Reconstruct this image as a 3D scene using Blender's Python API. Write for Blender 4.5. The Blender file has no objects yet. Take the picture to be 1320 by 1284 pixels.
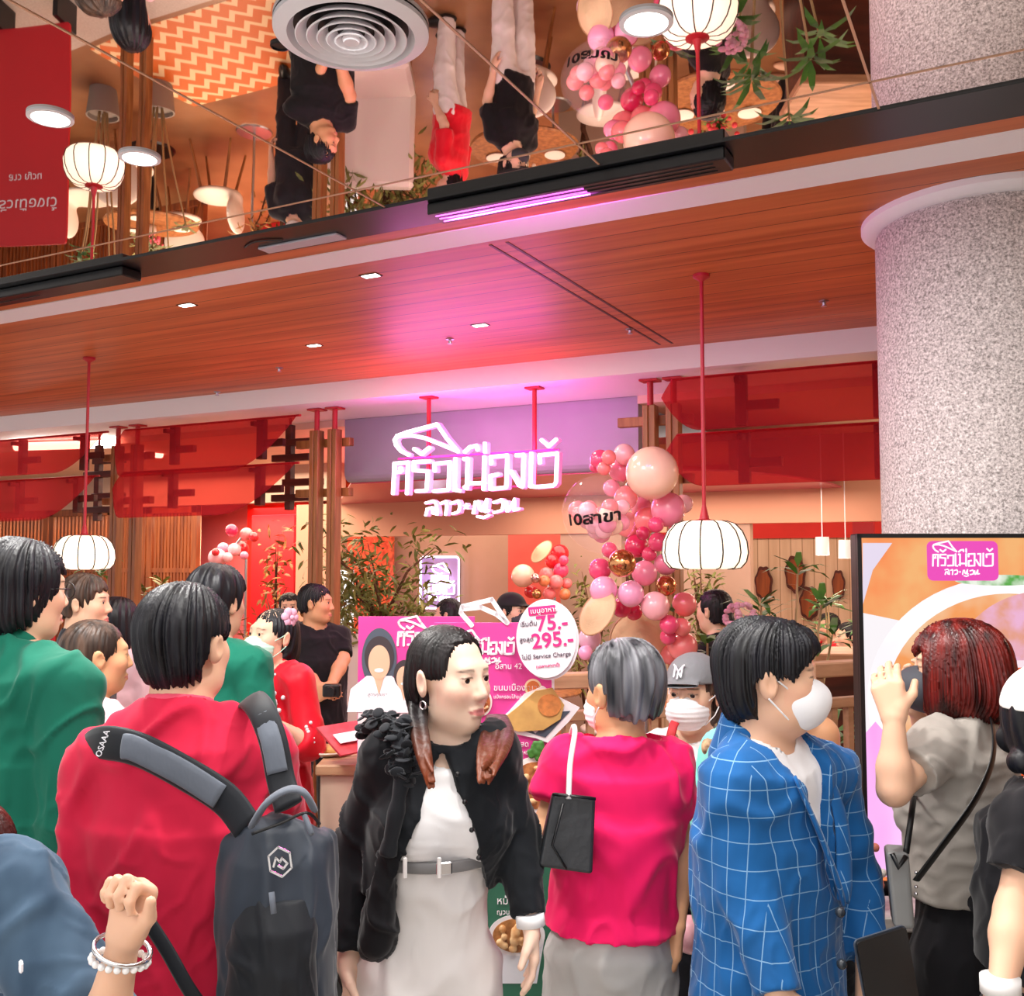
import bpy, bmesh, math, random
import numpy as np
from mathutils import Vector, Matrix
random.seed(7); np.random.seed(7)
PI = math.pi
SC = bpy.context.scene
COL = SC.collection

# ------------------------------------------------------------------ camera, world, exposure
EYE = 1.75
YAW = math.radians(27.45)
F_PX = 1280.0
PITCH = math.atan((724 - 642) / F_PX)
cam = bpy.data.cameras.new('camera')
cam.sensor_width = 36.0
cam.lens = 36.0 * F_PX / 1320.0
cam.clip_start = 0.05
camo = bpy.data.objects.new('camera', cam); COL.objects.link(camo)
camo.location = (0, 0, EYE)
camo.rotation_euler = (PI / 2 + PITCH, 0, YAW)
SC.camera = camo
SC.view_settings.view_transform = 'Standard'
SC.view_settings.look = 'None'
SC.view_settings.gamma = 1.0
SC.view_settings.exposure = 0.42
SC.cycles.max_bounces = 7
SC.cycles.diffuse_bounces = 3
SC.cycles.glossy_bounces = 4
SC.cycles.transparent_max_bounces = 10
SC.cycles.transmission_bounces = 4
SC.cycles.caustics_reflective = False
SC.cycles.caustics_refractive = False
SC.cycles.sample_clamp_indirect = 6
W = bpy.data.worlds.new('mall_daylight'); SC.world = W
W.use_nodes = True
W.node_tree.nodes['Background'].inputs['Color'].default_value = (1.0, 0.98, 0.97, 1)
W.node_tree.nodes['Background'].inputs['Strength'].default_value = 1.0

FWD = Vector((-math.sin(YAW), math.cos(YAW), 0))
RGT = Vector((math.cos(YAW), math.sin(YAW), 0))
UP = Vector((0, 0, 1))
_f3 = (FWD * math.cos(PITCH) + UP * math.sin(PITCH))
_u3 = (UP * math.cos(PITCH) - FWD * math.sin(PITCH))
CAM = Vector((0, 0, EYE))
def ray(px, py):
    return (_f3 + RGT * ((px - 660) / F_PX) + _u3 * ((642 - py) / F_PX))
def PZ(px, py, z):
    r = ray(px, py); return CAM + r * ((z - EYE) / r.z)
def PY(px, py, y):
    r = ray(px, py); return CAM + r * (y / r.y)
def PV(px, py, d):
    r = ray(px, py); return CAM + r * (d / r.dot(FWD))

# ------------------------------------------------------------------ lights
def area(name, loc, size, power, color, target=None, size_y=None, spread=None):
    l = bpy.data.lights.new(name, 'AREA'); l.energy = power; l.color = color
    l.size = size
    if size_y: l.shape = 'RECTANGLE'; l.size_y = size_y
    if spread: l.spread = spread
    o = bpy.data.objects.new(name, l); COL.objects.link(o); o.location = loc
    if target is not None:
        o.rotation_euler = (Vector(target) - Vector(loc)).to_track_quat('-Z', 'Y').to_euler()
    return o
def point(name, loc, power, color, r=0.08):
    l = bpy.data.lights.new(name, 'POINT'); l.energy = power; l.color = color; l.shadow_soft_size = r
    o = bpy.data.objects.new(name, l); COL.objects.link(o); o.location = loc
    return o
Z_MIR, Z_WOOD, Z_BEAM = 2.91, 2.925, 2.79
WARM = (1.0, 0.80, 0.62)
# mall ceiling downlights over the crowd (the visible fittings are built later at the same places), plus broad unseen lights
MALL_DOWN = [PZ(65, 150, Z_MIR), PZ(180, 202, Z_MIR), PZ(833, 27, Z_MIR)]
area('camera_side_key', (-0.6, -1.6, 2.86), 5.0, 95, (1, 0.98, 0.96), (-0.6, -1.6, 0), 2.2)  # unseen key light added above the camera side, no fitting
for i, p in enumerate(MALL_DOWN):
    area('downlight_glow', (p.x, p.y, Z_MIR - 0.02), 0.1, 16, (1, .97, .93), (p.x, p.y, 0))
area('walkway_glow', (-1.2, 1.5, 2.88), 4.5, 60, (1, 0.97, 0.94), (-1.2, 1.5, 0), 1.6)  # unseen area light over the walkway, no fitting built for it
# canopy downlights
CANOPY_DOWN = [(241, 393), (478, 355), (619, 419), (405, 445)]
for q in CANOPY_DOWN:
    p = PZ(q[0], q[1], Z_WOOD); area('canopy_glow', (p.x, p.y, Z_WOOD - .02), .07, 7, (1, .9, .8), (p.x, p.y, 0))
# restaurant interior
area('dining_glow', (-6.5, 7.0, 2.66), 5.0, 150, WARM, (-6.5, 7.0, 0), 1.8)
area('lobby_glow', (-2.6, 7.0, 2.30), 3.0, 50, (1, .78, .64), (-2.6, 7.0, 0), 1.6)
area('bar_glow', (1.2, 6.8, 2.62), 2.6, 85, WARM, (1.2, 6.8, 0), 1.8)
area('back_glow', (-3.5, 9.0, 2.55), 6.0, 42, (1, .74, .56), (-3.5, 9.0, 0), .8)
area('far_glow', (1.8, 9.5, 2.55), 3.0, 60, WARM, (1.8, 9.5, 0), 1.2)
area('door_glow', (-7.6, 9.0, 2.3), 1.4, 40, (1, .12, .12), (-7.6, 9.6, 1.0), 1.0)

# ------------------------------------------------------------------ names and tags
def tag(o, label=None, cat=None, group=None, kind=None):
    if label: o['label'] = label
    if cat: o['category'] = cat
    if group: o['group'] = group
    if kind: o['kind'] = kind
    return o
def thing(name, label, cat, loc=(0, 0, 0), rotz=0.0, group=None):
    o = bpy.data.objects.new(name, None); COL.objects.link(o)
    o.empty_display_size = .05
    o.location = loc; o.rotation_euler = (0, 0, rotz)
    return tag(o, label, cat, group)
def children(o):
    return [c for c in bpy.data.objects if c.parent is o]
def dup(root, loc, rotz=None, label=None, group=None, scale=None):
    def cp(o, par):
        c = o.copy(); COL.objects.link(c); c.parent = par
        for ch in o.children: cp(ch, c)
        return c
    r = cp(root, None); r.location = loc
    if rotz is not None: r.rotation_euler = (0, 0, rotz)
    if label: r['label'] = label
    if group: r['group'] = group
    if scale: r.scale = (scale,) * 3
    return r

# ------------------------------------------------------------------ materials
def lin(c):
    if isinstance(c, str):
        c = c.lstrip('#'); c = [int(c[i:i + 2], 16) / 255 for i in (0, 2, 4)]
    return tuple((v / 12.92 if v <= .04045 else ((v + .055) / 1.055) ** 2.4) for v in c[:3]) + (1.0,)
def newmat(name):
    m = bpy.data.materials.new(name); m.use_nodes = True
    return m, m.node_tree.nodes, m.node_tree.links, m.node_tree.nodes['Principled BSDF']
def mat(name, col, rough=.5, metal=0.0, spec=.5, vary=0.0, scale=6.0, stretch=(1, 1, 1), bump=0.0, bscale=None, coat=0.0,
        alpha=1.0, trans=0.0, emit=None, estr=0.0, sheen=0.0, col2=None, detail=3.0, sss=0.0):
    m, N, L, b = newmat(name)
    b.inputs['Roughness'].default_value = rough; b.inputs['Metallic'].default_value = metal
    b.inputs['Specular IOR Level'].default_value = spec
    c = lin(col); b.inputs['Base Color'].default_value = c
    if coat: b.inputs['Coat Weight'].default_value = coat; b.inputs['Coat Roughness'].default_value = .15
    if alpha < 1: b.inputs['Alpha'].default_value = alpha
    if trans: b.inputs['Transmission Weight'].default_value = trans
    if sheen: b.inputs['Sheen Weight'].default_value = sheen; b.inputs['Sheen Roughness'].default_value = .4
    if sss:
        b.inputs['Subsurface Weight'].default_value = sss; b.inputs['Subsurface Radius'].default_value = (.012, .005, .003)
        b.inputs['Subsurface Scale'].default_value = 1.0
    if emit is not None:
        b.inputs['Emission Color'].default_value = lin(emit); b.inputs['Emission Strength'].default_value = estr
    if vary or bump:
        tc = N.new('ShaderNodeTexCoord'); mp = N.new('ShaderNodeMapping'); mp.inputs['Scale'].default_value = stretch
        L.new(tc.outputs['Object'], mp.inputs['Vector'])
        def noise(sc):
            n = N.new('ShaderNodeTexNoise'); n.inputs['Scale'].default_value = sc; n.inputs['Detail'].default_value = detail
            L.new(mp.outputs['Vector'], n.inputs['Vector']); return n
        if vary:
            n = noise(scale); r = N.new('ShaderNodeValToRGB')
            c2 = lin(col2) if col2 else tuple(max(0, v * (1 - vary)) for v in c[:3]) + (1,)
            r.color_ramp.elements[0].position = .35; r.color_ramp.elements[1].position = .65
            r.color_ramp.elements[0].color = c2; r.color_ramp.elements[1].color = c
            L.new(n.outputs['Fac'], r.inputs['Fac']); L.new(r.outputs['Color'], b.inputs['Base Color'])
        if bump:
            n = noise(bscale or scale); bp = N.new('ShaderNodeBump'); bp.inputs['Strength'].default_value = bump; bp.inputs['Distance'].default_value = .01
            L.new(n.outputs['Fac'], bp.inputs['Height']); L.new(bp.outputs['Normal'], b.inputs['Normal'])
    return m
def cloth(name, col, vary=.12, fold=.35, rough=.85, fscale=9.0, stretch=(1, 1, .55), col2=None):
    return mat(name, col, rough=rough, spec=.25, vary=vary, scale=14, bump=fold, bscale=fscale, stretch=stretch, sheen=.15, col2=col2, detail=2.0)
def wood(name, c1, c2, rough=.4, axis=(1, 12, 12), scale=3.0, coat=0.0):
    return mat(name, c1, rough=rough, vary=.5, col2=c2, scale=scale, stretch=axis, bump=.05, coat=coat, detail=6)
def glow(name, col, s):
    m, N, L, b = newmat(name)
    b.inputs['Base Color'].default_value = (0.8, .8, .8, 1)
    b.inputs['Emission Color'].default_value = lin(col); b.inputs['Emission Strength'].default_value = s
    return m

# ------------------------------------------------------------------ mesh builder
class MB:
    def __init__(s): s.v = []; s.f = []
    def add(s, vs, fs):
        b = len(s.v); s.v += [tuple(p) for p in vs]; s.f += [tuple(i + b for i in f) for f in fs]; return s
    def box(s, c, size, R=None, bev=0.0):
        hx, hy, hz = [q / 2 for q in size]; c = Vector(c)
        if bev > 0:
            b = min(bev, hx * .9, hy * .9, hz * .9); vs = []; idx = {}
            for sx in (-1, 1):
                for sy in (-1, 1):
                    for sz in (-1, 1):
                        for ax in range(3):
                            h = [hx - b, hy - b, hz - b]; h[ax] = (hx, hy, hz)[ax]
                            idx[(sx, sy, sz, ax)] = len(vs); vs.append(Vector((sx * h[0], sy * h[1], sz * h[2])))
            fs = []
            I = lambda a, b_, c_, ax: idx[(a, b_, c_, ax)]
            for q in (-1, 1):
                fs.append([I(q, -1, -1, 0), I(q, 1, -1, 0), I(q, 1, 1, 0), I(q, -1, 1, 0)][::q])
                fs.append([I(-1, q, -1, 1), I(-1, q, 1, 1), I(1, q, 1, 1), I(1, q, -1, 1)][::q])
                fs.append([I(-1, -1, q, 2), I(1, -1, q, 2), I(1, 1, q, 2), I(-1, 1, q, 2)][::q])
            for a in (-1, 1):
                for b_ in (-1, 1):
                    fs.append([I(a, b_, -1, 0), I(a, b_, 1, 0), I(a, b_, 1, 1), I(a, b_, -1, 1)][::-a * b_])
                    fs.append([I(a, -1, b_, 0), I(a, 1, b_, 0), I(a, 1, b_, 2), I(a, -1, b_, 2)][::a * b_])
                    fs.append([I(-1, a, b_, 1), I(1, a, b_, 1), I(1, a, b_, 2), I(-1, a, b_, 2)][::-a * b_])
                    for c_ in (-1, 1):
                        fs.append([I(a, b_, c_, 0), I(a, b_, c_, 1), I(a, b_, c_, 2)][::a * b_ * c_])
        else:
            vs = [Vector((x, y, z)) for x in (-hx, hx) for y in (-hy, hy) for z in (-hz, hz)]
            fs = [(0, 1, 3, 2), (4, 6, 7, 5), (0, 4, 5, 1), (2, 3, 7, 6), (0, 2, 6, 4), (1, 5, 7, 3)]
        if R is not None: vs = [R @ v for v in vs]
        return s.add([c + v for v in vs], fs)
    def tube(s, pts, r, n=10, cap=True, closed=False, flat=None):
        pts = [Vector(p) for p in pts]; m = len(pts)
        rs = r if hasattr(r, '__len__') else [r] * m
        rings = []; prev = None
        for i, p in enumerate(pts):
            a = pts[(i - 1) % m] if (closed or i > 0) else p
            b = pts[(i + 1) % m] if (closed or i < m - 1) else p
            t = (b - a); t = t.normalized() if t.length > 1e-9 else Vector((0, 0, 1))
            if prev is None:
                u = t.orthogonal().normalized()
                if flat is not None:
                    u = (Vector(flat[0]) - t * Vector(flat[0]).dot(t)).normalized()
            else:
                u = (prev - t * prev.dot(t)); u = u.normalized() if u.length > 1e-6 else t.orthogonal().normalized()
            prev = u; w = t.cross(u)
            k = flat[1] if flat else 1.0
            rings.append([p + (u * math.cos(2 * PI * j / n) + w * (math.sin(2 * PI * j / n) * k)) * rs[i] for j in range(n)])
        vs = [q for rg in rings for q in rg]; fs = []
        for i in range(m if closed else m - 1):
            i2 = (i + 1) % m
            for j in range(n):
                fs.append((i * n + j, i * n + (j + 1) % n, i2 * n + (j + 1) % n, i2 * n + j))
        if cap and not closed:
            fs.append(tuple(range(n))[::-1]); fs.append(tuple((m - 1) * n + j for j in range(n)))
        return s.add(vs, fs)
    def cyl(s, a, b, r, n=20, r2=None):
        return s.tube([a, b], [r, r if r2 is None else r2], n)
    def lathe(s, prof, c=(0, 0, 0), n=32, R=None, cap=False):
        c = Vector(c); vs = []; fs = []; m = len(prof)
        for (r, z) in prof:
            for j in range(n):
                p = Vector((r * math.cos(2 * PI * j / n), r * math.sin(2 * PI * j / n), z))
                vs.append(c + (R @ p if R is not None else p))
        for i in range(m - 1):
            for j in range(n):
                fs.append((i * n + j, i * n + (j + 1) % n, (i + 1) * n + (j + 1) % n, (i + 1) * n + j))
        if cap:
            fs.append(tuple(range(n))[::-1]); fs.append(tuple((m - 1) * n + j for j in range(n)))
        return s.add(vs, fs)
    def sphere(s, c, r, n=16, m=10, R=None):
        rr = r if hasattr(r, '__len__') else (r, r, r); c = Vector(c); vs = []; fs = []
        for i in range(1, m):
            a = PI * i / m
            for j in range(n):
                b = 2 * PI * j / n
                p = Vector((rr[0] * math.sin(a) * math.cos(b), rr[1] * math.sin(a) * math.sin(b), rr[2] * math.cos(a)))
                vs.append(c + (R @ p if R is not None else p))
        top = Vector((0, 0, rr[2])); t = len(vs); vs.append(c + (R @ top if R is not None else top)); vs.append(c - (R @ top if R is not None else top))
        for i in range(m - 2):
            for j in range(n):
                fs.append((i * n + j, (i + 1) * n + j, (i + 1) * n + (j + 1) % n, i * n + (j + 1) % n))
        for j in range(n):
            fs.append((t, j, (j + 1) % n)); fs.append((t + 1, (m - 2) * n + (j + 1) % n, (m - 2) * n + j))
        return s.add(vs, fs)
    def prism(s, poly, th, M=None):
        """polygon in the XZ plane, thickness along +Y (back); M: placement matrix"""
        n = len(poly); vs = [Vector((x, 0, z)) for x, z in poly] + [Vector((x, th, z)) for x, z in poly]
        if M is not None: vs = [M @ v for v in vs]
        fs = [tuple(range(n)), tuple(range(2 * n - 1, n - 1, -1))]
        for i in range(n): fs.append((i, i + n, (i + 1) % n + n, (i + 1) % n))
        return s.add(vs, fs)
    def ribbon(s, pts, w, th, M=None, closed=False):
        """stroke in the XZ plane with round-ish joints, thickness along +Y"""
        for i in range(len(pts) - 1 + (1 if closed else 0)):
            a = Vector((pts[i][0], pts[i][1])); b = Vector((pts[(i + 1) % len(pts)][0], pts[(i + 1) % len(pts)][1]))
            t = b - a
            if t.length < 1e-6: continue
            t.normalize(); nrm = Vector((-t.y, t.x)) * w / 2; e = t * w * .42
            c = t * w * .2
            s.prism([tuple(a - e + nrm * .55), tuple(a - e - nrm * .55), tuple(a - c - nrm), tuple(b + c - nrm), tuple(b + e - nrm * .55), tuple(b + e + nrm * .55), tuple(b + c + nrm), tuple(a - c + nrm)], th, M)
        return s
    def surf(s, fn, nu, nv):
        vs = [fn(i / nu, j / nv) for j in range(nv + 1) for i in range(nu + 1)]
        fs = [(j * (nu + 1) + i, j * (nu + 1) + i + 1, (j + 1) * (nu + 1) + i + 1, (j + 1) * (nu + 1) + i) for j in range(nv) for i in range(nu)]
        return s.add(vs, fs)
    def build(s, name, material, parent=None, smooth=False, M=None):
        me = bpy.data.meshes.new(name)
        vs = s.v if M is None else [tuple(M @ Vector(p)) for p in s.v]
        me.from_pydata(vs, [], s.f); me.update()
        if material is not None:
            for q in (material if isinstance(material, (list, tuple)) else [material]): me.materials.append(q)
        if smooth:
            me.polygons.foreach_set('use_smooth', [True] * len(me.polygons))
            if smooth == 'auto':
                try: me.set_sharp_from_angle(angle=math.radians(40))
                except Exception: pass
        o = bpy.data.objects.new(name, me); COL.objects.link(o)
        if parent is not None: o.parent = parent
        return o
def struct(name, mb, m, label=None, smooth=False):
    o = mb.build(name, m, smooth=smooth); o['kind'] = 'structure'
    if label: o['label'] = label
    return o
def text(body, size, material, parent, M, name='lettering', depth=.002, align='LEFT', bold=0.0):
    c = bpy.data.curves.new(name, 'FONT'); c.body = body; c.size = size; c.extrude = depth / 2; c.align_x = align; c.offset = bold
    c.resolution_u = 3
    o = bpy.data.objects.new(name, c); COL.objects.link(o)
    dg = bpy.context.evaluated_depsgraph_get()
    me = bpy.data.meshes.new_from_object(o.evaluated_get(dg)); bpy.data.objects.remove(o); bpy.data.curves.remove(c)
    me.name = name; me.materials.clear(); me.materials.append(material)
    me.transform(M @ Matrix.Rotation(PI / 2, 4, 'X'))
    o = bpy.data.objects.new(name, me); COL.objects.link(o)
    if parent is not None: o.parent = parent
    return o
def frame_m(origin, right, up=None):
    """matrix whose X runs along RIGHT, Z along UP and whose -Y faces the viewer"""
    x = Vector(right).normalized(); z = Vector(up or (0, 0, 1)).normalized(); y = z.cross(x).normalized(); z = x.cross(y)
    M = Matrix((x, y, z)).transposed().to_4x4(); M.translation = Vector(origin); return M
def ell_poly(cx, cz, rx, rz, n=36, a0=0, a1=2 * PI):
    return [(cx + rx * math.cos(a0 + (a1 - a0) * i / n), cz + rz * math.sin(a0 + (a1 - a0) * i / n)) for i in range(n)]
def rrect(cx, cz, w, h, r, n=5):
    out = []
    for sx, sz, a in ((1, 1, 0), (-1, 1, PI / 2), (-1, -1, PI), (1, -1, 1.5 * PI)):
        for i in range(n + 1):
            t = a + PI / 2 * i / n; out.append((cx + sx * (w / 2 - r) + r * math.cos(t), cz + sz * (h / 2 - r) + r * math.sin(t)))
    return out
# ------------------------------------------------------------------ implicit surfaces (bodies, hair, garments): one continuous mesh each
def RZ(a): return np.array([[math.cos(a), -math.sin(a), 0], [math.sin(a), math.cos(a), 0], [0, 0, 1]])
def RX(a): return np.array([[1, 0, 0], [0, math.cos(a), -math.sin(a)], [0, math.sin(a), math.cos(a)]])
def RY(a): return np.array([[math.cos(a), 0, math.sin(a)], [0, 1, 0], [-math.sin(a), 0, math.cos(a)]])
V = lambda *a: np.array(a, float)
def cone(a, b, ra, rb, k=.03, clip=None): return dict(t='c', a=np.array(a, float), b=np.array(b, float), ra=ra, rb=rb, k=k, clip=clip)
def ell(c, r, k=.03, R=None): return dict(t='e', c=np.array(c, float), r=np.array(r, float), R=R, k=k)
def rbox(c, h, rd=.01, k=.01, R=None): return dict(t='b', c=np.array(c, float), h=np.array(h, float), rd=rd, R=R, k=k)
def loft(secs, k=.03): return dict(t='l', s=np.array(sorted(secs), float), k=k)          # (z, cx, cy, rx, ry)
def grow(prims, t, k=None):
    out = []
    for p in prims:
        q = dict(p)
        if q['t'] == 'c': q['ra'] = q['ra'] + t; q['rb'] = q['rb'] + t
        elif q['t'] == 'e': q['r'] = q['r'] + t
        elif q['t'] == 'b': q['h'] = q['h'] + t
        elif q['t'] == 'l':
            s_ = q['s'].copy(); s_[:, 3:] += t; q['s'] = s_
        if k is not None: q['k'] = k
        out.append(q)
    return out
def bounds(p):
    if p['t'] == 'c':
        r = max(p['ra'], p['rb']); return np.minimum(p['a'], p['b']) - r, np.maximum(p['a'], p['b']) + r
    if p['t'] == 'e':
        r = p['r'] if p['R'] is None else np.full(3, p['r'].max()); return p['c'] - r, p['c'] + r
    if p['t'] == 'b':
        h = p['h'] + p['rd']; r = h if p['R'] is None else np.full(3, np.linalg.norm(h)); return p['c'] - r, p['c'] + r
    s = p['s']; return np.array([(s[:, 1] - s[:, 3]).min(), (s[:, 2] - s[:, 4]).min(), s[0, 0]]), np.array([(s[:, 1] + s[:, 3]).max(), (s[:, 2] + s[:, 4]).max(), s[-1, 0]])
def dist(p, X, Y, Z):
    if p['t'] == 'c':
        a, b = p['a'], p['b']; d = b - a; L2 = max(d @ d, 1e-9)
        h = np.clip(((X - a[0]) * d[0] + (Y - a[1]) * d[1] + (Z - a[2]) * d[2]) / L2, 0, 1)
        f = np.sqrt((X - a[0] - h * d[0]) ** 2 + (Y - a[1] - h * d[1]) ** 2 + (Z - a[2] - h * d[2]) ** 2) - (p['ra'] + (p['rb'] - p['ra']) * h)
        if p['clip']:
            for (q, n) in p['clip']: f = np.maximum(f, (X - q[0]) * n[0] + (Y - q[1]) * n[1] + (Z - q[2]) * n[2])
        return f
    if p['t'] in 'eb':
        x, y, z = X - p['c'][0], Y - p['c'][1], Z - p['c'][2]
        if p['R'] is not None:
            R = p['R']; x, y, z = R[0, 0] * x + R[1, 0] * y + R[2, 0] * z, R[0, 1] * x + R[1, 1] * y + R[2, 1] * z, R[0, 2] * x + R[1, 2] * y + R[2, 2] * z
        if p['t'] == 'e':
            r = p['r']; k0 = np.sqrt((x / r[0]) ** 2 + (y / r[1]) ** 2 + (z / r[2]) ** 2); k1 = np.sqrt((x / r[0] ** 2) ** 2 + (y / r[1] ** 2) ** 2 + (z / r[2] ** 2) ** 2)
            return k0 * (k0 - 1) / np.maximum(k1, 1e-6)
        h = p['h']; qx, qy, qz = np.abs(x) - h[0], np.abs(y) - h[1], np.abs(z) - h[2]
        return np.sqrt(np.maximum(qx, 0) ** 2 + np.maximum(qy, 0) ** 2 + np.maximum(qz, 0) ** 2) + np.minimum(np.maximum(qx, np.maximum(qy, qz)), 0) - p['rd']
    s = p['s']; zz = Z
    I = lambda i: np.interp(zz, s[:, 0], s[:, i])
    rx, ry = I(3), I(4)
    e = (np.sqrt(((X - I(1)) / rx) ** 2 + ((Y - I(2)) / ry) ** 2) - 1) * np.minimum(rx, ry)
    return np.maximum(e, np.maximum(s[0, 0] - zz, zz - s[-1, 0]))
class Field:
    def __init__(s, prims, h=.008, fine=(), pad=.03, lo=None, hi=None):
        bl = [bounds(p) for p in prims]
        lo_ = np.min([b[0] for b in bl], axis=0) - pad; hi_ = np.max([b[1] for b in bl], axis=0) + pad
        if lo is not None: lo_ = np.maximum(lo_, lo)
        if hi is not None: hi_ = np.minimum(hi_, hi)
        s.ax = []
        for d in range(3):
            cuts = [(f[0][d], f[1][d], f[2]) for f in fine]
            x = lo_[d]; a = [x]
            while x < hi_[d]:
                st = h
                for (l, u, hf) in cuts:
                    if l - h <= x <= u: st = min(st, hf)
                x += st; a.append(x)
            s.ax.append(np.array(a, np.float32))
        s.F = np.full([len(a) for a in s.ax], .2, np.float32)
        s.h = h
        for p in prims: s.add(p)
    def sub(s, lo, hi):
        sl = []
        for d in range(3):
            i = max(0, np.searchsorted(s.ax[d], lo[d]) - 1); j = min(len(s.ax[d]), np.searchsorted(s.ax[d], hi[d]) + 1); sl.append(slice(i, max(j, i)))
        return tuple(sl)
    def grid(s, sl):
        return s.ax[0][sl[0]][:, None, None], s.ax[1][sl[1]][None, :, None], s.ax[2][sl[2]][None, None, :]
    def add(s, p):
        lo, hi = bounds(p); m = p['k'] + 2.5 * s.h; sl = s.sub(lo - m, hi + m)
        if s.F[sl].size == 0: return
        d = dist(p, *s.grid(sl)).astype(np.float32); a = s.F[sl]; k = max(p['k'], 1e-4)
        h = np.clip(.5 + .5 * (a - d) / k, 0, 1); s.F[sl] = a * (1 - h) + d * h - k * h * (1 - h)
    def cut(s, p):
        lo, hi = bounds(p); m = p['k'] + 2.5 * s.h; sl = s.sub(lo - m, hi + m)
        if s.F[sl].size == 0: return s
        d = -dist(p, *s.grid(sl)).astype(np.float32); a = s.F[sl]; k = max(p['k'], 1e-4)
        h = np.clip(.5 - .5 * (a - d) / k, 0, 1); s.F[sl] = a * (1 - h) + d * h + k * h * (1 - h)
        return s
    def plane(s, q, n):
        X, Y, Z = s.grid((slice(None),) * 3); n = np.array(n, float) / np.linalg.norm(n)
        s.F = np.maximum(s.F, ((X - q[0]) * n[0] + (Y - q[1]) * n[1] + (Z - q[2]) * n[2]).astype(np.float32)); return s
    def fn(s, f):
        s.F = np.maximum(s.F, f(*s.grid((slice(None),) * 3)).astype(np.float32)); return s
    def nets(s):
        F = s.F; nx, ny, nz = F.shape; ins = F < 0
        cnt = np.zeros((nx - 1, ny - 1, nz - 1), np.int8)
        for a in (0, 1):
            for b in (0, 1):
                for c in (0, 1): cnt += ins[a:nx - 1 + a, b:ny - 1 + b, c:nz - 1 + c]
        I, Jn, K = np.nonzero((cnt > 0) & (cnt < 8)); n = len(I)
        idx = np.full(cnt.shape, -1, np.int64); idx[I, Jn, K] = np.arange(n)
        P = np.zeros((n, 3)); C = np.zeros(n)
        cor = [(a, b, c) for a in (0, 1) for b in (0, 1) for c in (0, 1)]
        val = {q: F[I + q[0], Jn + q[1], K + q[2]] for q in cor}
        for q in cor:
            for d in range(3):
                if q[d] == 0:
                    r = list(q); r[d] = 1; r = tuple(r); v0, v1 = val[q], val[r]; m = (v0 < 0) != (v1 < 0)
                    t = np.where(m, v0 / np.where(m, v0 - v1, 1), 0)
                    for e in range(3): P[:, e] += np.where(m, q[e] + (t if e == d else 0), 0)
                    C += m
        P = P / C[:, None] + np.stack([I, Jn, K], 1)
        verts = np.stack([np.interp(P[:, d], np.arange(len(s.ax[d])), s.ax[d]) for d in range(3)], 1)
        faces = []
        for d in range(3):
            a = [slice(1, -1)] * 3; b = [slice(1, -1)] * 3
            a[d] = slice(0, F.shape[d] - 1); b[d] = slice(1, F.shape[d])
            A, B = ins[tuple(a)], ins[tuple(b)]; m = A != B
            q = np.array(np.nonzero(m)); fl = A[m]
            for e in range(3):
                if e != d: q[e] += 1
            e, g = [(1, 2), (2, 0), (0, 1)][d]
            def cell(de, dg_):
                r = q.copy(); r[e] -= de; r[g] -= dg_; return idx[r[0], r[1], r[2]]
            c00, c10, c11, c01 = cell(0, 0), cell(1, 0), cell(1, 1), cell(0, 1)
            Q = np.stack([c11, c01, c00, c10], 1); Q[~fl] = Q[~fl][:, ::-1]
            faces.append(Q)
        Fc = np.concatenate(faces); Fc = Fc[(Fc >= 0).all(1)]
        return verts, Fc
    def build(s, name, material, parent=None, disp=None, color=None, relax=0):
        v, f = s.nets()
        me = bpy.data.meshes.new(name)
        def fill(v):
            me.vertices.foreach_set('co', v.astype(np.float32).ravel())
        me.vertices.add(len(v)); me.loops.add(len(f) * 4); me.polygons.add(len(f))
        fill(v)
        me.loops.foreach_set('vertex_index', f.astype(np.int32).ravel())
        me.polygons.foreach_set('loop_start', np.arange(0, len(f) * 4, 4, dtype=np.int32))
        me.polygons.foreach_set('use_smooth', np.ones(len(f), bool))
        me.update()
        if relax:
            for _ in range(relax):
                acc = np.zeros_like(v); c = np.zeros(len(v))
                for k in range(4):
                    i, j = f[:, k], f[:, (k + 1) % 4]
                    for d in range(3):
                        acc[:, d] += np.bincount(i, v[j, d], len(v)) + np.bincount(j, v[i, d], len(v))
                    c += np.bincount(i, minlength=len(v)) + np.bincount(j, minlength=len(v))
                v = v * .5 + .5 * acc / np.maximum(c, 1)[:, None]
            fill(v); me.update()
        if disp is not None and len(v):
            nrm = np.zeros(len(v) * 3, np.float32); me.vertices.foreach_get('normal', nrm); nrm = nrm.reshape(-1, 3)
            v = v + nrm * disp(v)[:, None]; fill(v); me.update()
        if color is not None:
            at = me.color_attributes.new('Col', 'FLOAT_COLOR', 'POINT')
            c = np.ones((len(v), 4), np.float32); c[:, :3] = color(v); at.data.foreach_set('color', c.ravel())
        me.materials.append(material)
        o = bpy.data.objects.new(name, me); COL.objects.link(o)
        if parent is not None: o.parent = parent
        return o
def sinnoise(seed, freq, stretch=(1, 1, 1), n=7):
    r = np.random.RandomState(seed); K = r.normal(size=(n, 3)); K = K / np.linalg.norm(K, axis=1)[:, None] * freq * r.uniform(.6, 1.5, (n, 1)) * np.array(stretch); ph = r.uniform(0, 6.28, n)
    def f(v):
        out = np.zeros(len(v))
        for k, p in zip(K, ph): out += np.sin(v @ k * 6.2832 + p + .8 * np.sin(v @ k[[1, 2, 0]] * 4 + p))
        return out / n ** .5
    return f
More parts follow.
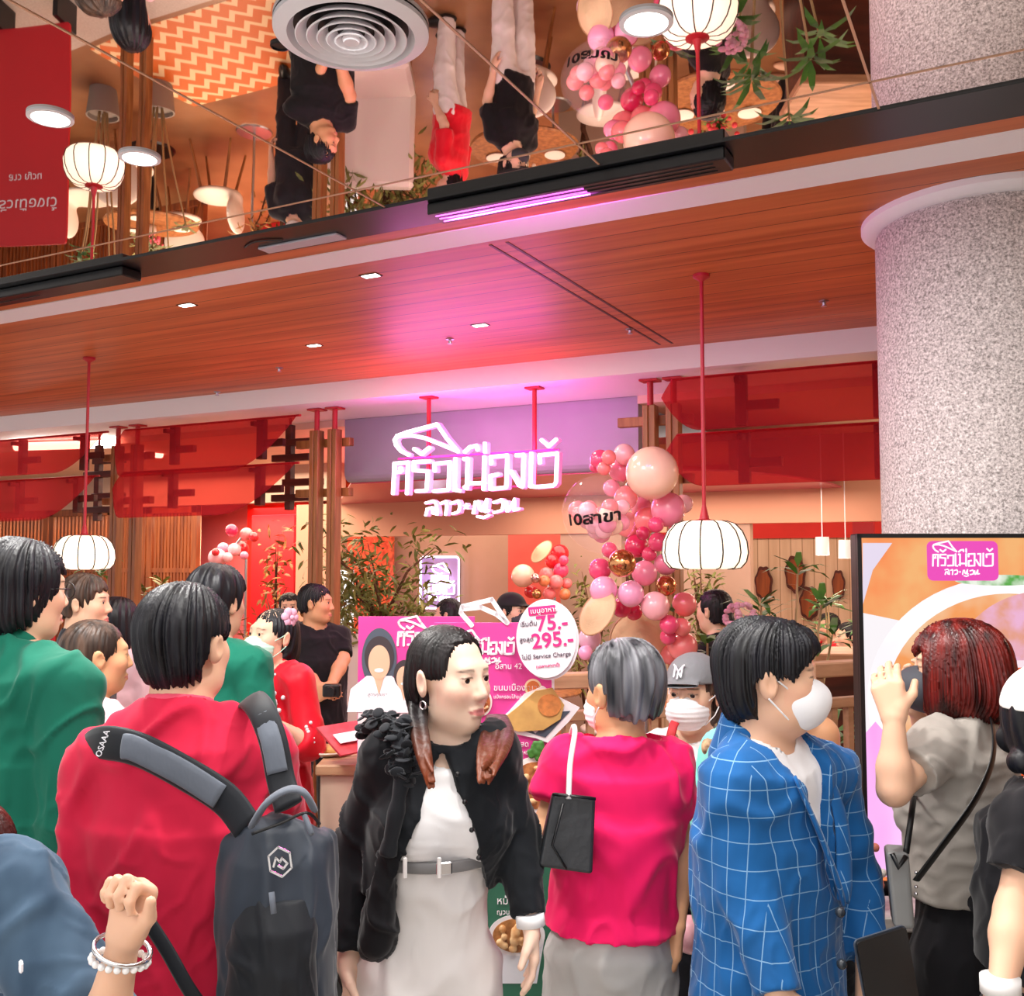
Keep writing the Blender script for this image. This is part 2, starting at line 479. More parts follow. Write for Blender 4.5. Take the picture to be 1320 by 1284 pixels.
def folds(seed, amp=.004, freq=6, stretch=(1, 1, .5)):
    rr = np.random.RandomState(seed + 50); R = RY(rr.uniform(-.5, .5)) @ RX(rr.uniform(-.3, .3))
    f = sinnoise(seed, freq, stretch); g = sinnoise(seed + 1, freq * 2.1, stretch); l = sinnoise(seed + 2, freq * .45)
    def d(v):
        q = v @ R; a, b, c = f(q), g(q), l(v)
        return 1.5 * amp * (1.6 * np.exp(-(a / .33) ** 2) * (.6 + .4 * np.tanh(c)) + .8 * np.exp(-(b / .38) ** 2) * (.5 + .5 * np.tanh(-c)) + .6 * np.tanh(c) - .6)
    return d

# ------------------------------------------------------------------ people
m_skin_cache = {}
def skin_mat():
    if 'm' in m_skin_cache: return m_skin_cache['m']
    m, N, L, b = newmat('skin'); a = N.new('ShaderNodeAttribute'); a.attribute_name = 'Col'
    L.new(a.outputs['Color'], b.inputs['Base Color']); b.inputs['Roughness'].default_value = .48; b.inputs['Specular IOR Level'].default_value = .35
    b.inputs['Subsurface Weight'].default_value = .12; b.inputs['Subsurface Radius'].default_value = (.01, .004, .002); b.inputs['Subsurface Scale'].default_value = 1
    m_skin_cache['m'] = m; return m
def hair_mat(name, col, col2, rough=.40):
    m = mat(name, col, rough=rough + .06, spec=.35, vary=.6, col2=col2, scale=38, stretch=(1, 1, .08), bump=.40, bscale=60, detail=2)
    return m
M_BLACKHAIR = hair_mat('black_hair', '#17171f', '#0a0a0e')
M_EYE = None
def eye_mat():
    global M_EYE
    if M_EYE: return M_EYE
    m, N, L, b = newmat('eye'); tc = N.new('ShaderNodeTexCoord'); sx = N.new('ShaderNodeSeparateXYZ'); L.new(tc.outputs['Object'], sx.inputs[0])
    r = N.new('ShaderNodeValToRGB'); e = r.color_ramp.elements; e[0].position = .0; e[0].color = lin('#e8e4e0'); e[1].position = 1; e[1].color = lin('#0a0605')
    r.color_ramp.interpolation = 'CONSTANT'; e.new(.72).color = lin('#2a160c'); e.new(.93).color = lin('#050303')
    mm = N.new('ShaderNodeMath'); mm.operation = 'MULTIPLY'; mm.inputs[1].default_value = 1 / .0122
    L.new(sx.outputs['Y'], mm.inputs[0]); L.new(mm.outputs[0], r.inputs['Fac']); L.new(r.outputs['Color'], b.inputs['Base Color']); b.inputs['Roughness'].default_value = .12
    M_EYE = m; return m
SKIN = {'fair': '#e4b496', 'light': '#e9bfa3', 'mid': '#d9a078', 'tan': '#b9764e'}
class Person:
    def __init__(s, label, px, crown, d, phi, hphi=None, hpitch=0.0, w=1.0, fem=False, skin='fair', H=None, hs=1.0, h=.009, hf=.0042, lean=(0, 0), shoulder=.165, roll=0.0):
        c = PV(px, crown, d); s.phi = phi; s.H = H or (c.z - .014)
        s.yaw = YAW - math.radians(phi); s.h, s.hf = h, hf; s.w, s.fem, s.hs = w, fem, hs; s.skin = lin(SKIN.get(skin, skin))[:3]
        s.Rb = RZ(s.yaw)
        off = s.Rb @ V(lean[0], lean[1] + .01, 0)
        s.root = V(c.x - off[0], c.y - off[1], 0)
        s.o = thing('person', label, 'person', tuple(s.root), s.yaw)
        H_ = s.H; hp = (hphi if hphi is not None else phi)
        s.Rh = RZ(-math.radians(hp - phi)) @ RX(math.radians(hpitch)) @ RY(math.radians(roll))
        s.hc = V(lean[0], lean[1] + .01, c.z - .014 - .118 * hs)
        lx, ly = lean; sw = shoulder * w
        zsh = s.hc[2] - .118 * hs - .045 - .010
        J = s.J = {}
        J['neck'] = V(lx * .85, ly * .85 - .015, zsh + .035)
        J['pelvis'] = V(0, 0, .54 * H_)
        for n, q in (('R', 1), ('L', -1)):
            J['S' + n] = V(lx * .8 + q * sw, ly * .8 - .01, zsh - .035)
            J['E' + n] = V(lx * .6 + q * (sw + .045), ly * .6 - .03, zsh - .30 * H_ / 1.65)
            J['W' + n] = V(lx * .4 + q * (sw + .05), ly * .4 + .05, zsh - .51 * H_ / 1.65)
            J['H' + n] = V(q * .085 * w, 0, .515 * H_)
            J['K' + n] = V(q * .10 * w, .02, .285 * H_)
            J['A' + n] = V(q * .10 * w, 0, .05 * H_)
        s.hand = {'R': dict(d=V(0, .1, -1), n=V(-1, .2, 0), curl=(.35, .45, .3)), 'L': dict(d=V(0, .1, -1), n=V(1, .2, 0), curl=(.35, .45, .3))}
        s.zsh = zsh; s.lean = lean
        s.use_hands = True; s.n = 0
    def loc(s, px, py, d):
        p = PV(px, py, d); return s.Rb.T @ (np.array(p) - s.root)
    def dirl(s, v):     # (picture right, away from the viewer, up) -> body frame
        g = np.array(RGT) * v[0] + np.array(FWD) * v[1] + np.array(UP) * v[2]; g = s.Rb.T @ g; return g / np.linalg.norm(g)
    def set(s, **kw):
        for k, v in kw.items(): s.J[k] = s.loc(*v)
        return s
    def seth(s, side, d, n, curl=(.35, .45, .3)):
        s.hand[side] = dict(d=s.dirl(d), n=s.dirl(n), curl=curl); return s
    def hp(s, p): return s.hc + s.hs * (s.Rh @ np.array(p, float))          # head-frame point -> body frame
    def hl(s, v): return ((v - s.hc) @ s.Rh) / s.hs
    def hell(s, c, r, k=.02, R=None): return ell(s.hp(c), np.array(r) * s.hs, k, s.Rh if R is None else s.Rh @ R)
    def hcone(s, a, b, ra, rb, k=.02): return cone(s.hp(a), s.hp(b), ra * s.hs, rb * s.hs, k)
    def torso(s):
        H, w, J = s.H, s.w, s.J; lx, ly = s.lean; z = s.zsh
        f = s.fem; fw = .92 if f else 1.0
        secs = [(.47 * H, 0, 0, .150 * w * fw, .105 * w), (.53 * H, 0, -.01, .172 * w * fw, .118 * w), (.60 * H, lx * .2, ly * .2, (.128 if f else .152) * w, .098 * w), (.68 * H, lx * .45, ly * .45, (.136 if f else .165) * w, .106 * w),
                (.745 * H, lx * .7, ly * .7, .160 * w * (.5 + .5 * fw), .110 * w), (z - .03, lx * .8, ly * .8 - .005, .135 * w, .090 * w)]
        return [loft(secs, .05), ell((lx * .8, ly * .8 - .01, z - .045), (.15 * w, .080 * w, .065), .05),
                cone(J['SL'], J['SR'], .046, .046, .05), cone(J['neck'], J['SR'] + V(-.03, 0, .005), .046, .040, .04), cone(J['neck'], J['SL'] + V(.03, 0, .005), .046, .040, .04)] + \
            ([ell((q * .075 * w + lx * .7, ly * .7 + .085 * w, .725 * H), (.06, .05, .06), .05) for q in (-1, 1)] if f else [])
    def neckp(s):
        r = .042 if s.fem else .054
        return [cone(s.J['neck'] + V(0, 0, -.03), s.hp((0, -.022, -.055)), r + .008, r, .025)]
    def arm(s, n):
        J = s.J; w = .5 + .5 * s.w; r = .84 if s.fem else 1.0
        return [cone(J['S' + n], J['E' + n], .048 * w * r, .040 * w * r, .022), cone(J['E' + n], J['E' + n] + (J['W' + n] - J['E' + n]) * .3, .040 * w * r, .041 * w * r, .02), cone(J['E' + n] + (J['W' + n] - J['E' + n]) * .3, J['W' + n], .041 * w * r, .026 * w * r, .02)]
    def legs(s):
        J = s.J; out = []
        for n in 'RL': out += [cone(J['H' + n], J['K' + n], .088 * s.w, .058, .04), cone(J['K' + n], J['A' + n], .056, .036, .03)]
        return out
    def foot(s, n): a = s.J['A' + n]; return [ell(a + V(0, .05, -.05 * s.H + .035), (.043, .125, .036), .02), cone(a, a + V(0, 0, -.03), .04, .04, .02)]
    def handp(s, n):
        h = s.hand[n]; w = s.J['W' + n]; d = h['d'] / np.linalg.norm(h['d']); nn = h['n'] - d * (h['n'] @ d); nn /= np.linalg.norm(nn)
        l = np.cross(d, nn) if n == 'R' else np.cross(nn, d); sc = .92 if s.fem else 1.0; out = []
        k = .012
        for off, ln, r in ((.029, .072, .0092), (.010, .080, .0094), (-.010, .074, .0090), (-.028, .058, .0080)):
            base = w + (d * (.082 - abs(off - .01) * .25) + l * off) * sc
            out.append(cone(w + l * off * .55 * sc + d * .005, base, .0155 * sc, .0125 * sc, k))
            p = base; dd = d.copy(); a = 0
            for seg, cu in zip((.45, .31, .24), h['curl']):
                a += cu; dd = d * math.cos(a) + nn * math.sin(a); q = p + dd * ln * seg * sc
                out.append(cone(p, q, r * sc, r * .93 * sc, .003)); p = q; r *= .93
        b = w + (d * .022 + l * .020) * sc; t1 = d * .62 + l * .68 + nn * .38; t1 /= np.linalg.norm(t1); m = b + t1 * .046 * sc
        t2 = d * .85 + l * .28 + nn * .45; t2 /= np.linalg.norm(t2)
        out += [cone(b, m, .0165 * sc, .0115 * sc, .01), cone(m, m + t2 * .034 * sc, .0112 * sc, .0088 * sc, .003)]
        return out
    def headp(s):
        f = s.fem; P = [s.hell((0, -.012, .035), (.073, .090, .082), .03), s.hell((0, .030, -.028), (.056 if f else .062, .060, .083), .03), s.hell((0, .052, -.090), (.025 if f else .038, .031, .023), .03)]
        for q in (-1, 1): P += [s.hell((q * .036, .052, -.022), (.027, .031, .028), .022)] + ([s.hell((q * .046, .018, -.070), (.018, .032, .026), .03)] if not f else [s.hell((q * .038, .020, -.066), (.018, .032, .026), .03)])
        P += [s.hcone((-.03, .074, .028), (.03, .074, .028), .013, .013, .02), s.hcone((0, .084, .012), (0, .101, -.026), .0085, .0115, .012)]
        for q in (-1, 1): P += [s.hell((q * (.0095 if f else .011), .094, -.031), (.0078 if f else .009, .010, .0075), .007)]
        return P
    def headcut(s, F):
        for q in (-1, 1):
            F.cut(dict(s.hell((q * .031, .100, .006), (.017, .014, .010), .012)))
            F.add(s.hell((q * .031, .0745, .006), (.0150, .0150, .0150), .005))
            F.cut(dict(s.hell((q * .031, .094, .0045), (.0152, .012, .0066), .002)))
            R = RZ(q * -.35) @ RY(q * .12)
            F.add(s.hell((q * .079, -.012, -.004), (.0085, .020, .032), .008, R)); F.cut(dict(s.hell((q * .089, -.006, 0), (.006, .011, .018), .005, R)))
            F.cut(dict(s.hell((q * .007, .101, -.040), (.0035, .0045, .004), .003)))
        F.add(s.hcone((-.019, .0865, -.0605), (.019, .0865, -.0605), .0035, .0035, .006)); F.add(s.hcone((-.008, .091, -.0585), (.008, .091, -.0585), .0050, .0050, .006))
        F.add(s.hcone((-.013, .0895, -.0715), (.013, .0895, -.0715), .0062, .0062, .007)); F.cut(s.hcone((-.022, .094, -.0648), (.022, .094, -.0648), .0016, .0016, .003))
    def body(s, eyes=True, brow='#241812', lips='#c4686a', nails=None):
        P = s.torso() + s.neckp() + s.headp()
        fine = [(s.hc - .13 * s.hs, s.hc + V(.13, .13, .13) * s.hs, s.hf)]
        for n in 'RL':
            P += s.arm(n)
            if s.use_hands:
                hp_ = s.handp(n); P += hp_
                if s.h < .011:
                    b = [bounds(p) for p in hp_]; fine.append((np.min([q[0] for q in b], 0) - .01, np.max([q[1] for q in b], 0) + .01, .0048))
            P += s.foot(n)
        P += s.legs()
        F = Field(P, s.h, fine)
        if eyes: s.headcut(F)
        else:
            for q in (-1, 1): F.add(s.hell((q * .079, -.012, -.004), (.011, .020, .032), .008))
        sk = np.array(s.skin); lp, br = np.array(lin(lips)[:3]), np.array(lin(brow)[:3])
        def color(v):
            c = np.tile(sk, (len(v), 1)); q = s.hl(v); x, y, z = np.abs(q[:, 0]), q[:, 1], q[:, 2]
            def mix(a, col):
                c[:] = c * (1 - a[:, None]) + col * a[:, None]
            near = (np.abs(q).max(1) < .14)
            mix(near * np.clip(1.3 - np.hypot((x - .045) / .03, (z + .03) / .026), 0, 1) * (y > .02) * .25, np.array(lin('#e07a6a')[:3]))
            mix(near * (y > .07) * np.clip((.0098 * np.clip(1 - (x / .0245) ** 2, 0, 1) ** .7 - np.abs(z + .0658)) * 500, 0, 1) * .85, lp)
            mix(near * (y > .04) * np.clip((.018 - np.abs(x - .031)) * 300, 0, 1) * np.clip((.0034 - np.abs(z - .0275 + 5 * (x - .028) ** 2)) * 400, 0, 1) * .85, br)
            mix(near * (y > .06) * np.clip((.0155 - np.abs(x - .0315)) * 500, 0, 1) * np.clip((.0022 - np.abs(z - .0118 + 9 * (x - .030) ** 2)) * 700, 0, 1) * .85, br)
            return c
        s.mesh = F.build('body', skin_mat(), s.o, color=color, relax=1)
        if eyes:
            for q in (-1, 1):
                mb = MB().sphere((0, 0, 0), .0122 * s.hs, 16, 12); o = mb.build('eye', eye_mat(), s.o, True)
                M = Matrix(s.Rh.tolist()).to_4x4(); M.translation = Vector(s.hp((q * .031, .0755, .006))); o.matrix_local = M
        return s
    # ---- garments
    def wear(s, name, prims, material, hem=None, after=(), cuts=(), fns=(), planes=(), h=None, seed=1, amp=.004, freq=6, stretch=(1, 1, .5), fine=()):
        lo = None if hem is None or len(after) else V(-9, -9, hem - .03)
        F = Field(list(prims) + list(after), h or max(s.h * .85, .0065), fine, lo=lo)
        if len(after):
            F.F[:] = .2
            for p in prims: F.add(p)
        if hem is not None: F.plane((0, 0, hem), (0, 0, -1))
        for p in after: F.add(p)
        for q, n in planes: F.plane(q, n)
        for c in cuts: F.cut(c)
        for f in fns: F.fn(f)
        return F.build(name, material, s.o, disp=folds(seed, amp, freq, stretch) if amp else None, relax=1)
    def neckcut(s, r=.068, tilt=.45, drop=.0):
        a = s.J['neck'] + V(0, .012, -.005 - drop); b = s.hp((0, -.01, -.05))
        return cone(a, b + (b - a), r, r, .006)
    def sleeve(s, n, t, frac=1.0):
        """arm primitives grown by t, cut at FRAC of the way shoulder-elbow-wrist (1 = elbow, 2 = wrist)"""
        J = s.J; A, B = J['S' + n], J['E' + n]; C = J['W' + n]
        if frac <= 1:
            e = A + (B - A) * frac; d = (B - A) / np.linalg.norm(B - A)
            return [cone(A, B, .050 * (.5 + .5 * s.w) + t * .8, .042 * (.5 + .5 * s.w) + t, .016, clip=[(e, d)])]
        e = B + (C - B) * (frac - 1); d = (C - B) / np.linalg.norm(C - B); w = .5 + .5 * s.w
        return [cone(A, B, .050 * w + t * .8, .042 * w + t, .014), cone(B, C, .042 * w + t, .028 * w + t * .8, .014, clip=[(e, d)])]
    def tee(s, material, t=.014, frac=.62, hem=None, name='shirt', neck=.07, seed=1, amp=.004, extra=(), fns=(), st=.022, drop=0.0, drape=True, stretch=(1, 1, .5), freq=6):
        H, w = s.H, s.w; hem = hem if hem is not None else .49 * H; lx, ly = s.lean
        P = grow(s.torso(), t); fw = .90 if s.fem else 1.0
        if drape: P.append(loft([(hem - .02, 0, -.01, .185 * w * fw + t * .5, .125 * w + t), (.60 * H, lx * .2, ly * .2, .165 * w * fw + t * .5, .115 * w + t), (.72 * H, lx * .6, ly * .6, .162 * w * fw + t, .113 * w + t)], .05))
        P += list(extra); A = s.sleeve('R', st, frac) + s.sleeve('L', st, frac)
        top = s.J['neck']
        return s.wear(name, P, material, hem=hem, after=A, cuts=[s.neckcut(neck, drop=drop)], seed=seed, amp=amp, fns=list(fns) + [lambda X, Y, Z: np.minimum(Z - top[2] - .030 + .35 * (Y - top[1]), neck + .035 - np.hypot(X - top[0], Y - top[1]))], stretch=stretch, freq=freq)
    def trousers(s, material, t=.016, name='trousers', seed=3, wide=0.0, amp=.004, top=None):
        J = s.J; P = [p for p in grow([s.torso()[0]], t)]; H = s.H
        for n in 'RL':
            P += [cone(J['H' + n], J['K' + n], .092 * s.w + t, .062 + t + wide * .5, .03), cone(J['K' + n], J['A' + n] + V(0, 0, -.03), .062 + t + wide * .5, .05 + t + wide, .02)]
        tp = top if top is not None else .60 * H
        return s.wear(name, P, material, hem=.035, planes=[((0, 0, tp), (0, 0, 1))], seed=seed, amp=amp)
    def shoes(s, material):
        for n in 'RL':
            s.wear('shoe', grow(s.foot(n), .008), material, hem=.001, planes=[((0, 0, .085), (0, 0, 1))], amp=0, h=.012)
    # ---- hair (head-frame): dome grown off the skull, face opening cut away
    def hair(s, material, dome=(.086, .103, .096), c=(0, -.014, .036), extra=(), face=True, fz=.058, fy=.040, nape=-.07, ear=True, seed=5, amp=.0028, n=60, h=None, cuts=(), name='hair', back=-.0, color=None, sideburn=-.02, slope=.0, fslope=.0, jag=1.0):
        P = [s.hell(c, dome, .02), s.hell((0, -.043, -.022), (.069, .058, .074), .03)] + list(extra)
        F = Field(P, h or min(s.hf * .95, .0075))
        def cutf(X, Y, Z):
            x = X - s.hc[0]; y = Y - s.hc[1]; z = Z - s.hc[2]; R = s.Rh
            hx = (R[0, 0] * x + R[1, 0] * y + R[2, 0] * z) / s.hs; hy = (R[0, 1] * x + R[1, 1] * y + R[2, 1] * z) / s.hs; hz = (R[0, 2] * x + R[1, 2] * y + R[2, 2] * z) / s.hs
            o = np.full(np.broadcast(hx, hy).shape, -1.0); hz = hz + jag * (.006 * np.sin(115 * hx + seed) + .005 * np.sin(230 * hx + 2 * seed) + .004 * np.sin(170 * hy + seed))
            if face:
                o = np.maximum(o, np.minimum(np.minimum(hy - fy - slope * np.abs(hx), fz + fslope * (hy - fy) - hz), hz + .122))
            if ear:
                o = np.maximum(o, np.minimum(np.minimum(np.minimum(np.abs(hx) - .055, sideburn - hz), np.minimum(hy + .038, .2)), hz + (.20 if sideburn < -.05 else .058)))
            if nape is not None:
                o = np.maximum(o, nape - hz)
            return o
        F.fn(cutf)
        for q in cuts: F.cut(q)
        r = np.random.RandomState(seed); ph = r.uniform(0, 6.28, 6); fr = r.uniform(.6, 1.4, 6) * n; wv = r.uniform(8, 26, 6)
        def disp(v):
            q = s.hl(v); th = np.arctan2(q[:, 0], -(q[:, 1] - .03)); rad = np.hypot(q[:, 0], q[:, 1]); o = 0
            for p_, f_, w_ in zip(ph, fr, wv): o = o + np.sin(th * f_ + p_ + .5 * np.sin(q[:, 2] * w_ + p_))
            return amp * o / 1.8 * np.clip(rad / .05, .15, 1)
        return F.build(name, material, s.o, disp=disp, relax=1)
    def mask(s, material, bulge=.0, c=(0, .048, -.050), r=(.068, .066, .060), fold=True, loops=True, name='face_mask'):
        F = Field([s.hell(c, (r[0], r[1] + bulge, r[2]), .02), s.hell((0, .095 + bulge * .6, -.035), (.02, .024, .022), .025)], max(s.hf, .004))
        R = s.Rh
        F.fn(lambda X, Y, Z: .030 * s.hs - (R[0, 1] * (X - s.hc[0]) + R[1, 1] * (Y - s.hc[1]) + R[2, 1] * (Z - s.hc[2])))
        def disp(v):
            q = s.hl(v); return .0011 * np.sin(q[:, 2] * 420) if fold else np.zeros(len(v))
        o = F.build(name, material, s.o, disp=disp)
        if loops:
            mb = MB()
            for q in (-1, 1):
                for z0 in (-.022, -.088):
                    a, b = s.hp((q * .055, .042, z0)), s.hp((q * .083, -.012, .022 if z0 > -.05 else -.03)); m_ = (a + b) / 2 + s.Rh @ V(q * .008, 0, 0)
                    mb.tube([a, m_, b], .0018, 6)
            mb.build('ear_loop', material, o)
        return o
# ------------------------------------------------------------------ materials of the place
M_WHITE = mat('white_paint', '#f0eef4', .55)
M_CREAM = mat('cream_plaster', '#e6cdb4', .8, vary=.06, scale=3)
M_BEIGE = mat('beige_plaster', '#b89a86', .8, vary=.08, scale=2.5)
M_SALMON = mat('salmon_plaster', '#d8a184', .8, vary=.06, scale=2)
M_LAV = mat('grey_plaster', '#a9abba', .75, vary=.10, scale=2.2)
M_BLACKM = mat('black_steel', '#0b0d12', .28, spec=.5)
M_BLACKP = mat('black_plastic', '#0c0d10', .4)
M_STEEL = mat('brushed_steel', '#b9bbc0', .3, 1.0)
M_WOODPOST = wood('honey_wood', '#a8703f', '#7c4a22', .45, (14, 14, 1.2), 2.0)
M_WOODDARK = wood('dark_wood', '#5b2618', '#3a150d', .5, (1.5, 10, 10), 2.0)
M_WOODLAT = wood('amber_wood', '#9a5326', '#6d3212', .5, (10, 10, 1), 2.0)
M_WOODTAN = wood('tan_wood', '#c69a76', '#a87f5c', .5, (2, 12, 12), 2.0)
M_RED = mat('red_lacquer', '#b3202c', .45)
M_REDWALL = mat('red_wall', '#d8281f', .6, vary=.15, scale=3)
M_CORALW = mat('coral_wall', '#e0655a', .7, vary=.1, scale=4)
M_ORANGE = mat('orange_relief', '#e8683a', .6, vary=.45, col2='#a53a16', scale=22, bump=.8, bscale=22)
def mirror_mat():
    m, N, L, b = newmat('mirror_panel'); b.inputs['Metallic'].default_value = 1; b.inputs['Roughness'].default_value = .015
    b.inputs['Base Color'].default_value = (.80, .72, .68, 1)
    tc = N.new('ShaderNodeTexCoord'); n = N.new('ShaderNodeTexNoise'); n.inputs['Scale'].default_value = 1.3; n.inputs['Detail'].default_value = 1
    bp = N.new('ShaderNodeBump'); bp.inputs['Strength'].default_value = .12; bp.inputs['Distance'].default_value = .02
    L.new(tc.outputs['Object'], n.inputs['Vector']); L.new(n.outputs['Fac'], bp.inputs['Height']); L.new(bp.outputs['Normal'], b.inputs['Normal'])
    return m
def lines_mat(name, c1, c2, gap, period, axis, rough, width=.03, stretch=(.5, 7, 7), coat=0.0, spec=.5, dark='#3a1408'):
    """wood boards: grain plus dark joints every PERIOD along AXIS (0 x, 1 y, 2 z)"""
    m = mat(name, c1, rough, vary=.4, col2=c2, scale=2.2, stretch=stretch, detail=6, coat=coat, spec=spec); N = m.node_tree.nodes; L = m.node_tree.links; b = N['Principled BSDF']
    src = b.inputs['Base Color'].links[0].from_socket
    tc = N.new('ShaderNodeTexCoord'); sx = N.new('ShaderNodeSeparateXYZ'); L.new(tc.outputs['Object'], sx.inputs[0])
    d = N.new('ShaderNodeMath'); d.operation = 'DIVIDE'; d.inputs[1].default_value = period; L.new(sx.outputs[axis], d.inputs[0])
    f = N.new('ShaderNodeMath'); f.operation = 'FRACT'; L.new(d.outputs[0], f.inputs[0])
    g = N.new('ShaderNodeMath'); g.operation = 'LESS_THAN'; g.inputs[1].default_value = width; L.new(f.outputs[0], g.inputs[0])
    mx = N.new('ShaderNodeMixRGB'); L.new(g.outputs[0], mx.inputs['Fac']); L.new(src, mx.inputs['Color1']); mx.inputs['Color2'].default_value = lin(dark)
    L.new(mx.outputs[0], b.inputs['Base Color']); return m
M_CANOPY = lines_mat('canopy_boards', '#cf7440', '#ad5729', 0, .155, 1, .46, .03, (.35, 7, 7), coat=0, spec=.6)
M_PANELW = lines_mat('fluted_cream_boards', '#dcc6ab', '#cdb497', 0, .11, 0, .7, .08, (8, 8, .6), dark='#a58a6c')
def speckle_mat():
    m, N, L, b = newmat('speckled_stone'); tc = N.new('ShaderNodeTexCoord')
    n = N.new('ShaderNodeTexNoise'); n.inputs['Scale'].default_value = 130; n.inputs['Detail'].default_value = 3; n.inputs['Roughness'].default_value = .75
    r = N.new('ShaderNodeValToRGB'); e = r.color_ramp.elements; e[0].position = .36; e[0].color = lin('#7d7470'); e[1].position = .68; e[1].color = lin('#efe6e2')
    e.new(.47).color = lin('#b5aaa7'); e.new(.56).color = lin('#cfc3c0')
    L.new(tc.outputs['Object'], n.inputs['Vector']); L.new(n.outputs['Fac'], r.inputs['Fac']); L.new(r.outputs['Color'], b.inputs['Base Color'])
    bp = N.new('ShaderNodeBump'); bp.inputs['Strength'].default_value = .35; bp.inputs['Distance'].default_value = .004; L.new(n.outputs['Fac'], bp.inputs['Height']); L.new(bp.outputs['Normal'], b.inputs['Normal'])
    b.inputs['Roughness'].default_value = .85
    return m
def zigzag_mat():
    m, N, L, b = newmat('zigzag_tiles'); tc = N.new('ShaderNodeTexCoord'); sx = N.new('ShaderNodeSeparateXYZ'); L.new(tc.outputs['Object'], sx.inputs[0])
    def op(o, a, bb=None):
        n = N.new('ShaderNodeMath'); n.operation = o
        for i, q in enumerate((a, bb)):
            if q is None: continue
            if isinstance(q, (int, float)): n.inputs[i].default_value = q
            else: L.new(q, n.inputs[i])
        return n.outputs[0]
    pp = op('PINGPONG', sx.outputs[0], .09); s = op('ADD', sx.outputs[1], pp); f = op('FRACT', op('DIVIDE', s, .16)); g = op('LESS_THAN', f, .38)
    mx = N.new('ShaderNodeMixRGB'); L.new(g, mx.inputs['Fac']); mx.inputs['Color1'].default_value = lin('#d9702c'); mx.inputs['Color2'].default_value = lin('#f2d7a8'); L.new(mx.outputs[0], b.inputs['Base Color'])
    b.inputs['Roughness'].default_value = .4; return m

# ------------------------------------------------------------------ the room shell
def bx(x0, x1, y0, y1, z0, z1): return MB().box(((x0 + x1) / 2, (y0 + y1) / 2, (z0 + z1) / 2), (x1 - x0, y1 - y0, z1 - z0))
XL, XR = -13.0, 4.5
struct('floor', bx(XL, XR, -5, 5.2, -.1, 0), mat('pale_terrazzo', '#cfc8be', .25, vary=.12, scale=60, detail=2))
struct('floor_inner', bx(XL, XR, 5.2, 12, -.1, 0.0), mat('brown_tile', '#9c6f4c', .3, vary=.2, scale=1.5, col2='#7d5335'))
Y_M = PZ(660, 234, Z_MIR).y; Y_B = PZ(660, 268, Z_MIR).y; Y_W = PZ(660, 283, Z_MIR).y; Y_C = PZ(660, 305, Z_MIR).y
struct('ceiling_mirror', bx(XL, XR, -1.8, Y_M, Z_MIR, Z_MIR + .03), mirror_mat(), 'mirror panel ceiling over the walkway')
M_SEAM = mat('seam_strip', '#d8a98a', .4)
sm = MB()
for q in ((440, 236), (769, 209), (1109, 68)): x = PZ(q[0], q[1], Z_MIR).x; sm.box((x, (Y_M - 1.8) / 2, Z_MIR - .0008), (.006, Y_M + 1.8, .0016))
y = PZ(680, 199, Z_MIR).y
sm.box(((XL + XR) / 2, y, Z_MIR - .0008), (XR - XL, .006, .0016))
struct('trim_1', sm, M_SEAM, 'thin joints between the mirror panels')
struct('trim_2', bx(XL, XR, Y_M, Y_B, Z_MIR - .006, Z_MIR + .03), M_BLACKM, 'black shutter channel along the shopfront')
struct('trim_3', bx(XL, XR, Y_B, Y_W, Z_MIR, Z_MIR + .03), M_CANOPY)
struct('trim_4', bx(XL, XR, Y_W, Y_C, Z_MIR - .004, Z_MIR + .03), M_WHITE, 'white strip between channel and wooden canopy')
struct('ceiling_canopy', bx(XL, XR, Y_C, 5.14, Z_WOOD - .01, Z_WOOD + .03), M_CANOPY, 'glossy wooden board canopy ceiling')
gx = PZ(645, 320, Z_WOOD).x
struct('trim_5', MB().box((gx, 4.1, Z_WOOD - .0105), (.012, 1.9, .003)).box((gx + .07, 4.1, Z_WOOD - .0105), (.012, 1.9, .003)), M_WOODDARK, 'double groove across the canopy')
struct('beam', bx(XL, XR, 5.14, 5.85, Z_BEAM, 3.25), mat('beam_paint', '#f4f1f6', .6), 'white beam over the shopfront')
struct('ceiling_light_block', bx(XL, XR, -5, 12, 3.25, 3.35), M_WHITE)  # unseen cover added only to keep world light out from above
xl, xr = PY(443, 600, 5.85).x, PY(822, 560, 5.85).x
lb = MB()
prof = [(5.86, 2.79), (5.86, 2.40)] + [(5.86 + .07 - .07 * math.cos(a), 2.40 - .07 * math.sin(a)) for a in (PI / 8, PI / 4, 3 * PI / 8, PI / 2)] + [(6.15, 2.33), (6.15, 2.79)]
Mx = Matrix(((0, 1, 0, xl), (1, 0, 0, 0), (0, 0, 1, 0), (0, 0, 0, 1)))
lb.prism(prof, xr - xl, Mx)
struct('ceiling_lobby', lb, M_LAV, 'grey bulkhead hung behind the glowing sign')
sf = MB(); xl8, xr8 = PY(436, 640, 7.98).x, PY(1085, 640, 7.98).x
pl_ = [(xl, 5.94), (xr, 5.94)] + [(xr + (xr8 - xr) * math.sin(PI / 2 * k / 8), 5.94 + 2.04 * (1 - math.cos(PI / 2 * k / 8))) for k in range(1, 9)] + [(xl8, 7.98)]
sf.prism(pl_, .012, Matrix(((1, 0, 0, 0), (0, 0, 1, 0), (0, -1, 0, 2.334), (0, 0, 0, 1))))
struct('ceiling_soffit', sf, mat('neon_lit_soffit', '#c4526a', .28), 'soffit behind the glowing sign, its pink glow painted on in coral red')  # the neon's pink light on the underside is put into the base colour
struct('ceiling_dining', bx(XL, xl, 5.85, 12, 2.74, 2.8), M_CREAM); struct('ceiling_bar', bx(xr, XR, 5.85, 12, 2.74, 2.8), M_CREAM)
